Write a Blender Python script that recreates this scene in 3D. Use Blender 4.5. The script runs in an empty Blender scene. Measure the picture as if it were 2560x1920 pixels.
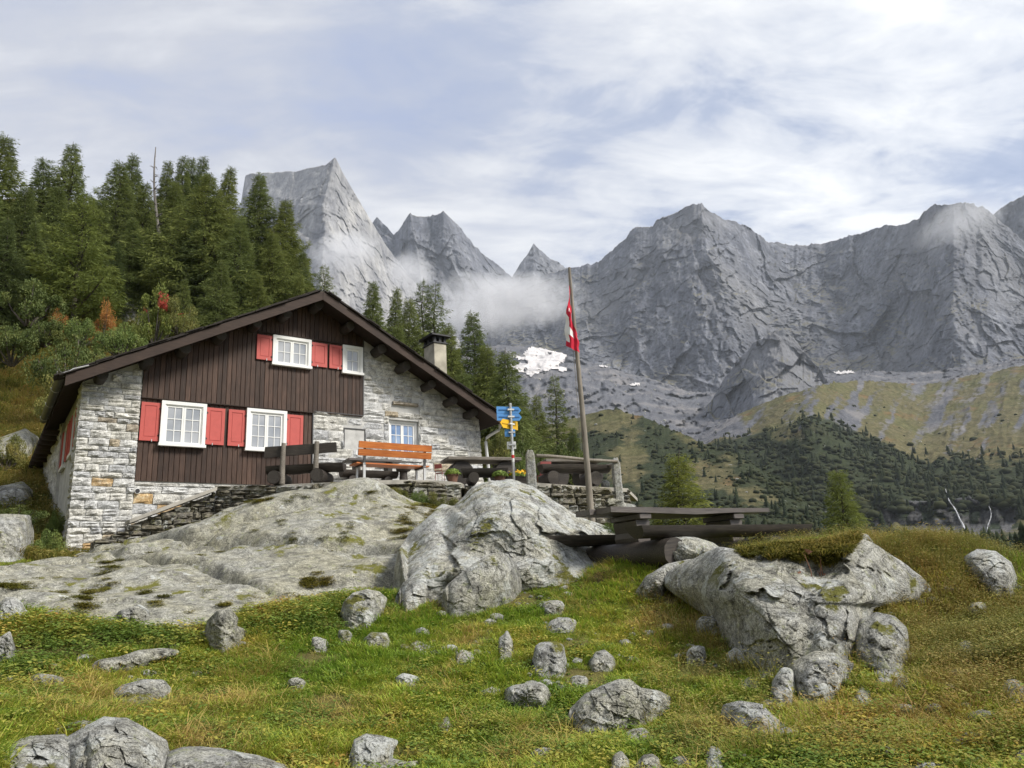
import bpy, bmesh, math, random
import numpy as np
from mathutils import Matrix, Vector

# ------------------------------------------------------------------ scene, camera, sky, sun
S = bpy.context.scene
COL = S.collection
random.seed(7)
RNG = np.random.default_rng(11)
FPX, PITCH, ROLL, YAW = 1900.0, math.radians(15.0), math.radians(2.9), math.radians(54.7)
EYE = np.array([0.0, 0.0, 1.6])
_f = np.array([0, math.cos(PITCH), math.sin(PITCH)]); _r = np.array([1.0, 0, 0]); _d = np.array([0, math.sin(PITCH), -math.cos(PITCH)])
_r2 = math.cos(ROLL) * _r + math.sin(ROLL) * _d
_d2 = -math.sin(ROLL) * _r + math.cos(ROLL) * _d
RC = np.stack([_r2, _d2, _f])

cam_data = bpy.data.cameras.new('camera')
cam = bpy.data.objects.new('camera', cam_data)
COL.objects.link(cam)
cam.matrix_world = Matrix(((_r2[0], -_d2[0], -_f[0], 0), (_r2[1], -_d2[1], -_f[1], 0), (_r2[2], -_d2[2], -_f[2], 1.6), (0, 0, 0, 1)))
cam_data.sensor_width = 36.0
cam_data.lens = 36.0 * FPX / 2560.0
cam_data.clip_start = 0.1
cam_data.clip_end = 30000.0
S.camera = cam

SUN_AZ, SUN_EL = math.radians(112.0), math.radians(42.0)      # clockwise from the view direction (+Y)
w = bpy.data.worlds.new('World'); S.world = w; w.use_nodes = True
nt = w.node_tree; nt.nodes.clear()
def wn(t, **k):
    n = nt.nodes.new(t)
    for a, b in k.items(): setattr(n, a, b)
    return n
def wl(a, b): nt.links.new(a, b)
def wmath(op, a, b=None, c=None):
    n = wn('ShaderNodeMath', operation=op)
    for i, v in enumerate((a, b, c)):
        if v is None: continue
        if hasattr(v, 'links'): wl(v, n.inputs[i])
        else: n.inputs[i].default_value = v
    return n.outputs[0]
def wramp(fac, stops):
    n = wn('ShaderNodeValToRGB'); wl(fac, n.inputs[0]); e = n.color_ramp.elements
    while len(e) < len(stops): e.new(0.5)
    for i, (p, c) in enumerate(stops):
        e[i].position = p; e[i].color = (c[0], c[1], c[2], 1) if not isinstance(c, float) else (c, c, c, 1)
    return n.outputs[0]
def wmix(f, a, b):
    n = wn('ShaderNodeMix', data_type='RGBA'); wl(f, n.inputs[0]); wl(a, n.inputs[6]); wl(b, n.inputs[7]); return n.outputs[2]
sky = wn('ShaderNodeTexSky', sky_type='NISHITA', sun_disc=False)
sky.sun_elevation = SUN_EL; sky.sun_rotation = SUN_AZ; sky.altitude = 1900; sky.air_density = 1.0; sky.dust_density = 1.0; sky.ozone_density = 1.0
tc = wn('ShaderNodeTexCoord')
sep = wn('ShaderNodeSeparateXYZ'); wl(tc.outputs['Generated'], sep.inputs[0])
zz = wmath('ADD', wmath('MAXIMUM', sep.outputs[2], 0.0), 0.22)
u_ = wmath('DIVIDE', sep.outputs[0], zz); v_ = wmath('DIVIDE', sep.outputs[1], zz)
cmb = wn('ShaderNodeCombineXYZ'); wl(u_, cmb.inputs[0]); wl(v_, cmb.inputs[1])
def wnoise(scale, detail, rough, rotz, sx, sy, off, dist=0.0):
    m = wn('ShaderNodeMapping'); wl(cmb.outputs[0], m.inputs[0])
    m.inputs['Rotation'].default_value = (0, 0, rotz); m.inputs['Scale'].default_value = (sx, sy, 1); m.inputs['Location'].default_value = off
    n = wn('ShaderNodeTexNoise'); wl(m.outputs[0], n.inputs['Vector'])
    n.inputs['Scale'].default_value = scale; n.inputs['Detail'].default_value = detail; n.inputs['Roughness'].default_value = rough; n.inputs['Distortion'].default_value = dist
    return n.outputs['Fac']
big = wnoise(0.8, 3, 0.5, 0.3, 1.0, 0.6, (3.1, 0.4, 0.0), 0.3)
mid = wnoise(1.5, 7, 0.56, -0.55, 0.75, 1.6, (1.3, 2.2, 0.0), 0.5)
fine = wnoise(5.2, 8, 0.62, -0.55, 0.8, 1.5, (0.0, 5.2, 0.0), 0.5)
tex = wmath('ADD', wmath('ADD', wmath('MULTIPLY', mid, 0.62), wmath('MULTIPLY', fine, 0.26)), wmath('MULTIPLY', big, 0.2))
# to the right the deck breaks up into bright streaks, to the left it is an even veil
side = wramp(wmath('ADD', wmath('MULTIPLY', u_, 0.42), 0.42), [(0.26, 0.0), (0.62, 1.0)])
broken = wramp(tex, [(0.43, (0.22, 0.28, 0.43)), (0.495, (0.34, 0.39, 0.51)), (0.535, (0.56, 0.585, 0.64)), (0.60, (0.78, 0.785, 0.785))])
veil = wramp(tex, [(0.42, (0.35, 0.395, 0.53)), (0.48, (0.39, 0.42, 0.51)), (0.54, (0.465, 0.48, 0.53)), (0.64, (0.64, 0.645, 0.66))])
cloud = wmix(side, veil, broken)
sc10 = wn('ShaderNodeMix', data_type='RGBA', blend_type='MULTIPLY'); sc10.inputs[0].default_value = 1.0
wl(cloud, sc10.inputs[6]); sc10.inputs[7].default_value = (10, 10, 10, 1)
cov = wn('ShaderNodeMix', data_type='RGBA'); cov.inputs[0].default_value = 0.90
wl(sky.outputs[0], cov.inputs[6]); wl(sc10.outputs[2], cov.inputs[7])
bg = wn('ShaderNodeBackground'); wl(cov.outputs[2], bg.inputs[0]); bg.inputs[1].default_value = 0.1
wo = wn('ShaderNodeOutputWorld'); wl(bg.outputs[0], wo.inputs[0])

sd = bpy.data.lights.new('sun', 'SUN'); sd.energy = 3.6; sd.angle = math.radians(16.0); sd.color = (1.0, 0.95, 0.87)
so = bpy.data.objects.new('sun', sd); COL.objects.link(so)
_sv = Vector((math.sin(SUN_AZ) * math.cos(SUN_EL), math.cos(SUN_AZ) * math.cos(SUN_EL), math.sin(SUN_EL)))
so.rotation_euler = _sv.to_track_quat('Z', 'Y').to_euler(); so.location = (20, -10, 40)

S.view_settings.view_transform = 'Standard'; S.view_settings.look = 'None'
S.view_settings.exposure = 0.55; S.view_settings.gamma = 1.0; S.view_settings.use_curve_mapping = False
S.render.engine = 'CYCLES'
cy = S.cycles
cy.use_denoising = True
try:
    cy.denoiser = 'OPENIMAGEDENOISE'; cy.denoising_input_passes = 'RGB_ALBEDO_NORMAL'; cy.denoising_prefilter = 'ACCURATE'
except Exception: pass
cy.max_bounces = 5; cy.diffuse_bounces = 3; cy.glossy_bounces = 2; cy.transmission_bounces = 3; cy.transparent_max_bounces = 8; cy.volume_bounces = 1
cy.caustics_reflective = False; cy.caustics_refractive = False

# ------------------------------------------------------------------ helpers
def ray(px, py):
    "direction through a point of the photograph (2560 x 1920), per metre of horizontal distance"
    px = np.asarray(px, float); py = np.asarray(py, float)
    c = np.stack([(px - 1280) / FPX, (py - 960) / FPX, np.ones_like(px + py)], -1)
    d = c @ RC
    return d / np.hypot(d[..., 0], d[..., 1])[..., None]
def P(px, py, dist): return EYE + ray(px, py) * np.asarray(dist, float)[..., None]
K = 2560 / 2212.0
def Q(x, y, dist): return P(np.asarray(x, float) * K, np.asarray(y, float) * K, dist)
def project(p):
    c = (np.asarray(p) - EYE) @ RC.T
    return 1280 + FPX * c[..., 0] / c[..., 2], 960 + FPX * c[..., 1] / c[..., 2]

def _hash(ix, iy, iz, seed):
    h = (ix.astype(np.uint32) * np.uint32(374761393) + iy.astype(np.uint32) * np.uint32(668265263) + iz.astype(np.uint32) * np.uint32(2147483647 - 58) + np.uint32((seed * 974711) & 0xffffffff))
    h = (h ^ (h >> np.uint32(13))) * np.uint32(1274126177)
    h = (h ^ (h >> np.uint32(16))) * np.uint32(2246822519)
    h ^= h >> np.uint32(15)
    return h.astype(np.float32) / np.float32(4294967295.0)
def vnoise(p, seed=0):
    "value noise in 0..1 of points (...,3)"
    p = np.asarray(p, np.float32); i = np.floor(p); f = p - i; i = i.astype(np.int64)
    f = f * f * f * (f * (f * 6 - 15) + 10)
    x0, y0, z0 = i[..., 0], i[..., 1], i[..., 2]; fx, fy, fz = f[..., 0], f[..., 1], f[..., 2]
    r = 0
    for dx in (0, 1):
        wx = fx if dx else 1 - fx
        for dy in (0, 1):
            wy = fy if dy else 1 - fy
            for dz in (0, 1):
                wz = fz if dz else 1 - fz
                r = r + wx * wy * wz * _hash(x0 + dx, y0 + dy, z0 + dz, seed)
    return r
def fbm(p, octv=4, seed=0, gain=0.5, lac=2.03):
    a, s, t = 1.0, 0.0, 0.0; p = np.asarray(p, np.float32)
    for o in range(octv):
        s = s + a * (vnoise(p * lac ** o + 17.3 * o, seed + o) * 2 - 1); t += a; a *= gain
    return s / t
def ridged(p, octv=4, seed=0, gain=0.5, lac=2.03):
    a, s, t = 1.0, 0.0, 0.0; p = np.asarray(p, np.float32)
    for o in range(octv):
        s = s + a * (1 - np.abs(vnoise(p * lac ** o + 9.1 * o, seed + o) * 2 - 1)); t += a; a *= gain
    return s / t
def facets(p2, seed=0, tilt=0.8, step=0.5):
    "broken planar pieces: every cell of a jittered lattice is a tilted plane of its own"
    p2 = np.asarray(p2, np.float32); i = np.floor(p2).astype(np.int64); best = np.full(p2.shape[:-1], 1e9, np.float32); val = np.zeros(p2.shape[:-1], np.float32); z0 = np.zeros_like(i[..., 0])
    for dx in (-1, 0, 1):
        for dy in (-1, 0, 1):
            cx, cy_ = i[..., 0] + dx, i[..., 1] + dy; sx = cx + _hash(cx, cy_, z0, seed); sy = cy_ + _hash(cx, cy_, z0, seed + 1)
            ax, ay = p2[..., 0] - sx, p2[..., 1] - sy; d = ax * ax + ay * ay; v = tilt * ((_hash(cx, cy_, z0, seed + 2) * 2 - 1) * ax + (_hash(cx, cy_, z0, seed + 3) * 2 - 1) * ay) + step * (_hash(cx, cy_, z0, seed + 4) * 2 - 1)
            m_ = d < best; best = np.where(m_, d, best); val = np.where(m_, v, val)
    return val
def sstep(a, b, x):
    t = np.clip((x - a) / (b - a), 0, 1); return t * t * (3 - 2 * t)

class RBF:
    "smooth surface through scattered heights"
    def __init__(self, q, z, smooth=0.0):
        self.q = np.asarray(q, float); n = len(self.q); d = np.linalg.norm(self.q[:, None] - self.q[None], axis=-1)
        A = np.zeros((n + 3, n + 3)); A[:n, :n] = self.k(d) - smooth * np.eye(n); A[:n, n] = 1; A[:n, n + 1:] = self.q; A[n:, :n] = A[:n, n:].T
        self.w = np.linalg.solve(A, np.concatenate([z, np.zeros(3)]))
    def k(self, d): return np.sqrt(d * d + 0.0025)
    def __call__(self, q):
        q = np.asarray(q, float); sh = q.shape[:-1]; q = q.reshape(-1, 2); out = np.empty(len(q)); n = len(self.q)
        for i in range(0, len(q), 20000):
            c = q[i:i + 20000]; d = np.linalg.norm(c[:, None] - self.q[None], axis=-1)
            out[i:i + 20000] = self.k(d) @ self.w[:n] + self.w[n] + c @ self.w[n + 1:]
        return out.reshape(sh)
def polar(x, y):
    r = np.hypot(x, y); return np.stack([np.arctan2(x, y) * 1.3, np.log(np.maximum(r, 0.5))], -1)

def mesh_np(name, V, F, mats, smooth=True, attrs=None, midx=None):
    "mesh from numpy vertices and faces (all of one size)"
    me = bpy.data.meshes.new(name); V = np.asarray(V, np.float32).reshape(-1, 3); F = np.asarray(F, np.int32)
    n, k = F.shape
    me.vertices.add(len(V)); me.vertices.foreach_set('co', V.ravel())
    me.loops.add(n * k); me.loops.foreach_set('vertex_index', F.ravel())
    me.polygons.add(n); me.polygons.foreach_set('loop_start', np.arange(0, n * k, k, dtype=np.int32))
    me.update(calc_edges=True)
    if smooth: me.polygons.foreach_set('use_smooth', np.ones(n, bool))
    for m in (mats if isinstance(mats, (list, tuple)) else [mats]): me.materials.append(m)
    if midx is not None: me.polygons.foreach_set('material_index', np.asarray(midx, np.int32))
    for a, val in (attrs or {}).items():
        at = me.attributes.new(a, 'FLOAT', 'POINT'); at.data.foreach_set('value', np.asarray(val, np.float32).ravel())
    me.validate()
    return me
def grid_faces(nr, nc):
    i = np.arange(nr * nc).reshape(nr, nc)
    return np.stack([i[:-1, :-1], i[:-1, 1:], i[1:, 1:], i[1:, :-1]], -1).reshape(-1, 4)
def link(name, me, parent=None, loc=None):
    o = bpy.data.objects.new(name, me); COL.objects.link(o)
    if parent: o.parent = parent
    if loc is not None: o.location = loc
    return o
def tag(o, label=None, cat=None, group=None, kind=None):
    if label: o['label'] = label
    if cat: o['category'] = cat
    if group: o['group'] = group
    if kind: o['kind'] = kind
    return o
def thing(name, label, cat, loc=(0, 0, 0), rz=0.0, group=None):
    o = bpy.data.objects.new(name, None); COL.objects.link(o); o.location = loc; o.rotation_euler = (0, 0, rz); o.empty_display_size = 0.2
    return tag(o, label, cat, group)
def structure(name, me): return tag(link(name, me), kind='structure')
def dup(o, loc=None, rz=None, label=None, group=None, scale=None):
    c = o.copy(); COL.objects.link(c)
    if loc is not None: c.location = loc
    if rz is not None: c.rotation_euler = (0, 0, rz)
    if scale is not None: c.scale = scale if isinstance(scale, tuple) else (scale,) * 3
    if label: c['label'] = label
    if group: c['group'] = group
    for ch in list(o.children):
        d = dup(ch); d.parent = c
    return c

class MB:
    "collects simple solids into one mesh"
    def __init__(s): s.v = []; s.f = []
    def add(s, v, f):
        b = len(s.v); s.v += [tuple(map(float, q)) for q in v]; s.f += [tuple(i + b for i in g) for g in f]; return s
    def box(s, x0, x1, y0, y1, z0, z1, bev=0.0):
        if bev <= 0:
            return s.add([(x0, y0, z0), (x1, y0, z0), (x1, y1, z0), (x0, y1, z0), (x0, y0, z1), (x1, y0, z1), (x1, y1, z1), (x0, y1, z1)],
                         [(0, 3, 2, 1), (4, 5, 6, 7), (0, 1, 5, 4), (1, 2, 6, 5), (2, 3, 7, 6), (3, 0, 4, 7)])
        b = bev; v = []; f = []
        for sx in (0, 1):
            for sy in (0, 1):
                for sz in (0, 1):
                    X, Y, Z = (x0, x1)[sx], (y0, y1)[sy], (z0, z1)[sz]; ex, ey, ez = (1 - 2 * sx) * b, (1 - 2 * sy) * b, (1 - 2 * sz) * b
                    v += [(X, Y + ey, Z + ez), (X + ex, Y, Z + ez), (X + ex, Y + ey, Z)]
        bm = bmesh.new(); [bm.verts.new(q) for q in v]; r = bmesh.ops.convex_hull(bm, input=bm.verts[:]); bm.verts.index_update()
        s.add([q.co[:] for q in bm.verts], [[q.index for q in g.verts] for g in bm.faces]); bm.free(); return s
    def prism(s, poly, a, b, axis=1):
        "polygon in the two other axes extruded from a to b along axis"
        n = len(poly); v = []
        for t in (a, b):
            for p, q in poly: v.append({0: (t, p, q), 1: (p, t, q), 2: (p, q, t)}[axis])
        f = [tuple(range(n)), tuple(range(2 * n - 1, n - 1, -1))] + [(i, i + n, (i + 1) % n + n, (i + 1) % n) for i in range(n)]
        return s.add(v, f)
    def tube(s, pts, r, n=10, cap=True, jit=0.0):
        pts = [Vector(map(float, p)) for p in pts]; m = len(pts); rr = r if isinstance(r, (list, tuple)) else [r] * m; v = []; f = []
        up = Vector((0, 0, 1))
        for i, p in enumerate(pts):
            t = (pts[min(i + 1, m - 1)] - pts[max(i - 1, 0)]).normalized()
            a = t.cross(up) if abs(t.z) < 0.95 else t.cross(Vector((1, 0, 0))); a.normalize(); b = a.cross(t)
            for k in range(n):
                an = 2 * math.pi * k / n; q = rr[i] * (1 + (random.uniform(-jit, jit) if jit else 0))
                v.append(p + (a * math.cos(an) + b * math.sin(an)) * q)
        for i in range(m - 1):
            for k in range(n): f.append((i * n + k, i * n + (k + 1) % n, (i + 1) * n + (k + 1) % n, (i + 1) * n + k))
        if cap: f += [tuple(range(n - 1, -1, -1)), tuple(range((m - 1) * n, m * n))]
        return s.add(v, f)
    def lathe(s, prof, n=20, cx=0, cy=0):
        v = []; f = []
        for r, z in prof:
            for k in range(n): a = 2 * math.pi * k / n; v.append((cx + r * math.cos(a), cy + r * math.sin(a), z))
        for i in range(len(prof) - 1):
            for k in range(n): f.append((i * n + k, i * n + (k + 1) % n, (i + 1) * n + (k + 1) % n, (i + 1) * n + k))
        f += [tuple(range(n - 1, -1, -1)), tuple(range((len(prof) - 1) * n, len(prof) * n))]
        return s.add(v, f)
    def mesh(s, name, mats, smooth=False):
        me = bpy.data.meshes.new(name); me.from_pydata(s.v, [], s.f)
        for m in (mats if isinstance(mats, (list, tuple)) else [mats]): me.materials.append(m)
        bm = bmesh.new(); bm.from_mesh(me); bmesh.ops.recalc_face_normals(bm, faces=bm.faces[:]); bm.to_mesh(me); bm.free()
        if smooth:
            me.polygons.foreach_set('use_smooth', np.ones(len(me.polygons), bool)); me.set_sharp_from_angle(angle=math.radians(40))
        me.update(); return me
    def obj(s, name, mats, parent=None, smooth=False, loc=None): return link(name, s.mesh(name, mats, smooth), parent, loc)

# ------------------------------------------------------------------ materials
class Mat:
    def __init__(s, name):
        s.m = bpy.data.materials.new(name); s.m.use_nodes = True; s.t = s.m.node_tree; s.b = s.t.nodes['Principled BSDF']; s.b.inputs['Roughness'].default_value = 0.85
        s.b.inputs['Specular IOR Level'].default_value = 0.25
    def n(s, t, **k):
        q = s.t.nodes.new(t)
        for a, b in k.items(): setattr(q, a, b)
        return q
    def l(s, a, b): s.t.links.new(a, b)
    def pos(s, space='Object'):
        if space == 'World': return s.n('ShaderNodeNewGeometry').outputs['Position']
        return s.n('ShaderNodeTexCoord').outputs[space]
    def noise(s, vec, scale, detail=4, rough=0.55, sc=(1, 1, 1), rot=(0, 0, 0), dist=0.0, off=None):
        m = s.n('ShaderNodeMapping'); s.l(vec, m.inputs[0]); m.inputs['Scale'].default_value = sc; m.inputs['Rotation'].default_value = rot
        if off is not None:
            if hasattr(off, 'links'): s.l(off, m.inputs['Location'])
            else: m.inputs['Location'].default_value = off
        q = s.n('ShaderNodeTexNoise'); s.l(m.outputs[0], q.inputs['Vector']); q.inputs['Scale'].default_value = scale; q.inputs['Detail'].default_value = detail
        q.inputs['Roughness'].default_value = rough; q.inputs['Distortion'].default_value = dist
        return q.outputs['Fac']
    def vor(s, vec, scale, feature='F1', out='Distance', rnd=1.0):
        q = s.n('ShaderNodeTexVoronoi', feature=feature); s.l(vec, q.inputs['Vector']); q.inputs['Scale'].default_value = scale; q.inputs['Randomness'].default_value = rnd
        return q.outputs[out]
    def ramp(s, fac, stops, interp='LINEAR'):
        q = s.n('ShaderNodeValToRGB'); s.l(fac, q.inputs[0]); q.color_ramp.interpolation = interp; e = q.color_ramp.elements
        while len(e) < len(stops): e.new(0.5)
        for i, (p, c) in enumerate(stops):
            e[i].position = p; e[i].color = (c, c, c, 1) if isinstance(c, (int, float)) else (*c, 1)
        return q.outputs[0]
    def mix(s, f, a, b, mode='MIX'):
        q = s.n('ShaderNodeMix', data_type='RGBA', blend_type=mode)
        for i, v in ((0, f), (6, a), (7, b)):
            if hasattr(v, 'links'): s.l(v, q.inputs[i])
            elif i == 0: q.inputs[0].default_value = v
            else: q.inputs[i].default_value = (*v, 1)
        return q.outputs[2]
    def math(s, op, a, b=None):
        q = s.n('ShaderNodeMath', operation=op)
        for i, v in enumerate((a, b)):
            if v is None: continue
            if hasattr(v, 'links'): s.l(v, q.inputs[i])
            else: q.inputs[i].default_value = v
        return q.outputs[0]
    def attr(s, name): return s.n('ShaderNodeAttribute', attribute_name=name).outputs['Fac']
    def rnd(s): return s.n('ShaderNodeObjectInfo').outputs['Random']
    def nz(s):
        q = s.n('ShaderNodeSeparateXYZ'); s.l(s.n('ShaderNodeNewGeometry').outputs['Normal'], q.inputs[0]); return q.outputs[2]
    def color(s, c):
        if hasattr(c, 'links'): s.l(c, s.b.inputs['Base Color'])
        else: s.b.inputs['Base Color'].default_value = (*c, 1)
        return s
    def bump(s, h, strength=0.5, dist=0.02):
        q = s.n('ShaderNodeBump'); s.l(h, q.inputs['Height']); q.inputs['Strength'].default_value = strength; q.inputs['Distance'].default_value = dist
        s.l(q.outputs[0], s.b.inputs['Normal']); return s
    def rough(s, r, spec=None):
        if hasattr(r, 'links'): s.l(r, s.b.inputs['Roughness'])
        else: s.b.inputs['Roughness'].default_value = r
        if spec is not None: s.b.inputs['Specular IOR Level'].default_value = spec
        return s
# ---- rock, wood, plants
def granite(name, base=(0.30, 0.30, 0.285), moss=0.35, lichen=0.5, dark=0.4, warm=0.0, scale=1.0, relief=0.9):
    m = Mat(name); p = m.pos('World')
    speck = m.noise(p, 55 * scale, 4, 0.75)
    mott = m.noise(p, 7.5 * scale, 8, 0.72, dist=0.3)
    large = m.noise(p, 1.1 * scale, 6, 0.65)
    c = m.ramp(mott, [(0.30, tuple(v * 0.30 for v in base)), (0.42, tuple(v * 0.66 for v in base)), (0.54, base), (0.64, tuple(v * 1.25 for v in base)), (0.76, tuple(min(v * 1.8, 0.68) for v in base))])
    c = m.mix(m.ramp(large, [(0.40, 0.0), (0.60, 0.6)]), c, m.mix(1.0, c, (0.98, 0.93, 0.72), 'MULTIPLY'))
    c = m.mix(0.75, c, m.ramp(speck, [(0.34, 0.08), (0.5, 0.48), (0.66, 0.92)]), 'OVERLAY')
    # pale crusty lichen: rounded blotches with a ragged edge
    v = m.noise(p, 2.6 * scale, 9, 0.66, off=(7.1, 3.3, 1.0))
    lm = m.ramp(v, [(0.655 - 0.13 * lichen, 0.0), (0.675 - 0.13 * lichen, 0.85)])
    c = m.mix(lm, c, m.ramp(m.noise(p, 30 * scale, 5, 0.7), [(0.32, (0.26, 0.27, 0.255)), (0.5, (0.47, 0.48, 0.45)), (0.68, (0.68, 0.69, 0.66))]))
    yl = m.ramp(m.noise(p, 8 * scale, 6, 0.65, off=(2, 9, 4)), [(0.585, 0.0), (0.66, 0.55)])
    c = m.mix(yl, c, (0.31, 0.33, 0.17))
    # black crust, seepage streaks, pits
    dk = m.ramp(m.noise(p, 1.9 * scale, 8, 0.74, sc=(1, 1, 0.45), off=(1, 5, 9)), [(0.585 - 0.10 * dark, 0.0), (0.67 - 0.08 * dark, 0.72)])
    c = m.mix(dk, c, m.ramp(speck, [(0.35, (0.035, 0.034, 0.03)), (0.65, (0.15, 0.145, 0.13))]))
    sp2 = m.ramp(m.noise(p, 20 * scale, 4, 0.7, off=(4, 4, 4)), [(0.62, 0.0), (0.67, 0.85)])
    c = m.mix(sp2, c, (0.05, 0.05, 0.045))
    cv = m.math('ABSOLUTE', m.math('SUBTRACT', m.noise(p, 1.5 * scale, 7, 0.6, sc=(1, 1, 1.6), rot=(0.3, 0.5, 0.2), dist=0.8, off=(8, 2, 6)), 0.5))
    c = m.mix(m.ramp(cv, [(0.0, 0.5), (0.007, 0.0)]), c, (0.06, 0.058, 0.05))
    if moss > 0:
        mm = m.math('MULTIPLY', m.ramp(m.noise(p, 1.35 * scale, 7, 0.68, off=(3, 1, 2)), [(0.60 - 0.14 * moss, 0.0), (0.645 - 0.14 * moss, 1.0)]), m.ramp(m.nz(), [(0.25, 0.0), (0.62, 1.0)]))
        c = m.mix(mm, c, m.ramp(speck, [(0.3, (0.06, 0.065, 0.012)), (0.7, (0.20, 0.19, 0.045))]))
    m.color(c)
    h = m.math('ADD', m.math('MULTIPLY', mott, 0.8), m.math('MULTIPLY', speck, 0.25))
    h = m.math('ADD', h, m.math('MULTIPLY', m.ramp(cv, [(0.0, 0.0), (0.02, 1.0)]), 0.25))
    m.bump(h, relief, 0.07 / scale).rough(0.9, 0.2)
    return m.m
M = {}
M['outcrop'] = granite('outcrop rock', (0.325, 0.32, 0.28), 0.22, 0.22, 0.42, relief=0.5)
M['boulder'] = granite('granite boulder', (0.36, 0.36, 0.34), 0.12, 0.45, 0.35)
M['boulder_pale'] = granite('pale lichen boulder', (0.40, 0.40, 0.38), 0.12, 1.15, 0.35)
M['boulder_grey'] = granite('grey lichen granite', (0.37, 0.37, 0.35), 0.10, 0.68, 0.35, scale=1.2)
M['post'] = granite('granite post', (0.36, 0.36, 0.35), 0.0, 0.5, 0.2, scale=2.2)
M['drywall'] = granite('dry wall stone', (0.20, 0.185, 0.155), 0.25, 0.35, 0.55, scale=2.0)

def wood(name, lo, hi, grain=(6, 6, 0.5), rough=0.7, vary=0.35, scale=9.0, spec=0.3, space='Object', knots=False):
    m = Mat(name); p = m.pos(space); r = m.rnd()
    off = m.n('ShaderNodeCombineXYZ'); m.l(m.math('MULTIPLY', r, 37.0), off.inputs[0]); m.l(m.math('MULTIPLY', r, 91.0), off.inputs[2])
    g = m.noise(p, scale, 6, 0.65, sc=grain, dist=0.4, off=off.outputs[0])
    g2 = m.noise(p, 1.3, 3, 0.6, off=off.outputs[0])
    c = m.ramp(g, [(0.30, lo), (0.70, hi)])
    c = m.mix(m.ramp(g2, [(0.35, 0.0), (0.7, 0.5)]), c, tuple(v * 0.55 for v in lo))
    k = m.math('ADD', 1.0 - vary / 2, m.math('MULTIPLY', r, vary))
    kk = m.n('ShaderNodeCombineColor'); [m.l(k, kk.inputs[i]) for i in range(3)]
    c = m.mix(1.0, c, kk.outputs[0], 'MULTIPLY')
    m.color(c).bump(g, 0.35, 0.004).rough(rough, spec)
    return m.m
M['plank'] = wood('dark stained plank', (0.030, 0.017, 0.012), (0.105, 0.062, 0.044), (7, 7, 0.35), 0.6, 0.7, scale=8)
M['beam'] = wood('dark beam', (0.018, 0.012, 0.009), (0.050, 0.032, 0.023), (5, 0.4, 5), 0.75, 0.3)
M['barge'] = wood('brown verge board', (0.030, 0.019, 0.014), (0.068, 0.044, 0.033), (0.4, 5, 5), 0.7, 0.2)
M['log'] = wood('weathered black log', (0.016, 0.013, 0.011), (0.085, 0.070, 0.058), (0.5, 6, 6), 0.6, 0.3, spec=0.4)
M['logend'] = wood('log end grain', (0.035, 0.030, 0.026), (0.10, 0.088, 0.076), (6, 6, 6), 0.85, 0.3)
M['tabletop'] = wood('dark oiled table plank', (0.065, 0.055, 0.050), (0.19, 0.165, 0.15), (0.35, 7, 7), 0.5, 0.25, spec=0.45)
M['greywood'] = wood('silvered wood', (0.12, 0.105, 0.085), (0.30, 0.27, 0.23), (0.5, 7, 7), 0.85, 0.3)
M['pole'] = wood('silvered pole', (0.16, 0.14, 0.115), (0.36, 0.32, 0.27), (8, 8, 0.35), 0.85, 0.2)
M['orange'] = wood('varnished orange slat', (0.38, 0.085, 0.018), (0.66, 0.24, 0.055), (0.35, 7, 7), 0.35, 0.2, spec=0.5)
M['bark'] = wood('larch bark', (0.05, 0.042, 0.035), (0.16, 0.14, 0.12), (4, 4, 1), 0.95, 0.3, scale=3)
M['deadwood'] = wood('dead silvered trunk', (0.10, 0.09, 0.08), (0.26, 0.24, 0.22), (5, 5, 0.6), 0.95, 0.1, scale=3)

def plain(name, c, rough=0.6, spec=0.3, metal=0.0, var=0.12, scale=6.0):
    m = Mat(name); g = m.noise(m.pos(), scale, 5, 0.6)
    m.color(m.ramp(g, [(0.3, tuple(v * (1 - var) for v in c)), (0.7, tuple(min(1, v * (1 + var)) for v in c))])).rough(rough, spec); m.b.inputs['Metallic'].default_value = metal
    return m.m
M['red'] = plain('red shutter paint', (0.48, 0.095, 0.080), 0.5, 0.3, var=0.07)
M['redchair'] = plain('faded red metal', (0.30, 0.085, 0.075), 0.5)
M['white'] = plain('white window paint', (0.78, 0.78, 0.76), 0.45, 0.35, var=0.04)
M['mortar'] = plain('mortar', (0.50, 0.495, 0.475), 0.95, 0.1, var=0.25, scale=3)
M['concrete'] = plain('concrete', (0.36, 0.34, 0.30), 0.95, 0.1, var=0.3, scale=3)
M['roofing'] = plain('dark slate roofing', (0.035, 0.030, 0.027), 0.85, 0.2, var=0.4)
M['soffit'] = plain('dark soffit boards', (0.030, 0.021, 0.017), 0.85, 0.2, var=0.3)
M['gutter'] = plain('dull zinc gutter', (0.16, 0.165, 0.15), 0.45, 0.4, 0.6, var=0.15)
M['zinc'] = plain('bright zinc', (0.50, 0.50, 0.49), 0.4, 0.5, 0.5, var=0.1)
M['pipe'] = plain('white downpipe', (0.62, 0.62, 0.60), 0.5, 0.4, var=0.15)
M['blackmetal'] = plain('sooty metal', (0.022, 0.022, 0.025), 0.55, 0.4, var=0.4)
M['darkmetal'] = plain('dark steel', (0.07, 0.07, 0.072), 0.5, 0.5, 0.3)
M['chim'] = plain('chimney render', (0.40, 0.37, 0.30), 0.95, 0.1, var=0.35, scale=2.2)
M['blue'] = plain('blue sign paint', (0.10, 0.31, 0.68), 0.45, 0.35, var=0.05)
M['bluerib'] = plain('sign rib shadow gap', (0.05, 0.15, 0.36), 0.6, 0.2)
M['yellow'] = plain('yellow sign paint', (0.80, 0.47, 0.02), 0.45, 0.35, var=0.05)
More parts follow.
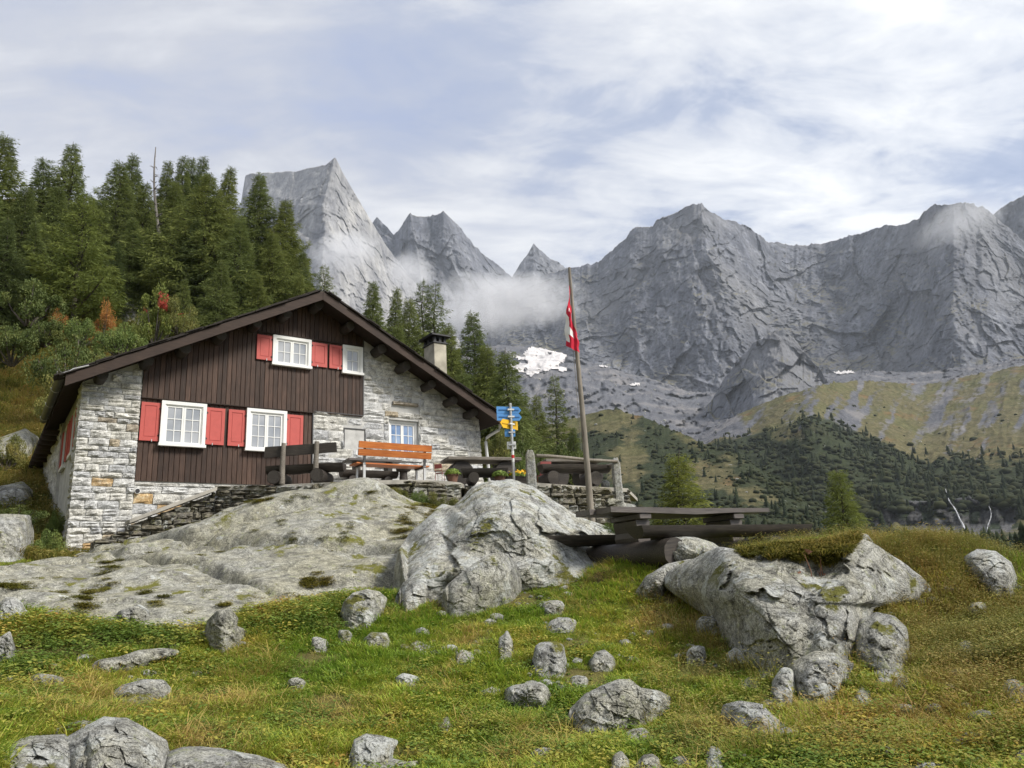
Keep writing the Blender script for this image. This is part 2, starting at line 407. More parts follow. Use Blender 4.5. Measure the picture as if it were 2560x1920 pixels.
M['yellowrib'] = plain('yellow sign rib', (0.55, 0.32, 0.02), 0.6, 0.2)
M['signred'] = plain('red band', (0.55, 0.03, 0.03), 0.5)
M['plaque'] = plain('pale stone plaque', (0.56, 0.56, 0.53), 0.8, 0.2, var=0.08)
M['letter'] = plain('weathered incised lettering', (0.40, 0.40, 0.38), 0.8, 0.2)
M['tan'] = plain('tan notice board', (0.30, 0.26, 0.17), 0.7, 0.2)
M['terracotta'] = plain('brown flower pot', (0.16, 0.085, 0.06), 0.7, 0.3, var=0.2)
m = Mat('flag cloth red'); m.color((0.52, 0.03, 0.055)).rough(0.9, 0.1); M['flagred'] = m.m
m = Mat('flag cloth white'); m.color((0.76, 0.75, 0.74)).rough(0.9, 0.1); M['flagwhite'] = m.m
m = Mat('window glass'); g = m.noise(m.pos('World'), 0.9, 3, 0.5)
m.color(m.ramp(g, [(0.35, (0.20, 0.22, 0.25)), (0.65, (0.42, 0.43, 0.45))])).rough(0.04, 0.9); m.b.inputs['IOR'].default_value = 1.7; M['glass'] = m.m
m = Mat('window glass blue'); g = m.noise(m.pos('World'), 1.6, 3, 0.5)
m.color(m.ramp(g, [(0.35, (0.13, 0.22, 0.40)), (0.65, (0.28, 0.38, 0.55))])).rough(0.04, 0.9); m.b.inputs['IOR'].default_value = 1.7; M['glassblue'] = m.m
def wallstone(name, a, b):
    m = Mat(name); p = m.pos('World'); g = m.noise(p, 7, 6, 0.7); s2 = m.noise(p, 38, 3, 0.7); r = m.rnd()
    c = m.ramp(g, [(0.30, tuple(v * 0.55 for v in a)), (0.47, a), (0.66, b)])
    c = m.mix(0.6, c, m.ramp(s2, [(0.3, 0.12), (0.5, 0.5), (0.68, 0.92)]), 'OVERLAY')
    t = m.ramp(r, [(0.0, (0.74, 0.75, 0.78)), (0.35, (0.95, 0.95, 0.95)), (0.7, (1.0, 0.98, 0.93)), (1.0, (0.86, 0.84, 0.78))])
    m.color(m.mix(1.0, c, t, 'MULTIPLY')).bump(m.math('ADD', g, m.math('MULTIPLY', s2, 0.3)), 0.9, 0.03).rough(0.9, 0.2)
    return m.m
M['stone'] = wallstone('pale granite wall stone', (0.48, 0.48, 0.47), (0.74, 0.74, 0.72))
M['stonebuff'] = wallstone('buff wall stone', (0.36, 0.31, 0.24), (0.55, 0.49, 0.39))
M['stonerust'] = wallstone('rusty wall stone', (0.48, 0.33, 0.17), (0.66, 0.56, 0.40))
# ------------------------------------------------------------------ the far mountains
def interp(kn, x): kn = np.asarray(kn, float); return np.interp(x, kn[:, 0], kn[:, 1])
def rockface(name, sky, base, skyd, based, x0, x1, step, nrow, mat, p=1.0, jag=3.0, amp=1.0, fold=None, seed=0, dip=0.6, smooth=True, back=350):
    xs = np.arange(x0, x1 + step, step); n = len(xs)
    one = np.zeros_like(xs)
    sy = interp(sky, xs)
    j = np.stack([xs / 16, one, one], -1); j2 = np.stack([xs / 5.5, one + 3, one], -1)
    sy = sy - jag * (ridged(j, 3, seed + 50) - 0.55) * 1.6 - jag * 0.5 * (ridged(j2, 2, seed + 60) - 0.55)
    by = interp(base, xs); sdist = interp(skyd, xs); bdist = interp(based, xs)
    t = np.linspace(0, 1, nrow)[:, None]
    Y = by + (sy - by) * t; X = np.repeat(xs[None], nrow, 0)
    D = bdist + (sdist - bdist) * t ** p
    if fold is not None: D = D + fold(X, Y)
    p0 = Q(X, Y, D)
    s = (X - 1106.0) * (0.5 * (bdist + sdist)).mean() / 1642.0; z = p0[..., 2]
    wx = fbm(p0 / 260, 3, seed) * 60; wz = fbm(p0 / 260 + 40, 3, seed + 5) * 60
    a = (s + wx) * math.cos(dip) + (z + wz) * math.sin(dip); b = -(s + wx) * math.sin(dip) + (z + wz) * math.cos(dip)
    a2 = (s - wz) * math.cos(-0.30) + z * math.sin(-0.30); b2 = -(s - wz) * math.sin(-0.30) + z * math.cos(-0.30)
    a3 = (s + wz) * math.cos(0.95) + z * math.sin(0.95); b3 = -(s + wz) * math.sin(0.95) + z * math.cos(0.95)
    zero = np.zeros_like(a)
    r = 130 * fbm(np.stack([s / 380, zero + seed, z / 1100], -1), 3, seed + 1)
    r += 60 * (ridged(np.stack([a / 170, b / 800, zero], -1), 3, seed + 2) - 0.6)
    r += 42 * facets(np.stack([a / 190, b / 420], -1), seed + 11, 0.9, 0.35)
    r += 17 * facets(np.stack([(a2 + 14 * fbm(p0 / 60, 2, seed + 41)) / 66, b2 / 190], -1), seed + 17, 0.9, 0.45)
    r += 12 * facets(np.stack([(a + 8 * fbm(p0 / 30, 2, seed + 40)) / 28, b / 52], -1), seed + 23, 0.9, 0.6)
    r += 30 * (ridged(np.stack([a2 / 60, b2 / 500, zero + 4], -1), 3, seed + 3) - 0.6) * vnoise(p0 / 300, seed + 31)
    r -= 26 * np.maximum(ridged(np.stack([a3 / 150, b3 / 500, zero + 6], -1), 2, seed + 9) - 0.88, 0) * 4
    r += 6 * (ridged(np.stack([a / 12, b / 30, zero + 8], -1), 3, seed + 4) - 0.6) + 7 * fbm(p0 / 12, 3, seed + 6)
    D = D + amp * r * (0.35 + 0.65 * np.minimum(1, (1 - t) * 6))
    V = Q(X, Y, D)
    last = V[-1] + np.stack([xs * 0, xs * 0 + back, xs * 0 - 1.1 * back], -1)
    V = np.concatenate([V, last[None]], 0)
    return structure(name, mesh_np(name, V, grid_faces(nrow + 1, n), mat, smooth)), V[:-1]

m = Mat('mountain granite'); p = m.pos('World')
a = m.noise(p, 0.012, 8, 0.68, sc=(1, 1, 0.55)); b = m.noise(p, 0.05, 6, 0.7, sc=(1, 1, 0.22), rot=(0, 0.35, 0)); c3 = m.noise(p, 0.0022, 4, 0.6)
fc = m.noise(p, 0.02, 7, 0.7, sc=(1.0, 1.0, 0.4), rot=(0.0, 0.62, 0.2), dist=1.2)
crack = m.ramp(m.math('ABSOLUTE', m.math('SUBTRACT', fc, 0.5)), [(0.0, 0.0), (0.035, 1.0)])
c = m.ramp(a, [(0.30, (0.055, 0.060, 0.075)), (0.46, (0.106, 0.112, 0.132)), (0.58, (0.155, 0.161, 0.181)), (0.74, (0.27, 0.274, 0.286))])
c = m.mix(0.6, c, m.ramp(b, [(0.3, 0.14), (0.5, 0.5), (0.7, 0.88)]), 'OVERLAY')
c = m.mix(m.math('MULTIPLY', m.math('SUBTRACT', 1.0, crack), 0.38), c, (0.06, 0.062, 0.07))
fd = m.noise(p, 0.011, 8, 0.68, sc=(1.0, 1.0, 0.3), rot=(0.25, -0.45, 0.0), dist=1.5, off=(31.0, 7.0, 3.0))
c = m.mix(m.ramp(m.math('ABSOLUTE', m.math('SUBTRACT', fd, 0.5)), [(0.0, 0.5), (0.012, 0.0)]), c, (0.06, 0.063, 0.075))
c = m.mix(0.5, c, m.ramp(m.noise(p, 0.05, 6, 0.7, sc=(1, 1, 0.07), rot=(0.0, 0.12, 0.0)), [(0.36, 0.22), (0.5, 0.5), (0.64, 0.78)]), 'OVERLAY')
c = m.mix(m.ramp(m.noise(p, 0.012, 5, 0.6, sc=(1, 1, 0.18), off=(2, 7, 3)), [(0.56, 0.0), (0.66, 0.5)]), c, (0.085, 0.09, 0.105))
c = m.mix(m.ramp(m.noise(p, 0.03, 8, 0.75, sc=(1, 1, 0.5), off=(5, 5, 5)), [(0.60, 0.0), (0.68, 0.65)]), c, (0.34, 0.34, 0.345))
c = m.mix(m.ramp(c3, [(0.42, 0.0), (0.62, 0.5)]), c, (0.20, 0.198, 0.198))
flat = m.math('MULTIPLY', m.ramp(m.nz(), [(0.62, 0.0), (0.80, 1.0)]), m.ramp(m.noise(p, 0.006, 6, 0.65), [(0.46, 0.0), (0.56, 0.75)]))
c = m.mix(flat, c, (0.16, 0.145, 0.085))
m.color(c).bump(m.math('ADD', a, m.math('MULTIPLY', b, 0.6)), 0.8, 9.0).rough(0.95, 0.1); M['mountain'] = m.m
m = Mat('pale mountain granite'); p = m.pos('World')
a = m.noise(p, 0.010, 8, 0.68, sc=(1, 1, 0.6)); b = m.noise(p, 0.045, 6, 0.7, sc=(1, 1, 0.2), rot=(0, 0.6, 0))
c = m.ramp(a, [(0.30, (0.16, 0.162, 0.175)), (0.5, (0.27, 0.268, 0.27)), (0.72, (0.42, 0.408, 0.385))])
c = m.mix(0.45, c, m.ramp(b, [(0.3, 0.15), (0.5, 0.5), (0.7, 0.85)]), 'OVERLAY')
m.color(c).bump(m.math('ADD', a, m.math('MULTIPLY', b, 0.6)), 0.8, 9.0).rough(0.95, 0.1); M['mountain_pale'] = m.m

# pale horn behind the forest, with its sharp arete towards the viewer
def fold_horn(X, Y):
    ar = np.interp(Y, [335, 404, 443, 486, 537, 650, 760], [724, 708, 697, 703, 699, 690, 680])
    return np.where(X < ar, (ar - X) * 2.6, (X - ar) * 1.5)
rockface('mountain', [(440, 520), (500, 462), (521, 436), (530, 379), (545, 375), (600, 372), (640, 370), (680, 361), (703, 356), (716, 347), (724, 340), (731, 352), (740, 372), (762, 410), (785, 449), (808, 488), (835, 532), (869, 576), (900, 615), (930, 650), (980, 720), (1010, 760)],
         [(440, 800), (1010, 800)], [(440, 2500), (1010, 2550)], [(440, 2150), (1010, 2200)], 440, 1010, 1.9, 260, M['mountain_pale'], 1.0, 2.0, 0.8, fold_horn, 3, 0.35)
# jagged middle peaks
def fold_mid(X, Y):
    r1 = np.interp(Y, [456, 560, 650, 800], [958, 1000, 1050, 1090]); r2 = np.interp(Y, [460, 560, 700], [886, 905, 925])
    return np.minimum(np.where(X < r1, (r1 - X) * 1.5, (X - r1) * 3.0), np.where(X < r2, (r2 - X) * 2.5, (X - r2) * 1.2 + 25))
rockface('mountain', [(780, 520), (800, 490), (814, 469), (822, 478), (836, 490), (850, 506), (858, 502), (872, 480), (886, 460), (895, 465), (908, 470), (930, 467), (945, 462), (958, 455), (966, 462), (985, 482), (1000, 500), (1025, 530), (1050, 553), (1085, 580), (1106, 600), (1125, 566), (1140, 549), (1153, 526), (1165, 540), (1190, 560), (1206, 568), (1222, 580), (1250, 580), (1300, 600), (1330, 640)],
         [(780, 800), (1330, 800)], [(780, 3350), (1330, 3500)], [(780, 2900), (1330, 2950)], 780, 1330, 1.6, 210, M['mountain'], 1.0, 4.0, 0.95, fold_mid, 21, 0.2)
# the great wall on the right
def fold_wall(X, Y):
    r1 = np.interp(Y, [440, 560, 640, 800], [1514, 1530, 1560, 1600])
    f = np.where(X < r1, (r1 - X) * 0.75, (X - r1) * 1.2)
    r2 = 2060.0
    return np.minimum(f, np.abs(X - r2) * 0.9 + 60)
wall, WV = rockface('mountain', [(1060, 640), (1150, 600), (1225, 582), (1238, 577), (1270, 572), (1285, 569), (1300, 560), (1330, 535), (1352, 516), (1362, 497), (1372, 491), (1385, 492), (1410, 487), (1422, 474), (1455, 462), (1480, 447), (1500, 441), (1516, 440), (1524, 452), (1545, 464), (1560, 471), (1590, 480), (1615, 489), (1640, 507), (1660, 526), (1680, 523), (1700, 528), (1740, 529), (1775, 525), (1812, 518), (1822, 512), (1870, 501), (1898, 493), (1912, 487), (1935, 488), (1965, 480), (1985, 470), (1997, 455), (2018, 442), (2040, 444), (2075, 438), (2100, 439), (2110, 447), (2125, 446), (2142, 462), (2160, 478), (2212, 520), (2300, 590), (2420, 640)],
         [(1060, 800), (1100, 780), (1290, 800), (1400, 850), (1550, 885), (1650, 880), (1790, 835), (1900, 840), (2000, 830), (2212, 800), (2420, 780)],
         [(1060, 3000), (1500, 2800), (1700, 2900), (2060, 2550), (2420, 2500)], [(1060, 2450), (1400, 2250), (1550, 2100), (1800, 2150), (2060, 2050), (2420, 1950)],
         1060, 2420, 1.75, 310, M['mountain'], 0.9, 4.5, 1.1, fold_wall, 41, 0.30)
rockface('mountain', [(2080, 540), (2120, 490), (2140, 470), (2160, 452), (2185, 436), (2212, 421), (2260, 395), (2330, 360), (2450, 400)], [(2080, 640), (2450, 700)], [(2080, 3100), (2450, 3100)], [(2080, 2800), (2450, 2700)],
         2080, 2450, 2.2, 90, M['mountain'], 1.0, 3.0, 0.9, None, 77, 0.2)
# rock knob standing in front of the wall
rockface('rock_knob', [(1500, 905), (1540, 860), (1562, 822), (1575, 806), (1590, 778), (1612, 764), (1628, 740), (1650, 730), (1662, 716), (1690, 712), (1703, 724), (1722, 738), (1745, 770), (1768, 792), (1785, 822), (1800, 845)], [(1500, 960), (1560, 915), (1640, 905), (1800, 880)],
         [(1500, 1800), (1800, 1750)], [(1500, 1640), (1690, 1560), (1800, 1600)], 1500, 1800, 1.4, 110, M['mountain'], 1.0, 6.0, 0.62, lambda X, Y: np.where(X < 1650, (1650 - X) * 0.8, (X - 1650) * 0.35) + 45 * facets(np.stack([X / 42, Y / 60], -1), 5, 0.9, 0.5), 91, 0.5, back=120)

# ------------------------------------------------------------------ scree, moraine and wooded hills between wall and meadow
CX = np.array([-500, -200, 400, 800, 1050, 1150, 1250, 1320, 1400, 1500, 1600, 1700, 1756, 1850, 2000, 2212, 2450.])
def kn(*v): return np.array(v, float)
crestA_y = kn(1000, 1000, 960, 945, 935, 925, 903, 881, 905, 950, 987, 1046, 1085, 1122, 1165, 1195, 1200)
crestA_d = kn(700, 700, 700, 700, 720, 740, 740, 720, 680, 620, 560, 500, 470, 440, 400, 380, 380)
footA_y = crestA_y * 0 + 1225; footA_d = crestA_d * 0.36
cliff_y = kn(1010, 1010, 975, 960, 950, 945, 935, 945, 965, 1000, 1025, 1055, 1068, 1082, 1085, 1075, 1060)
cliff_d = kn(900, 900, 900, 900, 900, 900, 900, 900, 880, 840, 800, 760, 740, 720, 700, 680, 680)
mid_y = kn(1000, 1000, 965, 950, 940, 930, 915, 935, 945, 968, 940, 925, 915, 945, 985, 975, 960)
mid_d = kn(1300, 1300, 1300, 1300, 1300, 1300, 1300, 1200, 1150, 1050, 980, 920, 880, 930, 960, 920, 920)
crestM_y = kn(980, 980, 950, 935, 925, 915, 900, 920, 925, 945, 893, 852, 836, 821, 829, 790, 700)
crestM_d = kn(1500, 1500, 1500, 1500, 1500, 1480, 1450, 1350, 1300, 1250, 1230, 1200, 1180, 1350, 1450, 1450, 1450)
dip_y = crestM_y + kn(5, 5, 5, 5, 4, 4, 4, 5, 6, 20, 30, 30, 26, 14, 18, 20, 20); dip_d = crestM_d + 160
base_y = kn(900, 900, 830, 780, 752, 752, 778, 800, 820, 850, 850, 835, 815, 805, 808, 778, 740)
base_d = kn(2400, 2400, 2400, 2400, 2450, 2420, 2350, 2280, 2250, 2150, 2130, 2180, 2150, 2150, 2100, 2050, 2000)
top_y = base_y - 3; top_d = base_d + 160
xs = np.arange(-480, 2440, 3.5)
KY = [footA_y, crestA_y, crestA_y + 45, cliff_y + 55, cliff_y, mid_y, crestM_y, dip_y, base_y, top_y]
KD = [footA_d, crestA_d, crestA_d + 70, cliff_d - 25, cliff_d, mid_d, crestM_d, dip_d, base_d, top_d]
# the 45 px step behind crest A only exists where hill A hides what is behind it
KY[2] = np.maximum(crestA_y + 12, np.minimum(crestA_y + 45, 1230)); KY[3] = np.minimum(np.maximum(cliff_y + 52, cliff_y), 1240)
NR = [46, 10, 10, 34, 34, 60, 12, 44, 16]
Yk = np.array([np.interp(xs, CX, k) for k in KY]); Dk = np.array([np.interp(xs, CX, k) for k in KD])
def smx(A, w):
    k = np.hanning(2 * w + 1); k /= k.sum(); return np.array([np.convolve(np.pad(r, w, mode='edge'), k, 'valid') for r in A])
Yk = smx(Yk, 9); Dk = smx(Dk, 9)
for r_, am, sc_ in ((1, 5, 40), (4, 4, 30), (5, 8, 60), (6, 4, 34), (8, 8, 40)):
    Yk[r_] += am * fbm(np.stack([xs / sc_, xs * 0 + r_, xs * 0], -1), 4, r_)
rows_y, rows_d, seg = [], [], []
for i, nrw in enumerate(NR):
    for t in np.linspace(0, 1, nrw, endpoint=False):
        rows_y.append(Yk[i] + (Yk[i + 1] - Yk[i]) * t); rows_d.append(Dk[i] + (Dk[i + 1] - Dk[i]) * t); seg.append(i + t)
rows_y.append(Yk[-1]); rows_d.append(Dk[-1]); seg.append(9.0)
TY = np.array(rows_y); TD = np.array(rows_d); TS = np.repeat(np.array(seg)[:, None], len(xs), 1); TX = np.repeat(xs[None], len(TY), 0)
tp = Q(TX, TY, TD)
und = fbm(tp / 110, 5, 5) * 14 + ridged(np.stack([tp[..., 0] / 50, tp[..., 1] / 160, tp[..., 0] * 0], -1), 3, 8) * 10
amp = np.interp(TS, [0, 1, 1.2, 3, 4, 5, 6, 7, 8, 9], [0.35, 0.25, 0.4, 0.8, 0.7, 0.9, 0.25, 0.6, 1.2, 1.5])
rill = (ridged(np.stack([(TX + 18 * fbm(np.stack([TX / 60, TY / 30, TX * 0], -1), 2, 16) + 0.35 * (TY - 830)) / 17.0, TY / 120, TX * 0], -1), 3, 15) - 0.6) * 15 * np.interp(TS, [4, 4.6, 5.5, 6, 6.2], [0, 0.6, 1, 0.3, 0])
cliffy = np.interp(TS, [2.6, 3, 3.4, 4, 4.1], [0, 1, 1, 1, 0]) * sstep(1780, 1900, TX) * sstep(-0.22, 0.05, fbm(np.stack([TX / 60, TY / 40, TX * 0], -1), 3, 48) + 0.25 * np.exp(-((TX - 2060) / 70) ** 2))
clf = (ridged(np.stack([(TX + 20 * fbm(tp / 60, 3, 24)) / 26.0, TY / 40, TX * 0], -1), 4, 25) - 0.6) * 32 * cliffy
TD2 = TD + und * amp * 2.2 + rill + clf
# hummocks of scree in the upper basin, boulder fields on the slopes
TD2 = TD2 + np.interp(TS, [6, 7, 8, 9], [0, 1, 1, 0.5]) * (60 * (ridged(tp / 150, 4, 31) - 0.6) + 34 * facets(np.stack([TX / 26 + TY / 60, TY / 15], -1), 35, 0.9, 0.6) + 12 * facets(np.stack([TX / 8, TY / 6], -1), 39, 0.9, 0.6))
tp = Q(TX, TY, TD2)
tp[..., 2] += (fbm(tp / 9, 3, 33) * 1.6 + np.maximum(vnoise(tp / 5.5, 36) - 0.72, 0) * 14) * np.interp(TD, [200, 700, 2000], [0.35, 0.8, 1.8])
tp[0] -= np.array([0, 0, 30.0])
TP = tp
# which cover grows where: kept as a vertex attribute of the ground itself
wood_ = np.interp(TS, [0, 0.25, 0.7, 0.95, 1.0, 3.2, 4.0, 4.5, 4.8, 5.0, 5.3], [0.95, 0.85, 0.58, 0.50, 0.5, 0.5, 0.95, 0.80, 0.62, 0.42, 0.0])
wood_ = wood_ + 0.5 * fbm(np.stack([TX / 90, TY / 45, TX * 0], -1), 4, 44)
spur = np.exp(-((TX - np.interp(TY, [836, 900, 960, 1020, 1100], [1735, 1780, 1840, 1910, 1990])) / 60) ** 2) * ((TS > 4) & (TS < 6)) * sstep(850, 900, TY)
wood_ += 0.5 * sstep(1560, 1800, TX) * (TS < 1.2) + 0.55 * spur - 0.9 * sstep(4.9, 5.6, TS) + 0.0
wood_ -= 0.55 * sstep(1400, 1250, TX) * (TS < 1) * sstep(940, 900, TY)
wood_ = np.where(cliffy > 0.6, wood_ - 1.2 * (fbm(np.stack([TX / 30, TY / 30, TX * 0], -1), 3, 47) > 0.05), wood_)
scree_ = np.interp(TS, [0, 4.8, 5.4, 6.0, 6.05, 7, 9], [0.0, 0.15, 0.42, 0.25, 0.9, 1.0, 1.0]) + 0.75 * fbm(np.stack([(TX + 0.5 * (TY - 830) + 14 * fbm(tp / 70, 3, 53)) / 20, TY / 75, TX * 0], -1), 5, 52) * np.interp(TS, [0, 4, 5, 6, 6.3], [0.3, 0.5, 1, 1, 0.2])
scree_ = np.where((TX < 1640) & (TS > 5), np.maximum(scree_, sstep(1640, 1560, TX + 0.6 * (900 - TY)) * 0.95), scree_)
scree_ += 0.9 * cliffy
m = Mat('mountain turf and scree'); p = m.pos('World')
sc_ = m.math('ADD', m.attr('scree'), m.math('MULTIPLY', m.math('SUBTRACT', m.noise(p, 0.06, 7, 0.7), 0.5), 1.0))
wd = m.math('ADD', m.attr('wood'), m.math('MULTIPLY', m.math('SUBTRACT', m.noise(p, 0.035, 7, 0.7), 0.5), 0.9))
g = m.noise(p, 0.12, 7, 0.7); g2 = m.noise(p, 0.012, 5, 0.6)
turf = m.ramp(g, [(0.30, (0.06, 0.053, 0.022)), (0.5, (0.115, 0.103, 0.050)), (0.70, (0.19, 0.165, 0.09))])
turf = m.mix(m.ramp(g2, [(0.45, 0.0), (0.65, 0.8)]), turf, m.ramp(g, [(0.3, (0.06, 0.065, 0.025)), (0.7, (0.15, 0.145, 0.06))]))
turf = m.mix(m.ramp(m.noise(p, 0.02, 5, 0.6, off=(9, 1, 3)), [(0.58, 0.0), (0.68, 0.6)]), turf, (0.20, 0.105, 0.045))
rub = m.math('ADD', m.math('MULTIPLY', m.noise(p, 0.16, 7, 0.78), 0.6), m.math('MULTIPLY', m.noise(p, 0.018, 7, 0.7, dist=0.6), 0.4))
rock = m.ramp(rub, [(0.32, (0.05, 0.052, 0.062)), (0.5, (0.115, 0.118, 0.132)), (0.64, (0.18, 0.182, 0.19)), (0.74, (0.36, 0.357, 0.35))])
green = m.ramp(m.noise(p, 0.25, 6, 0.75), [(0.3, (0.012, 0.019, 0.010)), (0.55, (0.030, 0.042, 0.020)), (0.75, (0.060, 0.072, 0.032))])
rock = m.mix(m.ramp(m.noise(p, 0.009, 6, 0.7, off=(4, 8, 1)), [(0.50, 0.0), (0.60, 0.45)]), rock, (0.27, 0.25, 0.235))
rock = m.mix(m.attr('wet'), rock, m.ramp(rub, [(0.4, (0.022, 0.022, 0.022)), (0.62, (0.11, 0.108, 0.105))]))
c = m.mix(m.ramp(sc_, [(0.42, 0.0), (0.62, 1.0)]), turf, rock)
c = m.mix(m.ramp(wd, [(0.48, 0.0), (0.60, 0.9)]), c, green)
c = m.mix(m.ramp(m.noise(p, 0.30, 3, 0.6, off=(3, 3, 3)), [(0.70, 0.0), (0.74, 0.8)]), c, (0.40, 0.395, 0.385))
m.color(c).bump(m.math('ADD', rub, g), 0.8, 3.5).rough(0.95, 0.1); M['slope'] = m.m
TF = grid_faces(*TX.shape)
split = int(np.searchsorted(np.array(seg), 1.0)); s2 = int(np.searchsorted(np.array(seg), 6.0))
def tpart(name, a, b):
    nr = b - a
    return structure(name, mesh_np(name, TP[a:b], grid_faces(nr, TP.shape[1]), M['slope'], True, dict(scree=scree_[a:b], wood=wood_[a:b], wet=np.clip(cliffy, 0, 1)[a:b])))
tpart('hill', 0, split + 1); tpart('moraine_hill', split, s2 + 1); tpart('scree_slope', s2, len(TY))

# snow left in the basin under the wall: sheets lying on the scree
def snow(name, x0, x1, y0, y1, thr, lift, mat, seed, shape):
    sel = (TX > x0) & (TX < x1) & (TY > y0) & (TY < y1) & (TS > 6.1)
    nz_ = fbm(np.stack([TX / 26, TY / 9, TX * 0 + seed], -1), 5, seed)
    v = shape(TX, TY) + 0.5 * nz_
    ok = sel & (v > thr)
    f = TF[ok.ravel()[TF].all(1)]
    if len(f) == 0: return
    us, inv = np.unique(f, return_inverse=True); vv = TP.reshape(-1, 3)[us].copy()
    dirs = vv - EYE; vv -= dirs / np.linalg.norm(dirs, axis=1)[:, None] * lift; vv[:, 2] += lift * 0.6
    return structure(name, mesh_np(name, vv, inv.reshape(-1, 4), mat))
m = Mat('old snow'); g = m.noise(m.pos('World'), 0.02, 6, 0.7, sc=(1, 1, 2.5)); m.color(m.ramp(g, [(0.35, (0.34, 0.33, 0.34)), (0.55, (0.66, 0.63, 0.61)), (0.7, (0.82, 0.80, 0.78))])).rough(0.8, 0.2); M['snow'] = m.m
snow('glacier', 1090, 1345, 735, 835, 0.62, 5.0, M['snow'], 3,
     lambda X, Y: np.maximum.reduce([1.6 - np.abs(X - 1175) / 66 - np.abs(Y - 772) / 30, 1.45 - np.abs(X - 1150) / 85 - np.abs(Y - 797) / 20, 1.2 - np.abs(X - 1305) / 42 - np.abs(Y - 793) / 12, 0.95 - np.abs(X - 1215) / 60 - np.abs(Y - 803) / 12]))
snow('snow_patch', 1760, 1860, 770, 830, 0.55, 5.0, M['snow'], 5, lambda X, Y: 1.3 - np.abs(X - 1812) / 42 - np.abs(Y - 803 - (X - 1812) * 0.12) / 12)
snow('snow_patch', 1330, 1410, 815, 850, 0.6, 5.0, M['snow'], 6, lambda X, Y: 1.2 - np.abs(X - 1372) / 26 - np.abs(Y - 832) / 10)
# two waterfalls over the wooded cliff
m = Mat('white water'); g = m.noise(m.pos('World'), 0.5, 4, 0.6, sc=(1, 1, 0.3)); m.color(m.ramp(g, [(0.35, (0.16, 0.16, 0.165)), (0.6, (0.55, 0.56, 0.57))])).rough(0.6, 0.3); M['water'] = m.m

def on_slope(x, y):
    "nearest modelled point of the slope seen at a place of the photograph"
    X, Y = project(TP.reshape(-1, 3)); dd = (X / K - x) ** 2 + (Y / K - y) ** 2
    dist = np.hypot(TP[..., 0], TP[..., 1]).ravel(); i = np.argsort(dd)[:30]; i = i[dd[i] < 60]
    return TP.reshape(-1, 3)[i[np.argmin(dist[i])]] if len(i) else None
def waterfall(pts, wds):
    v = []; cs = []
    pts = np.array(pts, float); tt = np.linspace(0, 1, 26); cum = np.concatenate([[0], np.cumsum(np.hypot(*np.diff(pts, axis=0).T))]); cum /= cum[-1]
    px = np.interp(tt, cum, pts[:, 0]) + 1.6 * fbm(np.stack([tt * 9, tt * 0, tt * 0], -1), 2, 5); py = np.interp(tt, cum, pts[:, 1]); ww = np.interp(tt, cum, wds) * (0.75 + 0.5 * RNG.random(26))
    d = None
    ds = []
    for x, y in zip(px, py):
        q = on_slope(x, y); ds.append(np.hypot(q[0], q[1]) if q is not None else np.nan)
    ds = np.array(ds); ds = np.where(np.isnan(ds), np.nanmedian(ds), ds); ds = np.minimum.accumulate(np.minimum(ds, 800)) - 9
    L = Q(px - ww / 2, py, ds); Cc = Q(px, py, ds - 1.5); Rr = Q(px + ww / 2, py, ds)
    V = np.stack([L, Cc, Rr], 1)
    return structure('waterfall', mesh_np('waterfall', V, grid_faces(26, 3), M['water']))
waterfall([(2043, 1056), (2050, 1080), (2066, 1105), (2078, 1130), (2092, 1158), (2100, 1178)], [1.4, 2.4, 3.2, 4.4, 5.0, 6.0])
waterfall([(2137, 1093), (2142, 1110), (2133, 1140), (2129, 1172)], [1.4, 2.2, 2.5, 3.2])
# ------------------------------------------------------------------ meadow, hillside: one ground sheet
gp = []
def G(x, y, d): gp.append(Q(x, y, d))
def Wd(x, y, z): gp.append(np.array([x, y, z], float))
for t in [(0, 1659, 5.6), (550, 1659, 5.8), (1100, 1659, 5.8), (1650, 1659, 5.6), (2212, 1659, 5.4), (-500, 1640, 5.6), (2700, 1640, 5.2),
          (0, 1500, 7.4), (0, 1400, 9.0), (0, 1310, 11.0), (-500, 1400, 10), (550, 1500, 7.6), (550, 1420, 8.8), (600, 1345, 9.9), (300, 1350, 10.2), (300, 1450, 8.2), (1000, 1500, 7.4), (1000, 1380, 9.0), (820, 1300, 10.6),
          (1200, 1300, 10.5), (1300, 1230, 11.4), (1550, 1550, 6.8), (1500, 1400, 8.6), (1450, 1300, 10.0), (1400, 1215, 11.3), (2000, 1500, 7.0), (2000, 1400, 8.3), (2050, 1330, 9.3), (2212, 1450, 7.6), (2212, 1350, 9.0), (2212, 1250, 10.5),
          (2150, 1190, 11.0), (2040, 1172, 11.2), (1900, 1165, 11.0), (1780, 1165, 10.9), (1650, 1180, 11.2), (2600, 1250, 10.0),
          # hillside rising to the left
          (0, 1190, 17), (-500, 1190, 18), (60, 1100, 24), (20, 1000, 32), (-500, 950, 34), (40, 900, 42), (60, 800, 50), (-500, 720, 52), (150, 745, 54), (235, 690, 62), (330, 715, 58), (100, 600, 78), (-500, 560, 80), (300, 560, 88), (480, 600, 86), (600, 650, 78), (700, 720, 68), (300, 480, 125), (-400, 420, 130), (650, 640, 120),
          (850, 900, 56), (1000, 985, 55), (1100, 1020, 55), (1180, 1050, 52), (1260, 1100, 50), (950, 900, 110)]: G(*t)
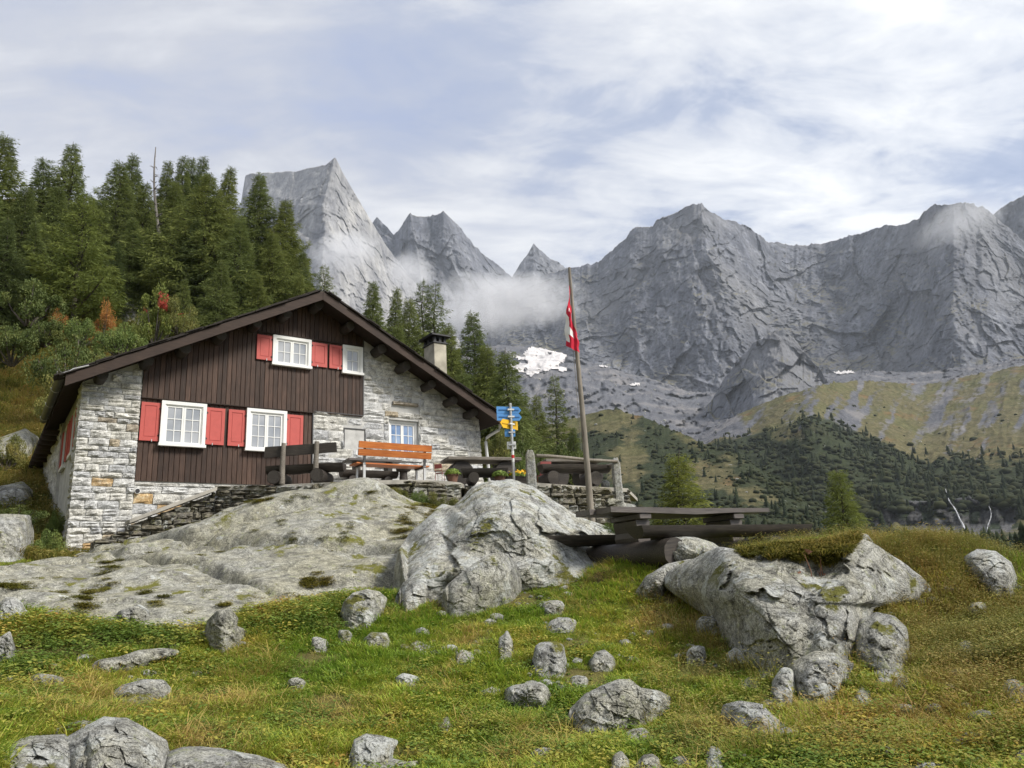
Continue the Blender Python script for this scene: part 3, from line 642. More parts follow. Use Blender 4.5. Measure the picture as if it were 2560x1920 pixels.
for t in [(0, 0, 0), (4, 0, 0), (-4, 0, 0), (0, 3, 0.02), (4, 3, -0.02), (-4, 3, 0.02), (0, -8, -0.6), (9, -4, -0.6), (-9, -4, -0.3), (9, 3, -0.2), (-10, 3, 0.2),
          (-9.9, 16.8, 2.6), (-5, 18.5, 3.0), (-0.9, 23.3, 3.3), (1.5, 22.5, 3.0), (3.5, 22.0, 2.4), (3.0, 19.0, 2.2), (1.5, 17, 2.0), (-3, 14, 1.8), (-7, 14, 1.9),
          (5.5, 16.5, -0.6), (8, 17, -1.4), (11, 14.5, -0.6), (14, 11, -0.4), (8, 24, -5), (15, 22, -6), (5, 30, -5), (20, 12, -4), (26, 30, -14), (12, 45, -14), (4, 42, -6), (40, 60, -34), (15, 80, -34), (30, 120, -52), (80, 100, -60), (60, 30, -34), (0, 130, -12), (50, 0, -12), (40, -25, -8)]: Wd(*t)
gp = np.array(gp)
GROUND = RBF(polar(gp[:, 0], gp[:, 1]), gp[:, 2], 0.004)
def ground_z(x, y, fine=True):
    x = np.asarray(x, float); y = np.asarray(y, float)
    z = GROUND(polar(x, y)); r = np.hypot(x, y)
    k = np.interp(r, [0, 4, 12, 40, 120], [0.3, 0.8, 1, 3.5, 6])
    p = np.stack([x, y, x * 0], -1)
    z = z + k * (0.10 * fbm(p / 1.7, 3, 4))
    if fine: z = z + np.interp(r, [0, 30, 100], [1, 1, 3]) * 0.035 * fbm(p / 0.35, 3, 6)
    return z
# outcrop the hut stands on
op = []
def OQ(x, y, d, dz=0.0): q = Q(x, y, d); q[2] += dz; op.append(q)
for t in [(-200, 1225, 14.0), (0, 1223, 14.3), (60, 1206, 15.0), (137, 1190, 17.6), (219, 1178, 17.6), (328, 1156, 17.4), (437, 1123, 17.2), (525, 1084, 17.0), (600, 1068, 17.0), (636, 1060, 16.9), (698, 1046, 16.8), (749, 1041, 16.6), (786, 1042, 16.5), (816, 1051, 16.5), (855, 1066, 16.4), (900, 1078, 16.3), (952, 1092, 16.3), (1000, 1110, 16.4),
          (100, 1250, 12.6), (-200, 1290, 11.6), (0, 1295, 11.2), (150, 1325, 10.5), (270, 1342, 10.1), (330, 1338, 10.0), (400, 1330, 10.0), (470, 1310, 10.2), (560, 1290, 10.7), (640, 1280, 11.1), (720, 1265, 11.5), (790, 1240, 11.8), (880, 1215, 12.3),
          (300, 1255, 11.8), (420, 1190, 13.4), (530, 1175, 13.6), (640, 1152, 13.9), (700, 1160, 13.8), (760, 1200, 12.9), (560, 1235, 11.9), (200, 1240, 12.8), (680, 1220, 12.1), (640, 1120, 15.0), (540, 1135, 15.0), (760, 1100, 15.2), (860, 1120, 14.9), (850, 1170, 13.8), (930, 1130, 14.8), (380, 1290, 10.9), (480, 1262, 11.2)]: OQ(*t)
edge = [(-200, 1330, 10.9), (0, 1340, 10.4), (150, 1370, 9.8), (270, 1385, 9.4), (400, 1370, 9.3), (520, 1340, 9.7), (640, 1310, 10.3), (760, 1285, 10.9), (880, 1260, 11.4)]
for x, y, d in edge:
    q = Q(x, y, d); op.append(np.array([q[0], q[1], ground_z(q[0], q[1], False) - 0.55]))
for t in [(-14, 17, 2.3), (-11.5, 18.2, 2.2), (-7, 21, 2.7), (-3, 19.0, 3.0), (0, 18.6, 2.6), (-5, 24, 3.0)]: op.append(np.array(t, float))
op = np.array(op)
OUT = RBF(polar(op[:, 0], op[:, 1]), op[:, 2], 0.002)
def outcrop_z(x, y):
    x = np.asarray(x, float); y = np.asarray(y, float); z = OUT(polar(x, y)); p = np.stack([x, y, z], -1)
    a = x * 0.82 + y * 0.57; b = -x * 0.57 + y * 0.82
    fade = sstep(0.05, 0.5, z - ground_z(x, y, False))
    z = z + 0.22 * fbm(p / 1.5, 4, 61) + 0.09 * fade * (ridged(np.stack([a / 2.6, b / 0.75, z / 1.5], -1), 4, 63) - 0.62) + 0.02 * fbm(p / 0.4, 3, 64) + 0.05 * fade * facets(np.stack([a / 2.2 + 0.2 * fbm(p / 0.8, 2, 66), b / 0.8], -1), 67, 0.9, 0.5) + 0.012 * fade * facets(np.stack([a / 0.6, b / 0.28 + 0.2 * fbm(p / 0.3, 2, 68)], -1), 69, 0.9, 0.5)
    z = z - 0.24 * sstep(14.2, 16.2, np.hypot(x, y))
    # quarried-looking joints that cross the slab
    z0_ = z
    for (nx, ny, off, dp) in ((0.35, 0.94, 11.4, 0.24), (-0.5, 0.86, 15.2, 0.20), (0.62, 0.78, 6.3, 0.20)):
        s_ = x * nx + y * ny - off + 0.35 * fbm(p / 1.2, 2, int(off * 7)); z = z - dp * np.exp(-(s_ / 0.07) ** 2) + dp * 0.7 * sstep(-0.25, 0.25, s_) - dp * 0.35
    return z0_ + (z - z0_) * fade
def polar_grid(a0, a1, na, radii):
    an = np.radians(np.linspace(a0, a1, na)); A, R = np.meshgrid(an, radii); return R * np.sin(A), R * np.cos(A)
rad = np.concatenate([np.linspace(0.3, 4.5, 12, endpoint=False), np.exp(np.linspace(math.log(4.5), math.log(16), 300, endpoint=False)), np.exp(np.linspace(math.log(16), math.log(150), 130))])
gx, gy = polar_grid(-64, 64, 480, rad)
gz = ground_z(gx, gy)
m = Mat('meadow soil and turf'); p = m.pos('World')
g = m.noise(p, 9, 7, 0.7); g2 = m.noise(p, 0.8, 5, 0.6); g3 = m.noise(p, 40, 3, 0.7)
c = m.ramp(g, [(0.30, (0.06, 0.062, 0.018)), (0.5, (0.13, 0.135, 0.034)), (0.7, (0.22, 0.21, 0.07))])
c = m.mix(m.ramp(g2, [(0.44, 0.0), (0.60, 0.75)]), c, m.ramp(g3, [(0.3, (0.07, 0.055, 0.026)), (0.7, (0.20, 0.145, 0.07))]))
far_ = m.ramp(m.noise(p, 0.16, 6, 0.65), [(0.42, (0.045, 0.052, 0.016)), (0.52, (0.13, 0.105, 0.035)), (0.62, (0.17, 0.115, 0.045))])
sxyz = m.n('ShaderNodeSeparateXYZ'); m.l(p, sxyz.inputs[0])
c = m.mix(m.ramp(m.math('MULTIPLY', sxyz.outputs[1], 0.025), [(0.40, 0.0), (0.65, 0.9)]), c, far_)
m.color(c).bump(m.math('ADD', g, m.math('MULTIPLY', g3, 0.4)), 0.8, 0.05).rough(0.95, 0.1); M['ground'] = m.m
structure('ground', mesh_np('ground', np.stack([gx, gy, gz], -1), grid_faces(*gx.shape), M['ground']))
# the rest of the sheet, out of the picture behind the viewer
bx, by = polar_grid(63.6, 296.4, 90, np.concatenate([np.linspace(0.3, 30, 26), np.geomspace(34, 4000, 24)]))
bz = np.where(np.hypot(bx, by) < 60, ground_z(bx, by), np.minimum(ground_z(bx * 60 / np.hypot(bx, by), by * 60 / np.hypot(bx, by)) - (np.hypot(bx, by) - 60) * 0.03, 30))
structure('terrain', mesh_np('terrain', np.stack([bx, by, bz - 0.05], -1), grid_faces(*bx.shape), M['ground']))
ox, oy = polar_grid(-40, -3.0, 350, np.exp(np.linspace(math.log(9.2), math.log(19.8), 260)))
oz = outcrop_z(ox, oy)
o = link('rock_outcrop', mesh_np('rock_outcrop', np.stack([ox, oy, oz], -1), grid_faces(*ox.shape), M['outcrop']))
tag(o, 'wide smooth grey rock outcrop with moss streaks below the hut', 'rock outcrop')
# ------------------------------------------------------------------ the hut
HB = 2.6
house = thing('mountain_hut', 'stone and dark timber mountain hut with red shutters', 'mountain hut', (-9.919, 16.8435, HB), math.radians(35.3))
UU = np.array([math.sin(YAW), math.cos(YAW), 0]); VV = np.array([-math.cos(YAW), math.sin(YAW), 0]); HO = np.array([-9.919, 16.8435, 0])
def HW(u, v, z): return HO + UU * u + VV * v + np.array([0, 0, z])
def part(mb, name, mats, smooth=False): return mb.obj(name, mats, house, smooth, (0, 0, -HB))
def roof_top(u): return 9.72 - 0.527 * abs(u - 5.44)
def roof_under(u): return roof_top(u) - 0.16
# body and mortar ground of the walls
b = MB(); g = [(0.06, 2.3), (10.86, 2.3), (10.82, roof_under(10.82)), (5.44, roof_under(5.44)), (0.06, roof_under(0.06))]
b.prism(g, 0.30, 10.9)
b.prism([(0.045, 2.3), (1.25, 2.3), (1.25, roof_under(1.25)), (0.045, roof_under(0.045))], 0.045, 0.30)
b.box(1.252, 5.50, 0.075, 0.30, 2.3, 4.46)
b.prism([(5.52, 3.6), (7.78, 3.6), (7.78, 6.50), (5.52, 6.50)], 0.045, 0.30)
b.prism([(6.97, 6.50), (7.78, 6.50), (7.78, roof_under(7.78)), (6.97, roof_under(6.97))], 0.046, 0.30)
b.box(7.782, 8.738, 0.045, 0.30, 3.6, 5.34)
b.prism([(7.782, 6.47), (8.738, 6.47), (8.738, roof_under(8.738)), (7.782, roof_under(7.782))], 0.045, 0.30)
b.prism([(8.74, 3.6), (10.93, 3.6), (10.84, 6.83), (10.82, roof_under(10.82)), (8.74, roof_under(8.74))], 0.045, 0.30)
b.prism([(1.262, 4.46), (5.50, 4.46), (5.50, 6.48), (6.955, 6.48), (6.955, roof_under(6.955)), (5.44, roof_under(5.44)), (1.262, roof_under(1.262))], 0.07, 0.30)
part(b, 'wall', M['mortar'])
# wall stones: a dozen rough blocks, scaled and set one by one
def stone_mesh(k, rough=0.13, n=5):
    rg = np.random.default_rng(100 + k); t = np.linspace(-0.5, 0.5, n)
    X, Z = np.meshgrid(t, t); e = np.maximum(np.abs(X), np.abs(Z)) > 0.49
    X = X + np.where(e, 0, rg.normal(0, 0.03, X.shape)); Z = Z + np.where(e, 0, rg.normal(0, 0.03, X.shape))
    X = X * (1 + 0.05 * rg.normal(size=X.shape) * e); Z = Z * (1 + 0.07 * rg.normal(size=X.shape) * e)
    X = np.clip(X, -0.52, 0.52); Z = np.clip(Z, -0.53, 0.53)
    Y = np.where(e, -0.74 + 0.12 * rg.random(X.shape), -0.97 + rough * rg.normal(size=X.shape))
    V = np.stack([X, Y, Z], -1).reshape(-1, 3); F = [tuple(f) for f in grid_faces(n, n)]
    rim = list(range(n)) + [i * n + n - 1 for i in range(1, n)] + [n * n - 1 - i for i in range(1, n)] + [(n - 1 - i) * n for i in range(1, n - 1)]
    base = len(V); V = np.concatenate([V, V[rim] * np.array([1.0, 0, 1.0])]); q = len(rim)
    F += [(rim[i], base + i, base + (i + 1) % q, rim[(i + 1) % q]) for i in range(q)]
    return V, F
SM = {}
for k in range(12):
    V, F = stone_mesh(k)
    for mt in ('stone', 'stonebuff', 'stonerust'):
        me = bpy.data.meshes.new('stone'); me.from_pydata([tuple(q) for q in V], [], F); me.materials.append(M[mt])
        bm = bmesh.new(); bm.from_mesh(me); bmesh.ops.recalc_face_normals(bm, faces=bm.faces[:]); bm.to_mesh(me); bm.free(); SM[mt, k] = me
nst = 0
def put_stone(u, v, z, w, h, dep, mt='stone', rz=0.0):
    global nst
    nst += 1
    o = bpy.data.objects.new('stone', SM[mt, random.randrange(12)]); COL.objects.link(o); o.parent = house
    o.location = (u, v, z - HB); o.scale = (w, dep, h); o.rotation_euler = (0, random.uniform(-0.012, 0.012), rz); return o
def lay(u0, u1, z0, z1, v, dep, hr, lr, holes=(), joint=0.014, rust=(), buff=0.05, side=None):
    z = z0
    while z < z1 - 0.05:
        h = random.uniform(*hr)
        if z + h > z1 - 0.06: h = z1 - z
        a = u0 if not callable(u0) else u0(z); e = u1 if not callable(u1) else u1(z)
        u = a
        while u < e - 0.03:
            l = random.uniform(*lr)
            if u + l > e - 0.13: l = e - u
            cu, cz = u + l / 2, z + h / 2; ok = z + h < min(roof_under(u), roof_under(u + l)) - 0.0
            top = min(roof_under(u), roof_under(u + l)); hh = h
            if not ok and top - z > 0.06: hh = top - z; cz = z + hh / 2; ok = True
            parts_ = [(u, u + l)]
            for (ha, hb_, hc, hd) in holes:
                if z + hh > hc + 0.02 and z < hd - 0.02:
                    nn = []
                    for (s_, t_) in parts_:
                        if t_ <= ha or s_ >= hb_: nn.append((s_, t_)); continue
                        if s_ < ha - 0.05: nn.append((s_, ha))
                        if t_ > hb_ + 0.05: nn.append((hb_, t_))
                    parts_ = nn
            if ok:
                for (s_, t_) in parts_:
                    mt = 'stone' if random.random() > buff else 'stonebuff'
                    for (ru, rz_) in rust:
                        if s_ <= ru < t_ and z <= rz_ < z + h: mt = 'stonerust'
                    if side is None: put_stone((s_ + t_) / 2, v, cz, t_ - s_ - joint, hh - joint, dep * random.uniform(0.75, 1.2), mt)
                    else: put_stone(side, (s_ + t_) / 2, cz, t_ - s_ - joint, hh - joint, dep, mt, -math.pi / 2)
            u += l
        z += h
lay(-0.01, 1.26, 2.62, 7.6, 0.09, 0.105, (0.11, 0.20), (0.18, 0.50), rust=((0.42, 4.30), (0.62, 3.02)), buff=0.06)
lay(1.262, 4.5, 2.75, 4.42, 0.11, 0.09, (0.15, 0.25), (0.28, 0.62), rust=((1.5, 3.95), (2.35, 3.75)), buff=0.08)
rw = (0.16, 0.28); rl = (0.26, 0.75); bw = (7.93, 8.58, 7.0, 7.72)
lay(5.52, 6.97, 4.25, 6.5, 0.11, 0.112, rw, rl, joint=0.008, holes=((6.42, 7.04, 5.55, 6.10),), buff=0.03)
lay(6.97, lambda z: 10.95 - 0.04 * (z - 4.3), 4.25, 9.1, 0.11, 0.112, rw, rl, joint=0.008, holes=((6.42, 7.04, 5.55, 6.10), (7.78, 8.74, 5.34, 6.47), bw, (7.85, 8.78, 6.90, 7.0)), buff=0.04)
lay(bw[0] + 0.02, bw[1] - 0.02, bw[2], bw[3], 0.11, 0.10, (0.17, 0.19), (0.2, 0.4), buff=0.0)
lay(0.02, 0.74, 2.75, 6.7, None, 0.08, (0.15, 0.26), (0.34, 0.46), side=0.06, buff=0.05)
# rough rubble of the far half of the side wall
sv = np.linspace(4.42, 10.9, 70); szz = np.linspace(3.0, 6.62, 46); A, Z = np.meshgrid(sv, szz); pr = np.stack([A * 2.6, Z * 5.5, A * 0], -1)
Un = 0.02 - 0.12 * (vnoise(pr, 3) - 0.3) - 0.05 * fbm(pr * 3, 2, 5)
o = link('rubble_wall', mesh_np('rubble_wall', np.stack([Un, A, Z], -1), grid_faces(*A.shape), M['stone'], False), house, (0, 0, -HB))
b = MB().box(-0.02, 0.2, 4.36, 4.42, 3.2, 6.6); part(b, 'wall_end', M['mortar'])
# timber cladding, board by board
def cladding(u0, u1, z0, top, v, wd=0.122):
    u = u0
    while u < u1 - 0.02:
        e = min(u + wd * random.uniform(0.92, 1.08), u1)
        if u1 - e < 0.05: e = u1
        za, zb = top(u + 0.003), top(e - 0.003); dv = random.uniform(-0.003, 0.003); x0, x1 = u + 0.003, e - 0.003
        b = MB(); c = 0.007; fv, bv = v + dv, v + 0.035
        b.add([(x0 + c, fv, z0), (x1 - c, fv, z0), (x1 - c, fv, zb), (x0 + c, fv, za), (x0, fv + c, z0), (x1, fv + c, z0), (x1, fv + c, zb), (x0, fv + c, za), (x0, bv, z0), (x1, bv, z0), (x1, bv, zb), (x0, bv, za)],
              [(0, 1, 2, 3), (4, 0, 3, 7), (1, 5, 6, 2), (8, 4, 7, 11), (5, 9, 10, 6), (0, 4, 8, 9, 5, 1), (3, 2, 6, 10, 11, 7)])
        if u0 <= 5.44 and za > 7: pass
        part(b, 'plank', M['plank']); u = e
cladding(1.262, 5.50, 4.45, lambda u: 6.43, 0.035)
cladding(1.262, 6.955, 6.455, roof_under, -0.005)
part(MB().box(1.262, 5.51, -0.03, 0.04, 6.43, 6.452), 'drip_moulding', M['beam']); part(MB().box(3.84, 6.93, -0.045, -0.008, 8.50, 8.535), 'drip_moulding', M['beam'])
part(MB().box(6.957, 6.985, -0.01, 0.05, 6.49, roof_under(6.985)), 'corner_board', M['darkmetal']); part(MB().box(5.503, 5.528, 0.0, 0.06, 4.45, 6.49), 'corner_board', M['darkmetal'])
part(MB().box(5.53, 6.956, -0.015, 0.06, 6.478, 6.497), 'corner_board', M['darkmetal'])
b = MB()
v = 0.75
while v < 4.34:
    b.box(0.10, 0.14, v + 0.003, v + 0.117, 3.95, 6.62); v += 0.12
part(b, 'side_cladding', M['plank'])
# windows
def window(u0, u1, z0, z1, cols, rows, v=-0.085, cas=0.085, mat='glass', name='window', recess=False):
    """cols = list of columns per sash"""
    b = MB(); d = 0.075 if not recess else 0.05
    b.box(u0, u1, v, v + d, z1 - cas, z1); b.box(u0, u0 + cas, v, v + d, z0 + 0.03, z1 - cas); b.box(u1 - cas, u1, v, v + d, z0 + 0.03, z1 - cas)
    i0, i1, j0, j1 = u0 + cas, u1 - cas, z0 + 0.05, z1 - cas; s = 0.022
    b.box(i0, i0 + s, v + 0.022, v + d, j0, j1); b.box(i1 - s, i1, v + 0.022, v + d, j0, j1); b.box(i0 + s, i1 - s, v + 0.022, v + d, j1 - s, j1)
    o = part(b, name, M['white'])
    MB().box(u0 - 0.02, u1 + 0.02, v - 0.035, v + d, z0 - 0.02, z0 + 0.048).obj('sill', M['white'], o)
    i0 += s; i1 -= s; j1 -= s
    ns = len(cols); ws = (i1 - i0) / ns; fr = 0.042
    for k, nc in enumerate(cols):
        a, e = i0 + k * ws + 0.002, i0 + (k + 1) * ws - 0.002; vs = v + 0.038; b = MB()
        b.box(a, a + fr, vs, vs + 0.03, j0, j1); b.box(e - fr, e, vs, vs + 0.03, j0, j1); b.box(a + fr, e - fr, vs, vs + 0.03, j0, j0 + fr); b.box(a + fr, e - fr, vs, vs + 0.03, j1 - fr, j1)
        gx0, gx1, gz0, gz1 = a + fr, e - fr, j0 + fr, j1 - fr; mw = 0.009
        for c in range(1, nc):
            x = gx0 + (gx1 - gx0) * c / nc; b.box(x - mw, x + mw, vs + 0.004, vs + 0.03, gz0, gz1)
        for r in range(1, rows):
            z = gz0 + (gz1 - gz0) * r / rows
            for c in range(nc): b.box(gx0 + (gx1 - gx0) * c / nc + mw * (c > 0), gx0 + (gx1 - gx0) * (c + 1) / nc - mw * (c < nc - 1), vs + 0.005, vs + 0.03, z - mw, z + mw)
        b.obj('sash', M['white'], o)
        for c in range(nc):
            for r in range(rows):
                x0 = gx0 + (gx1 - gx0) * c / nc + mw * (c > 0); x1 = gx0 + (gx1 - gx0) * (c + 1) / nc - mw * (c < nc - 1)
                y0 = gz0 + (gz1 - gz0) * r / rows + mw * (r > 0); y1 = gz0 + (gz1 - gz0) * (r + 1) / rows - mw * (r < rows - 1)
                t = random.uniform(-0.0015, 0.0015)
                MB().add([(x0, vs + 0.018 + t, y0), (x1, vs + 0.018 - t, y0), (x1, vs + 0.018, y1), (x0, vs + 0.018 + t, y1), (x0, vs + 0.024, y0), (x1, vs + 0.024, y0), (x1, vs + 0.024, y1), (x0, vs + 0.024, y1)],
                         [(0, 1, 2, 3), (4, 7, 6, 5), (0, 4, 5, 1), (1, 5, 6, 2), (2, 6, 7, 3), (3, 7, 4, 0)]).obj('pane', M[mat], o)
    return o
W1 = window(1.71, 2.75, 5.31, 6.40, (2, 2), 3); W2 = window(3.735, 4.775, 5.31, 6.40, (2, 2), 3)
W3 = window(4.34, 5.40, 7.66, 8.48, (2, 2), 2); W4 = window(6.31, 6.925, 7.66, 8.48, (2,), 2)
W5 = window(7.785, 8.735, 5.36, 6.465, (2, 2), 3, v=0.13, cas=0.06, mat='glassblue', recess=True)
part(MB().box(7.70, 8.82, -0.02, 0.13, 5.26, 5.35), 'stone_sill', M['stone'])
def shutter(u0, u1, z0, z1, hinge, v=-0.05):
    b = MB(); d = 0.034; s = 0.075
    b.box(u0, u1, v + 0.012, v + d, z0, z1)
    b.box(u0, u0 + s, v, v + 0.012, z0, z1); b.box(u1 - s, u1, v, v + 0.012, z0, z1); b.box(u0 + s, u1 - s, v, v + 0.012, z0, z0 + s * 1.2); b.box(u0 + s, u1 - s, v, v + 0.012, z1 - s, z1)
    b.box(u0 + s + 0.02, u1 - s - 0.02, v + 0.004, v + 0.012, z0 + s * 1.2 + 0.02, z1 - s - 0.02)
    o = part(b, 'shutter', M['red'])
    for z in (z0 + 0.15 * (z1 - z0), z0 + 0.85 * (z1 - z0)):
        x = u1 if hinge > 0 else u0
        MB().box(x - 0.03, x + 0.03, v - 0.012, v - 0.001, z - 0.012, z + 0.012).tube([(x, v - 0.01, z - 0.03), (x, v - 0.01, z + 0.03)], 0.009, 6).obj('hinge', M['blackmetal'], o)
    x = (u0 + u1) / 2 + 0.06 * hinge
    MB().box(x - 0.008, x + 0.008, v - 0.03, v + 0.05, z0 - 0.025, z0 - 0.008).box(x - 0.008, x + 0.008, v - 0.03, v - 0.018, z0 - 0.008, z0 + 0.035).obj('latch', M['zinc'], o)
    return o
for a in [(1.275, 1.695, 5.40, 6.335, 1), (2.77, 3.21, 5.40, 6.335, -1), (3.30, 3.72, 5.40, 6.335, 1), (4.795, 5.235, 5.40, 6.335, -1)]: shutter(*a, v=-0.02)
for a in [(3.925, 4.325, 7.75, 8.435, 1), (5.42, 5.865, 7.75, 8.435, -1), (5.93, 6.30, 7.75, 8.435, 1)]: shutter(*a, v=-0.055)
# side windows under the eave, seen at a slant
for (v0, v1) in ((3.05, 4.0), (1.15, 1.9)):
    b = MB().box(0.03, 0.10, v0, v1, 6.28, 6.36).box(0.03, 0.10, v0, v0 + 0.08, 5.25, 6.28).box(0.03, 0.10, v1 - 0.08, v1, 5.25, 6.28)
    o = part(b, 'window', M['white']); MB().box(-0.02, 0.10, v0 - 0.02, v1 + 0.02, 5.16, 5.25).obj('sill', M['white'], o)
    MB().box(0.06, 0.08, v0 + 0.08, v1 - 0.08, 5.25, 6.28).obj('pane', M['glass'], o)
for (v0, v1) in ((2.58, 3.03), (4.02, 4.34), (1.92, 2.3), (0.76, 1.13)): part(MB().box(0.02, 0.055, v0, v1, 5.3, 6.3).box(0.008, 0.02, v0, v0 + 0.07, 5.3, 6.3).box(0.008, 0.02, v1 - 0.07, v1, 5.3, 6.3), 'shutter', M['red'])
o = part(MB().box(0.075, 0.10, 0.80, 1.42, 4.18, 4.95), 'notice_board', M['tan'])
for z in (4.36, 4.55, 4.74): MB().box(0.068, 0.075, 0.80, 1.42, z - 0.006, z + 0.006).obj('board_rail', M['beam'], o)
# plaque
o = part(MB().box(6.43, 7.03, 0.055, 0.10, 5.56, 6.085), 'plaque', M['plaque'])
def text(body, size, u, v, z, mat, parent, squeeze=1.0):
    cu = bpy.data.curves.new('lettering', 'FONT'); cu.body = body; cu.size = size; cu.align_x = 'CENTER'; cu.align_y = 'CENTER'; cu.extrude = 0.0008; cu.resolution_u = 2
    t = bpy.data.objects.new('lettering', cu); COL.objects.link(t); bpy.context.view_layer.update()
    me = bpy.data.meshes.new_from_object(t.evaluated_get(bpy.context.evaluated_depsgraph_get())); bpy.data.objects.remove(t)
    me.name = 'lettering'; me.materials.clear(); me.materials.append(mat); o = link('lettering', me, parent)
    o.rotation_euler = (math.pi / 2, 0, 0); o.location = (u, v, z); o.scale = (squeeze, 1, 1); return o
text('1960', 0.135, 6.74, 0.0535, 5.965, M['letter'], o); text('SEZ. BREGAGLIA', 0.10, 6.735, 0.0535, 5.82, M['letter'], o, 0.62); text('CAS', 0.13, 6.74, 0.0535, 5.68, M['letter'], o)
MB().box(6.405, 6.43, 0.02, 0.10, 5.55, 6.11).box(7.03, 7.052, 0.02, 0.10, 5.55, 6.11).box(6.43, 7.03, 0.02, 0.10, 6.085, 6.11).obj('plaque_rim', M['darkmetal'], o)
o = put_stone(8.31, 0.09, 6.955, 0.83, 0.09, 0.16, 'stonebuff'); o.name = 'ledge_stone'
b = MB(); b.tube([(1.33, 0.12, 4.20), (1.33, -0.03, 4.20)], 0.062, 16); o = part(b, 'vent_ring', M['white']); MB().tube([(1.33, -0.028, 4.20), (1.33, -0.036, 4.20)], 0.052, 16).obj('vent_hole', M['blackmetal'], o)
# purlin ends
for (u, z) in [(0.34, 6.78), (1.27, 7.24), (2.07, 7.66), (2.91, 8.12), (3.79, 8.58), (4.56, 8.99), (5.44, 9.40), (6.36, 8.92), (7.33, 8.38), (8.09, 7.98), (8.92, 7.51), (9.66, 7.09), (10.36, 6.78)]:
    r = random.uniform(0.125, 0.145)
    o = part(MB().tube([(u, 0.15, z), (u, -0.3, z), (u, -0.50, z)], [r, r, r * 0.97], 14, jit=0.03), 'purlin', M['log'], True)
    MB().lathe([(r * 0.9, 0), (r * 0.9, 0.004)], 14).obj('log_end', M['logend'], o); e = o.children[0]; e.rotation_euler = (math.pi / 2, 0, 0); e.location = (u, -0.501, z)
# roof
V0, V1 = -0.78, 11.5; EL, ER = -0.40, 11.28
rf = MB()
rf.prism([(EL, roof_top(EL) - 0.02), (5.44, roof_top(5.44) - 0.02), (5.44, roof_top(5.44) - 0.09), (EL, roof_top(EL) - 0.09)], V0 + 0.05, V1)
rf.prism([(5.442, roof_top(5.442) - 0.02), (ER, roof_top(ER) - 0.02), (ER, roof_top(ER) - 0.09), (5.442, roof_top(5.442) - 0.09)], V0 + 0.05, V1)
roof = part(rf, 'roof', M['roofing'])
sf = MB(); u = EL + 0.02
for (a, e) in ((EL + 0.03, 5.438), (5.442, ER - 0.03)):
    sf.prism([(a, roof_top(a) - 0.093), (e, roof_top(e) - 0.093), (e, roof_top(e) - 0.158), (a, roof_top(a) - 0.158)], V0 + 0.10, V1 - 0.05)
sf.obj('soffit', M['soffit'], roof)
for (a, e, dv) in ((EL, 5.436, 0), (5.444, ER, 0)):
    MB().prism([(a, roof_top(a) - 0.035), (e, roof_top(e) - 0.035), (e, roof_top(e) - 0.285), (a, roof_top(a) - 0.285)], V0 - 0.0, V0 + 0.045).obj('barge_board', M['barge'], roof)
sl = [MB().prism([(-0.5, -0.5), (0.46, -0.5), (0.5, 0.1), (0.42, 0.5), (-0.44, 0.46), (-0.5, 0.0)], 0, 1, axis=2).mesh('slate', M['roofing']) for _ in range(1)]
ang = math.atan(0.527)
for sgn in (-1, 1):
    for row in range(2):
        s = 0.12 + row * 0.1
        while s < (5.84 if sgn < 0 else 5.84) / math.cos(ang) - 0.05:
            l = random.uniform(0.32, 0.5); u = 5.44 + sgn * (s + l * 0.4) * math.cos(ang)
            o = link('slate', sl[0], roof); o.scale = (l * 1.15, random.uniform(0.5, 0.62), random.uniform(0.018, 0.032)); o.location = (u, V0 + 0.23 + random.uniform(-0.025, 0.02), roof_top(u) - 0.012 + row * 0.028)
            o.rotation_euler = (random.uniform(-0.02, 0.02), sgn * (ang + random.uniform(-0.03, 0.0)), 0); s += l
for k in range(9):
    v = 4.9 + k * 0.78; MB().box(EL - 0.02, 0.1, v, v + 0.14, 6.36, 6.50).obj('rafter_end', M['barge'], roof)
# gutters
def half_pipe(u, z, v0, v1, r=0.085, n=9):
    V = []
    for v in (v0, v1):
        for rr in (r, r - 0.008):
            for k in range(n):
                t = math.pi + math.pi * k / (n - 1); V.append((u + rr * math.cos(t), v, z + rr * math.sin(t)))
    F = []
    for k in range(n - 1):
        F += [(k, k + 1, 2 * n + k + 1, 2 * n + k), (n + k, 3 * n + k, 3 * n + k + 1, n + k + 1), (k, n + k, n + k + 1, k + 1), (2 * n + k, 2 * n + k + 1, 3 * n + k + 1, 3 * n + k)]
    return MB().add(V, F)
gl = part(half_pipe(EL - 0.055, 6.72, V0 - 0.06, 4.7, 0.095), 'gutter', M['gutter'], True)
for v in (-0.55, 1.0, 2.6, 4.3):
    MB().tube([(EL - 0.055 + 0.102 * math.cos(t), v, 6.72 + 0.102 * math.sin(t)) for t in np.linspace(math.pi * 0.98, 2 * math.pi, 8)], 0.012, 6).obj('gutter_bracket', M['zinc'], gl)
MB().tube([(EL - 0.05, V0 - 0.05, 6.63), (EL + 0.06, V0 - 0.05, 6.68), (EL + 0.12, V0 - 0.05, 6.74), (EL + 0.42, V0 - 0.05, 6.86)], 0.016, 6).obj('gutter_bracket', M['zinc'], gl)
gr = part(half_pipe(ER + 0.06, 6.62, V0 - 0.08, 11.4, 0.085), 'gutter', M['gutter'], True)
MB().tube([(ER - 0.30, V0 - 0.03, 6.80), (ER - 0.06, V0 - 0.03, 6.68), (ER - 0.05, V0 - 0.03, 6.56), (ER + 0.08, V0 - 0.03, 6.52), (ER + 0.15, V0 - 0.03, 6.58)], 0.017, 8).obj('gutter_bracket', M['zinc'], gr)
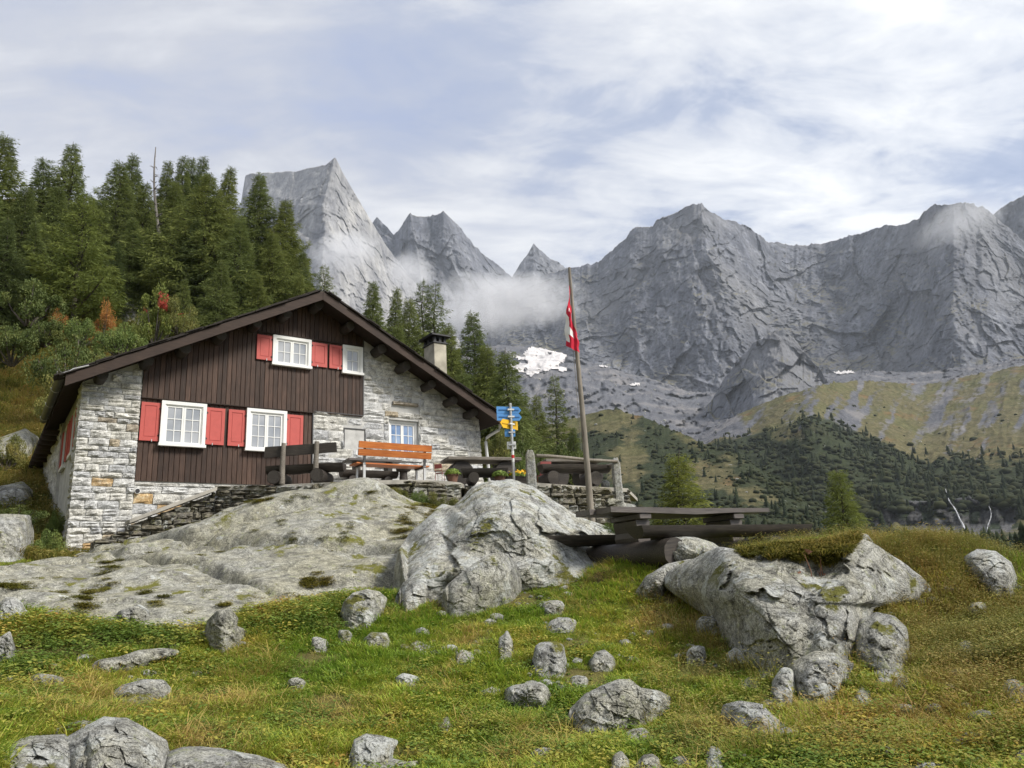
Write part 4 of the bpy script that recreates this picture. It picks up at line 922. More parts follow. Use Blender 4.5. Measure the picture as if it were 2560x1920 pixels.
MB().lathe([(0.075, -0.01), (0.08, 0.01)], 14).obj('gutter_end', M['pipe'], gr); e = gr.children[-1]; e.rotation_euler = (math.pi / 2, 0, 0); e.location = (ER + 0.06, V0 - 0.08, 6.62)
dp = MB().tube([(ER + 0.04, -0.42, 6.58), (ER + 0.04, -0.42, 6.42), (ER + 0.02, -0.38, 6.33), (11.13, -0.12, 6.20), (11.05, -0.03, 6.12), (11.03, -0.02, 6.0), (11.08, -0.04, 5.2), (11.12, -0.05, 4.25)], 0.046, 12)
part(dp, 'downpipe', M['pipe'], True)
# chimney
C0, C1, D0, D1 = 9.97, 10.43, 1.2, 1.9
ch = part(MB().box(C0, C1, D0, D1, 6.8, 9.46, 0.012), 'chimney', M['chim'])
MB().box(C0 - 0.035, C1 + 0.035, D0 - 0.035, D1 + 0.035, 9.46, 9.50).obj('chimney_collar', M['blackmetal'], ch)
for (x, y) in ((C0, D0), (C1 - 0.09, D0), (C0, D1 - 0.09), (C1 - 0.09, D1 - 0.09), (C0, (D0 + D1) / 2), ((C0 + C1) / 2 - 0.04, D0), (C1 - 0.09, (D0 + D1) / 2)): MB().box(x, x + 0.09, y, y + 0.09, 9.50, 9.69).obj('cap_post', M['blackmetal'], ch)
MB().box(C0 - 0.12, C1 + 0.12, D0 - 0.12, D1 + 0.12, 9.69, 9.725).box(C0 - 0.14, C1 + 0.10, D0 - 0.10, D1 + 0.08, 9.727, 9.75).obj('chimney_cap', M['blackmetal'], ch)
o = put_stone(C0 + 0.22, D0 + 0.3, 9.80, 0.16, 0.10, 0.2, 'stone'); o.name = 'cap_stone'
print('house stones', nst)
# ------------------------------------------------------------------ boulders and stones: each its own soft-edged polyhedron
ICO = {}
def ico(n):
    if n not in ICO:
        bm = bmesh.new(); bmesh.ops.create_icosphere(bm, subdivisions=n, radius=1.0); bm.verts.index_update()
        ICO[n] = (np.array([v.co[:] for v in bm.verts]), np.array([[v.index for v in f.verts] for f in bm.faces])); bm.free()
    return ICO[n]
ROCKS_SEEN = []
class Shell:
    "closed rock: a faceted front sheet and a plainer back sheet that share a rim"
    def __init__(s, ol, d, depth, front=(), lean=0.85, hollow=(), facets=11):
        s.ol = np.array(ol, float); s.d = d; s.depth = depth; s.front = front; s.lean = lean; s.hollow = hollow; s.facets = facets
    def build(s, nt_, ns, seed, amp, detail):
        rg = np.random.default_rng(seed); ol = s.ol; c = s.c = (ol.min(0) + ol.max(0)) / 2 * 0.5 + ol.mean(0) * 0.5
        th = np.linspace(-math.pi, math.pi, nt_ + 1)[:-1]; p1 = np.roll(ol, -1, 0); dirs = np.stack([np.cos(th), np.sin(th)], -1); R = np.zeros(nt_)
        for a_, b_ in zip(ol, p1):
            e = b_ - a_; w_ = a_ - c; den = dirs[:, 0] * e[1] - dirs[:, 1] * e[0]; den = np.where(np.abs(den) < 1e-9, 1e-9, den)
            t = (w_[0] * e[1] - w_[1] * e[0]) / den; u = (w_[0] * dirs[:, 1] - w_[1] * dirs[:, 0]) / den; R = np.where((t > 0) & (u >= -1e-6) & (u <= 1 + 1e-6), np.maximum(R, t), R)
        R = np.maximum(R, 1.0); k = np.array([0.25, 0.5, 0.25]); R = np.convolve(np.concatenate([R[-1:], R, R[:1]]), k, 'valid')
        px = np.stack([np.cos(th) * 2.2, np.sin(th) * 2.2, th * 0 + seed], -1); R = R * (1 + 0.020 * fbm(px * 2.0, 4, seed) + 0.014 * (ridged(px * 5, 3, seed + 1) - 0.6))
        s.R, s.nt = R, nt_
        sv = np.linspace(0, 1, ns) ** 0.8; SS, TH = np.meshgrid(sv, th); RR = R[:, None]
        X = c[0] + np.cos(TH) * RR * SS; Y = c[1] + np.sin(TH) * RR * SS; y0, y1 = ol[:, 1].min(), ol[:, 1].max(); ky = np.clip((Y - y0) / (y1 - y0), 0, 1)
        rx_, ry_ = X[:, -1], Y[:, -1]; rd = ray(rx_ * K, ry_ * K); hit = np.full(nt_, np.nan)      # the lower rim meets the ground
        for dd in np.linspace(s.d - 1.3 * s.depth - 0.3, s.d + 1.0 * s.depth + 0.6, 50):
            p_ = EYE + rd * dd; hit = np.where(np.isnan(hit) & (p_[:, 2] < ground_z(p_[:, 0], p_[:, 1], False)), dd, hit)
        low = np.sin(th) > 0.0; gx_ = np.linspace(ol[:, 0].min(), ol[:, 0].max(), 60); o1 = np.argsort(rx_[low]); o2 = np.argsort(rx_[~low])
        ybot = np.interp(gx_, rx_[low][o1], ry_[low][o1]); ytop = np.interp(gx_, rx_[~low][o2], ry_[~low][o2]); hb = hit[low][o1]; ok = ~np.isnan(hb)
        dbot = np.interp(gx_, rx_[low][o1][ok], hb[ok]) if ok.any() else gx_ * 0 + s.d - 0.4 * s.depth
        kk = np.hanning(17); kk /= kk.sum(); dbot = np.convolve(np.pad(dbot, 8, mode='edge'), kk, 'valid')
        yt, yb_, db_ = np.interp(X, gx_, ytop), np.interp(X, gx_, ybot), np.interp(X, gx_, dbot); kc = np.clip((Y - yt) / np.maximum(yb_ - yt, 4), 0, 1)
        dtc = np.maximum(s.d + s.depth * 0.25, dbot + 0.25 * s.depth); dtc = np.convolve(np.pad(dtc, 8, mode='edge'), kk, 'valid'); dtop = np.interp(X, gx_, dtc); db_ = np.minimum(db_, dtop - 0.05) - 0.02; plane = dtop + (db_ - dtop) * (kc * 0.7 + 0.3 * np.clip((Y - y0) / np.maximum(yb_ - y0, 4), 0, 1)) ** s.lean
        q = np.stack([np.cos(TH) * SS, np.sin(TH) * SS], -1); dome = np.full(SS.shape, 9.0)
        for _ in range(s.facets):         # tangent planes of a dome: flat facets with clear edges
            aa = rg.uniform(0, 6.28); r0 = math.sqrt(rg.random()) * 0.86; p0 = np.array([r0 * math.cos(aa), r0 * math.sin(aa)]); h0 = math.sqrt(1 - r0 * r0); g = -p0 / h0; dome = np.minimum(dome, h0 * rg.uniform(0.86, 1.02) + (q - p0) @ g)
        dome = np.clip(dome, 0, 1.2) * np.sqrt(np.clip(1 - SS ** 5, 0, 1))
        D = plane - s.depth * 0.30 * dome * (1 - 0.75 * kc ** 3)
        for (hx, hy, rx, ry, am) in s.hollow: D = D + am * np.exp(-(((X - hx) / rx) ** 2 + ((Y - hy) / ry) ** 2))
        D = D - s.depth * 0.09 * facets(np.stack([(X - s.c[0]) / R.mean() * 1.6, (Y - s.c[1]) / R.mean() * 1.6], -1) + 0.25 * fbm(np.stack([X / 40, Y / 40, X * 0], -1), 3, seed)[..., None], seed, 0.9, 0.4) * np.sqrt(np.clip(1 - SS ** 4, 0, 1))
        P0 = Q(X, Y, D); wr = np.stack([fbm(P0 * 1.1, 3, seed + 20), fbm(P0 * 1.1 + 9, 3, seed + 21), fbm(P0 * 1.1 + 18, 3, seed + 22)], -1) * 0.35; pw = P0 + wr
        size = min(1.0, (R.mean() * K / FPX * s.d) * 1.6); sc = 1.0 / max(size, 0.12)
        e1 = np.stack([(X - s.c[0]) * K / FPX * s.d, (Y - s.c[1]) * K / FPX * s.d], -1) / size; e1 = e1 @ np.array([[0.88, -0.47], [0.47, 0.88]]); we = 0.10 * np.stack([fbm(P0 * 3 * sc, 3, seed + 50), fbm(P0 * 3 * sc + 7, 3, seed + 51)], -1)
        rel = 0.45 * fbm(P0 * 2.2 * sc, 3, seed) + 1.0 * facets((e1 + we) * np.array([2.1, 3.2]), seed + 60, 1.1, 0.45) + 0.5 * facets((e1 + we) * np.array([5.5, 8.0]), seed + 70, 1.0, 0.5) + 0.16 * facets((e1 + we * 0.5) * 17.0, seed + 80, 1.0, 0.5)
        rel = rel + 0.35 * (ridged(np.stack([pw[..., 0] * 3.0 + pw[..., 2] * 2.2, pw[..., 1] * 2.5, pw[..., 2] * 4 - pw[..., 0] * 2], -1) * sc, 4, seed + 3) - 0.62) + 0.30 * detail * fbm(P0 * 10 * sc, 4, seed + 5)
        st = (pw @ np.array([0.5, 0.25, 0.83])) * 4.2 * sc; fr = st - np.floor(st); rel = rel + 0.4 * (sstep(0.0, 0.10, fr) * (1 - fr) - 0.45) * vnoise(P0 * 1.3 * sc, seed + 9)
        cr = np.abs(vnoise(pw * 1.5 * sc + 5, seed + 30) - 0.5); rel = rel - 0.45 * detail * np.exp(-(cr / 0.007) ** 2)
        D = D - rel * amp * size * np.sqrt(np.clip(1.02 - SS ** 3, 0, 1)); s.D = D; s.sv = sv
        B = plane + s.depth * 0.55 * np.sqrt(np.clip(1 - SS ** 2, 0, 1)) + 0.02; B = np.maximum(B, D + 0.25 * s.depth * (1 - SS)); B[:, -1] = D[:, -1]; s.B = B
        F_ = Q(X, Y, D); Bk = Q(X, Y + 0.10 * (y1 - y0) * (1 - SS), B)
        sel = np.unique(np.concatenate([np.arange(0, ns, 9), [ns - 1]])); Bk = Bk[:, sel]; nb_ = len(sel); V = np.concatenate([F_.reshape(-1, 3), Bk.reshape(-1, 3)]); i = np.arange(nt_ * ns).reshape(nt_, ns); j = np.roll(i, -1, 0); n2 = nt_ * ns
        f = np.stack([i[:, :-1], i[:, 1:], j[:, 1:], j[:, :-1]], -1).reshape(-1, 4); ib = np.arange(nt_ * nb_).reshape(nt_, nb_); jb = np.roll(ib, -1, 0); fb = np.stack([ib[:, 1:], ib[:, :-1], jb[:, :-1], jb[:, 1:]], -1).reshape(-1, 4) + n2
        ROCKS_SEEN.append(s); return V, np.concatenate([f, fb])
    def look(s, X, Y):
        dx, dy = X - s.c[0], Y - s.c[1]; t = np.arctan2(dy, dx); k = np.round((t + math.pi) / (2 * math.pi) * s.nt).astype(int) % s.nt; r = np.hypot(dx, dy) / s.R[k]; j = np.clip(np.searchsorted(s.sv, np.minimum(r, 1)), 0, len(s.sv) - 1); return r, s.D[k, j], s.B[k, j]
RES = {6: (300, 100), 5: (112, 36), 4: (64, 22)}
def rock(hulls, label, n=5, amp=0.06, mat='boulder', name='boulder', cat='boulder', detail=1.0, group=None):
    Vs, Fs, b = [], [], 0; sd = sum(map(ord, label)) % 900
    for i, h in enumerate(hulls):
        V, F = h.build(*RES[n], sd + i * 31, amp, detail); Vs.append(V); Fs.append(F + b); b += len(V)
    V = np.concatenate(Vs); org = np.array([V[:, 0].mean(), V[:, 1].mean(), V[:, 2].min()])
    me = mesh_np(name, V - org, np.concatenate(Fs), M[mat]); o = link(name, me, loc=org)
    return tag(o, label, cat, group)
def OP(ol, d, depth, front=(), sink=0.0, **k):
    ol = [(x, y) for x, y in ol]; ym = max(y for x, y in ol); hgt = ym - min(y for x, y in ol)
    ol = [(x, y + (0.10 * hgt if y > ym - 0.3 * hgt else 0)) for x, y in ol]     # the foot goes into the ground
    return Shell(ol, d, depth, front, **k)
rock([OP([(838, 1250), (856, 1195), (886, 1150), (930, 1112), (958, 1087), (978, 1094), (996, 1080), (1020, 1052), (1060, 1038), (1105, 1036), (1150, 1049), (1200, 1085), (1258, 1120), (1300, 1133), (1340, 1150), (1332, 1195), (1290, 1222), (1240, 1236), (1150, 1250), (1050, 1265), (960, 1275), (868, 1282), (846, 1272)], 12.8, 2.6, lean=0.9, facets=12,
       hollow=[(960, 1130, 22, 60, 0.45), (905, 1185, 30, 40, 0.25), (1060, 1195, 120, 22, 0.07), (1240, 1160, 26, 50, 0.2), (1100, 1120, 70, 60, -0.35), (1010, 1230, 90, 30, -0.3), (1300, 1185, 60, 50, 0.75), (870, 1230, 30, 40, -0.25)]),
      OP([(842, 1308), (868, 1262), (900, 1232), (925, 1216), (960, 1222), (1000, 1236), (985, 1262), (940, 1285), (900, 1310), (862, 1318)], 10.9, 0.7, lean=0.6)],
     'great pale lichen covered boulder between the outcrop and the picnic table', 6, 0.050, 'boulder_pale')
rock([OP([(940, 1292), (968, 1262), (1005, 1230), (1045, 1205), (1080, 1192), (1098, 1200), (1125, 1225), (1152, 1246), (1135, 1268), (1105, 1288), (1040, 1312), (965, 1326), (945, 1315)], 10.1, 0.7, [(1060, 1240, 0.35)])],
     'smooth triangular grey boulder leaning in front of the lichen boulder', 6, 0.031, 'boulder', detail=0.6)
rock([OP([(733, 1330), (742, 1300), (762, 1280), (795, 1272), (820, 1278), (837, 1292), (828, 1325), (800, 1348), (755, 1357)], 9.7, 0.45)], 'dark angular boulder below the outcrop with a pale top', 5, 0.078, 'boulder_grey')
rock([OP([(440, 1370), (448, 1340), (470, 1318), (500, 1316), (515, 1335), (512, 1352), (536, 1362), (520, 1385), (480, 1402), (448, 1390)], 8.9, 0.4)], 'rounded pale boulder among leafy plants left of the meadow', 5, 0.065, 'boulder')
rock([OP([(195, 1440), (205, 1426), (260, 1418), (300, 1404), (350, 1400), (392, 1403), (385, 1416), (330, 1430), (300, 1440), (240, 1450), (200, 1456)], 8.2, 0.5)], 'long flat slab of rock lying in the leafy meadow', 5, 0.052, 'boulder')
rock([OP([(235, 1500), (262, 1480), (310, 1467), (355, 1468), (372, 1490), (365, 1508), (300, 1524), (240, 1520)], 7.5, 0.35)], 'low pale rock with dry grass growing over its left end', 5, 0.065, 'boulder')
rock([OP([(-60, 1630), (0, 1605), (60, 1590), (140, 1585), (160, 1605), (200, 1650), (190, 1700), (-60, 1720)], 5.9, 0.6), OP([(130, 1600), (180, 1570), (225, 1548), (275, 1550), (320, 1575), (362, 1600), (370, 1640), (330, 1690), (150, 1700)], 5.9, 0.6), OP([(190, 1580), (230, 1575), (300, 1600), (330, 1650), (320, 1700), (170, 1700)], 5.6, 0.4)],
     'broad knobbly grey rock in the bottom left corner', 6, 0.073, 'boulder_grey')
rock([OP([(355, 1625), (400, 1612), (470, 1615), (560, 1632), (640, 1660), (660, 1700), (400, 1720), (350, 1690)], 5.75, 0.6)], 'low smooth rock beside the knobbly corner rock', 5, 0.039, 'boulder')
rock([OP([(750, 1640), (765, 1598), (790, 1584), (830, 1590), (862, 1600), (850, 1625), (848, 1640), (800, 1662), (755, 1662)], 5.9, 0.3), OP([(800, 1650), (850, 1638), (880, 1646), (912, 1640), (905, 1655), (860, 1664), (805, 1668)], 5.8, 0.25)], 'chalky white broken rock at the bottom edge of the meadow', 5, 0.078, 'boulder_pale')
rock([OP([(1218, 1560), (1232, 1530), (1262, 1500), (1300, 1480), (1335, 1467), (1360, 1466), (1385, 1485), (1425, 1492), (1450, 1505), (1445, 1535), (1400, 1552), (1370, 1560), (1300, 1580), (1230, 1580)], 6.75, 0.5, [(1330, 1510, 0.3)])], 'peaked grey rock in the middle of the near meadow', 6, 0.057, 'boulder_grey')
rock([OP([(1555, 1545), (1562, 1522), (1600, 1513), (1645, 1520), (1665, 1540), (1700, 1570), (1708, 1590), (1670, 1600), (1610, 1575), (1570, 1570)], 6.4, 0.35)], 'low rough grey rock right of the peaked rock', 5, 0.078, 'boulder_grey')
# the big boulder on the right and the blocks round it
rock([OP([(1428, 1262), (1442, 1238), (1480, 1213), (1550, 1180), (1600, 1189), (1690, 1178), (1780, 1170), (1850, 1160), (1885, 1172), (1950, 1215), (1990, 1245), (2018, 1272), (1990, 1300), (1930, 1306), (1888, 1312), (1880, 1355), (1852, 1412), (1800, 1432), (1690, 1440), (1640, 1430), (1588, 1395), (1532, 1338), (1480, 1300)], 9.0, 2.0, lean=0.95, facets=8,
       hollow=[(1765, 1236, 62, 22, 0.28), (1590, 1235, 50, 60, -0.22), (1655, 1335, 42, 70, -0.22), (1745, 1345, 20, 60, 0.12)])],
     'biggest grey boulder on the right with a grassy moss cap', 6, 0.042, 'boulder_grey')
rock([OP([(1404, 1196), (1413, 1172), (1445, 1158), (1500, 1160), (1540, 1172), (1562, 1188), (1540, 1212), (1480, 1222), (1420, 1222)], 10.3, 0.9)], 'pale rounded rock cap in front of the picnic bench', 5, 0.047, 'boulder_pale')
rock([OP([(1368, 1276), (1395, 1245), (1440, 1218), (1500, 1205), (1510, 1222), (1470, 1245), (1425, 1285), (1380, 1292)], 9.4, 0.6)], 'sloping block at the left foot of the biggest boulder', 5, 0.065, 'boulder')
rock([OP([(1838, 1372), (1860, 1336), (1895, 1322), (1932, 1330), (1960, 1356), (1966, 1400), (1955, 1442), (1890, 1438), (1845, 1420)], 8.15, 0.6)], 'squarish block at the right foot of the biggest boulder', 5, 0.057, 'boulder')
rock([OP([(1700, 1436), (1762, 1405), (1812, 1412), (1846, 1434), (1832, 1468), (1790, 1512), (1735, 1514), (1708, 1474)], 7.35, 0.5)], 'broken block under the lower edge of the biggest boulder', 5, 0.078, 'boulder_grey')
rock([OP([(1660, 1515), (1668, 1470), (1690, 1440), (1712, 1445), (1722, 1480), (1712, 1518), (1680, 1525)], 7.2, 0.25)], 'upright pale splinter of rock beside the broken block', 4, 0.078, 'boulder_pale')
rock([OP([(2080, 1205), (2110, 1185), (2150, 1190), (2185, 1215), (2198, 1250), (2195, 1290), (2140, 1285), (2100, 1250)], 10.3, 1.0)], 'rounded boulder at the right end of the heathy knoll', 5, 0.052, 'boulder_grey')
rock([OP([(2084, 1318), (2098, 1302), (2122, 1300), (2136, 1310), (2128, 1330), (2100, 1338)], 9.2, 0.25)], 'small pale rock in the brown heath on the right', 4, 0.104, 'boulder_pale')
rock([OP([(1836, 1162), (1850, 1148), (1875, 1155), (1888, 1172), (1870, 1185), (1840, 1180)], 9.9, 0.35)], 'small bare rock at the top end of the moss cap', 4, 0.078, 'boulder')
ROCKS = [  # x, y of the foot, half width, height, distance, label, material, name
 (1186, 1450, 40, 75, 8.0, 'upright leaning rock in the middle of the slope', 'boulder_grey'), (1140, 1515, 56, 48, 7.1, 'cracked dark rock left of the peaked rock', 'boulder_grey'), (1092, 1410, 18, 46, 8.6, 'small tilted stone above the cracked dark rock', 'boulder'),
 (815, 1392, 30, 30, 8.9, 'pair of low stones under the dark angular boulder', 'boulder'), (690, 1398, 20, 24, 8.9, 'little grey stone left of the pair of low stones', 'boulder_grey'), (745, 1380, 16, 22, 9.1, 'small reddish stone beneath the dark angular boulder', 'boulder'),
 (10, 1420, 26, 58, 8.7, 'dark block cut off by the left edge', 'boulder_grey'), (22, 1326, 34, 34, 10.4, 'pale stone on the left edge below the outcrop', 'boulder_pale'), (1548, 1665, 28, 56, 5.7, 'rounded stone at the bottom edge right of the centre', 'boulder_pale'),
 (1340, 1668, 22, 46, 5.7, 'dark upright stone at the bottom edge', 'boulder_grey'), (1400, 1668, 30, 44, 5.65, 'flat topped dark stone beside the dark upright stone', 'boulder_grey'), (1378, 1600, 34, 26, 6.3, 'half buried stone below the peaked rock', 'boulder_grey'),
 (1504, 1428, 24, 38, 8.2, 'grey stone in the slope left of the biggest boulder', 'boulder_grey'), (1866, 1516, 24, 40, 7.2, 'white patched stone below the squarish block', 'boulder_pale'), (2190, 1502, 30, 34, 7.0, 'stone at the right edge of the meadow', 'boulder'),
 (1196, 1318, 24, 20, 10.0, 'thin layered stone under the picnic bench slope', 'boulder_grey'), (1214, 1356, 34, 20, 9.4, 'flat flagstone lying in the slope below the triangular boulder', 'boulder'), (1004, 1426, 24, 24, 8.3, 'narrow pale splinter lying in the grass', 'boulder_pale'),
 (962, 1576, 18, 28, 6.7, 'lone grey cobble in the grassy foreground', 'boulder_grey'), (1300, 1440, 30, 34, 8.1, 'stone right of the upright leaning rock', 'boulder'), (2086, 1415, 22, 30, 8.1, 'dark stone in the heath right of the squarish block', 'boulder_grey'),
 (100, 1478, 42, 22, 7.7, 'flat grey stone under the leafy bank on the left', 'boulder_grey'), (290, 1340, 40, 32, 9.9, 'low hump of rock at the foot of the outcrop', 'boulder'), (470, 1366, 24, 12, 9.0, 'white flat stone in the clover', 'boulder_pale'),
 (2000, 1662, 22, 16, 5.5, 'pale stone in the grass at the bottom right', 'boulder_pale'), (1475, 1650, 24, 18, 5.7, 'small black stone in the grass at the bottom edge', 'boulder_grey'), (1620, 1480, 24, 18, 7.5, 'buried stone under the left face of the biggest boulder', 'boulder_grey'), (1530, 1362, 30, 30, 8.9, 'grey stone tucked under the left end of the biggest boulder', 'boulder'), (1596, 1422, 28, 26, 8.2, 'pale stone at the left foot of the biggest boulder', 'boulder_pale'), (1655, 1458, 24, 22, 7.8, 'small block left of the upright pale splinter', 'boulder'), (1920, 1452, 34, 22, 7.7, 'low flat stone in front of the squarish block', 'boulder_pale'), (1250, 1475, 22, 16, 7.6, 'little flat stone above the peaked rock', 'boulder'), (880, 1470, 26, 14, 7.7, 'thin flat stone in the middle of the grass', 'boulder_pale'), (640, 1480, 20, 14, 7.6, 'small flat stone in the left half of the grass', 'boulder'),
 (1950, 1480, 20, 20, 7.3, 'mossy stone under the heath bank', 'boulder_grey')]
for i, (x, y, hw, h, d, lab, mt) in enumerate(ROCKS):
    rg = np.random.default_rng(300 + i); pts = []
    ol = []
    for k in range(6):
        t = math.pi * np.clip((k + rg.uniform(-0.3, 0.3)) / 5, 0, 1); ol.append((x + hw * math.cos(t) * rg.uniform(0.9, 1.1), y - 3 - h * max(math.sin(t), 0.05) ** rg.uniform(0.4, 1.0) * rg.uniform(0.7, 1.05)))
    ol += [(x - hw * 0.8, y + 8), (x + hw * 0.8, y + 8)]
    w_m = hw * 2 * K / FPX * d
    rock([OP(ol, d, w_m * 0.9)], lab, 4, 0.10, mt, 'rock', 'rock')
# hillside rocks behind and beside the hut
rock([OP([(235, 670), (240, 640), (262, 612), (290, 630), (335, 665), (330, 700), (250, 700)], 61, 3.5)], 'big grey boulder on the wooded hillside above the hut', 5, 0.078, 'boulder')
rock([OP([(-30, 990), (0, 945), (55, 925), (85, 945), (75, 985), (20, 1010)], 34, 3)], 'mossy rock slab on the hillside left of the hut', 5, 0.078, 'outcrop')
rock([OP([(-20, 1080), (0, 1050), (50, 1040), (72, 1060), (70, 1095), (0, 1105)], 25, 2)], 'pale rock slabs beside the far corner of the hut', 5, 0.078, 'boulder')
rock([OP([(-60, 1200), (-50, 1130), (0, 1110), (66, 1112), (74, 1150), (70, 1195), (20, 1205)], 17.8, 1.0)], 'dark mossy block at the left edge beside the hut', 5, 0.052, 'boulder_grey')
rock([OP([(60, 790), (85, 775), (112, 790), (105, 810), (70, 812)], 51, 2)], 'low rock in the brown grass left of the hut roof', 4, 0.078, 'boulder')
def inside_rock(x, y, z):
    X, Y = project(np.stack([x, y, z], -1)); X, Y = X / K, Y / K; d = np.hypot(x, y); r_ = np.zeros(np.shape(x), bool)
    for s in ROCKS_SEEN:
        m_ = ~r_ & (np.abs(X - s.c[0]) < s.R.max()) & (np.abs(Y - s.c[1]) < s.R.max())
        if m_.any():
            r, df, db = s.look(X[m_], Y[m_]); r_[m_] = (r < 1) & (d[m_] > df - 0.02) & (d[m_] < db)
    return r_
# ------------------------------------------------------------------ terrace in front of the hut
TB = np.array([P(893, 1204, 18.2), P(1071, 1200, 19.0), P(1009, 1199, 19.9), P(691, 1217, 18.9), P(798, 1207, 18.6), P(1090, 1201, 19.4), P(1133, 1206, 19.2), P(1248, 1210, 19.6), P(1175, 1222, 19.8), P(1285, 1207, 19.2), P(1338, 1207, 19.2), P(1514, 1222, 21.0), P(1370, 1216, 20.0), P(1485, 1220, 20.8), HW(1.5, -0.4, 4.35), HW(5.5, -0.2, 4.38), HW(10.9, -0.2, 4.42), HW(11, 2, 4.4)])
TZ = RBF(TB[:, :2], TB[:, 2], 0.3)
def tz(x, y): return float(TZ(np.array([[x, y]]))[0])
def on_t(px, d):
    q = P(px, 1205, d); q[2] = tz(q[0], q[1]); return q
def gable_pt(px, py, off):
    d = ray(px, py); o_ = HO - VV * off; return EYE + d * (((o_ - EYE) @ VV) / (d @ VV))
edge_ = [HW(3.2, 0.0, 0), gable_pt(537, 1228, 0.75), on_t(690, 18.7), on_t(800, 18.3), on_t(893, 17.95), on_t(1071, 18.7), on_t(1150, 19.0), on_t(1165, 19.5), on_t(1250, 19.45), on_t(1338, 19.0), on_t(1450, 19.9), on_t(1568, 20.9), on_t(1590, 25.0), HW(11.6, 3.5, 0), HW(10.9, 0.0, 0)]
bm = bmesh.new(); tv = [bm.verts.new((q[0], q[1], tz(q[0], q[1]))) for q in edge_]; bm.faces.new(tv)
bmesh.ops.triangulate(bm, faces=bm.faces[:])
for _ in range(3): bmesh.ops.subdivide_edges(bm, edges=bm.edges[:], cuts=1)
for v in bm.verts: v.co.z = tz(v.co.x, v.co.y) - 0.01
r = bmesh.ops.extrude_face_region(bm, geom=bm.faces[:])
for v in [g for g in r['geom'] if isinstance(g, bmesh.types.BMVert)]: v.co.z -= 0.10
bmesh.ops.recalc_face_normals(bm, faces=bm.faces[:]); me = bpy.data.meshes.new('terrace'); bm.to_mesh(me); bm.free(); me.materials.append(M['concrete']); structure('terrace', me)
DW = []
for k in range(10):
    V, F = stone_mesh(40 + k, 0.22); me = bpy.data.meshes.new('stone'); me.from_pydata([tuple(q) for q in V], [], F); me.materials.append(M['drywall'] if k % 4 else M['boulder'])
    bm = bmesh.new(); bm.from_mesh(me); bmesh.ops.recalc_face_normals(bm, faces=bm.faces[:]); bm.to_mesh(me); bm.free(); DW.append(me)
def dry_wall(label, A, B, top, bottom, hr=(0.08, 0.17), lr=(0.15, 0.5), dep=0.28, coping=None, back=0.5):
    "dry stone wall from A to B; top(t) and bottom(t) are heights along it"
    L = math.hypot(B[0] - A[0], B[1] - A[1]); zb = min(bottom(0), bottom(1)); t = thing('dry_stone_wall', label, 'stone wall', (A[0], A[1], zb), math.atan2(B[1] - A[1], B[0] - A[0]))
    n = 14; xs_ = np.linspace(0, 1, n)
    b = MB(); b.prism([(x * L, bottom(x) - zb - 0.3) for x in xs_] + [(x * L, top(x) - zb - 0.05) for x in xs_[::-1]], 0.12, back); b.obj('wall_core', M['drywall'], t)
    z = zb - 0.25
    while z < max(top(0), top(1), top(0.5)):
        h = random.uniform(*hr); x = -0.02
        while x < L - 0.06:
            l = min(random.uniform(*lr), L - x); m_ = (x + l / 2) / L; tp_ = min(top(x / L), top(min(1, (x + l) / L)))
            hh = min(h, tp_ - z)
            if hh > 0.04 and z + hh > bottom(m_) - 0.3:
                o = link('stone', random.choice(DW), t, (x + l / 2, 0.13 + random.uniform(-0.03, 0.03), z + hh / 2 - zb)); o.scale = (l - 0.012, dep * random.uniform(0.4, 0.75), hh - 0.008); o.rotation_euler = (random.uniform(-0.05, 0.05), random.uniform(-0.05, 0.05), 0)
            x += l
        z += h
    if coping:
        b = MB(); b.prism([(x * L, top(x) - zb) for x in xs_] + [(x * L, top(x) - zb + coping) for x in xs_[::-1]], -0.10, back + 0.1); b.obj('coping', M['concrete'], t)
    return t
a, e = gable_pt(322, 1309, 0.75), gable_pt(540, 1227, 0.75)
s0, s1 = gable_pt(258, 1358, 0.75), gable_pt(620, 1240, 0.75)
dry_wall('low dark stone wall under the sloping concrete ramp', a, e, lambda t: a[2] + (e[2] - a[2]) * t, lambda t: s0[2] + (e[2] - 0.3 - s0[2]) * t, coping=0.085)
f0 = gable_pt(240, 1366, 0.85); dry_wall('rough footing of dark stones at the lower end of the ramp', f0, a + np.array([0.1, 0.05, 0]), lambda t: f0[2] + 0.16 + 0.28 * t, lambda t: f0[2] - 0.1)
def edge_wall(label, A, B, h0, h1, **k):
    za, zb_ = tz(A[0], A[1]), tz(B[0], B[1]); return dry_wall(label, A, B, lambda t: za + (zb_ - za) * t - 0.02, lambda t: za - h0 + (zb_ - h1 - za + h0) * t, **k)
edge_wall('dark stone edge of the terrace under the black log bench', e, on_t(800, 18.3), 0.45, 0.5)
edge_wall('stone edge of the terrace under the orange bench', on_t(800, 18.3), on_t(1040, 18.5), 0.6, 0.6)
edge_wall('terrace wall of big stones below the left flower pot', on_t(1035, 18.45), on_t(1158, 19.05), 0.55, 0.6, hr=(0.13, 0.26), lr=(0.3, 0.7))
edge_wall('terrace wall hidden behind the top of the lichen boulder', on_t(1160, 19.4), on_t(1345, 19.05), 0.6, 0.6, hr=(0.1, 0.2))
edge_wall('dry stone wall between the two granite posts behind the flagpole', on_t(1338, 19.0), on_t(1572, 20.95), 0.7, 0.75, hr=(0.08, 0.26), lr=(0.16, 0.6))
rock([OP([(1330, 1098), (1345, 1085), (1372, 1090), (1380, 1104), (1340, 1112)], 20.3, 0.5)], 'loose stone at the foot of the right granite post', 4, 0.035, 'boulder', 'rock', 'rock')
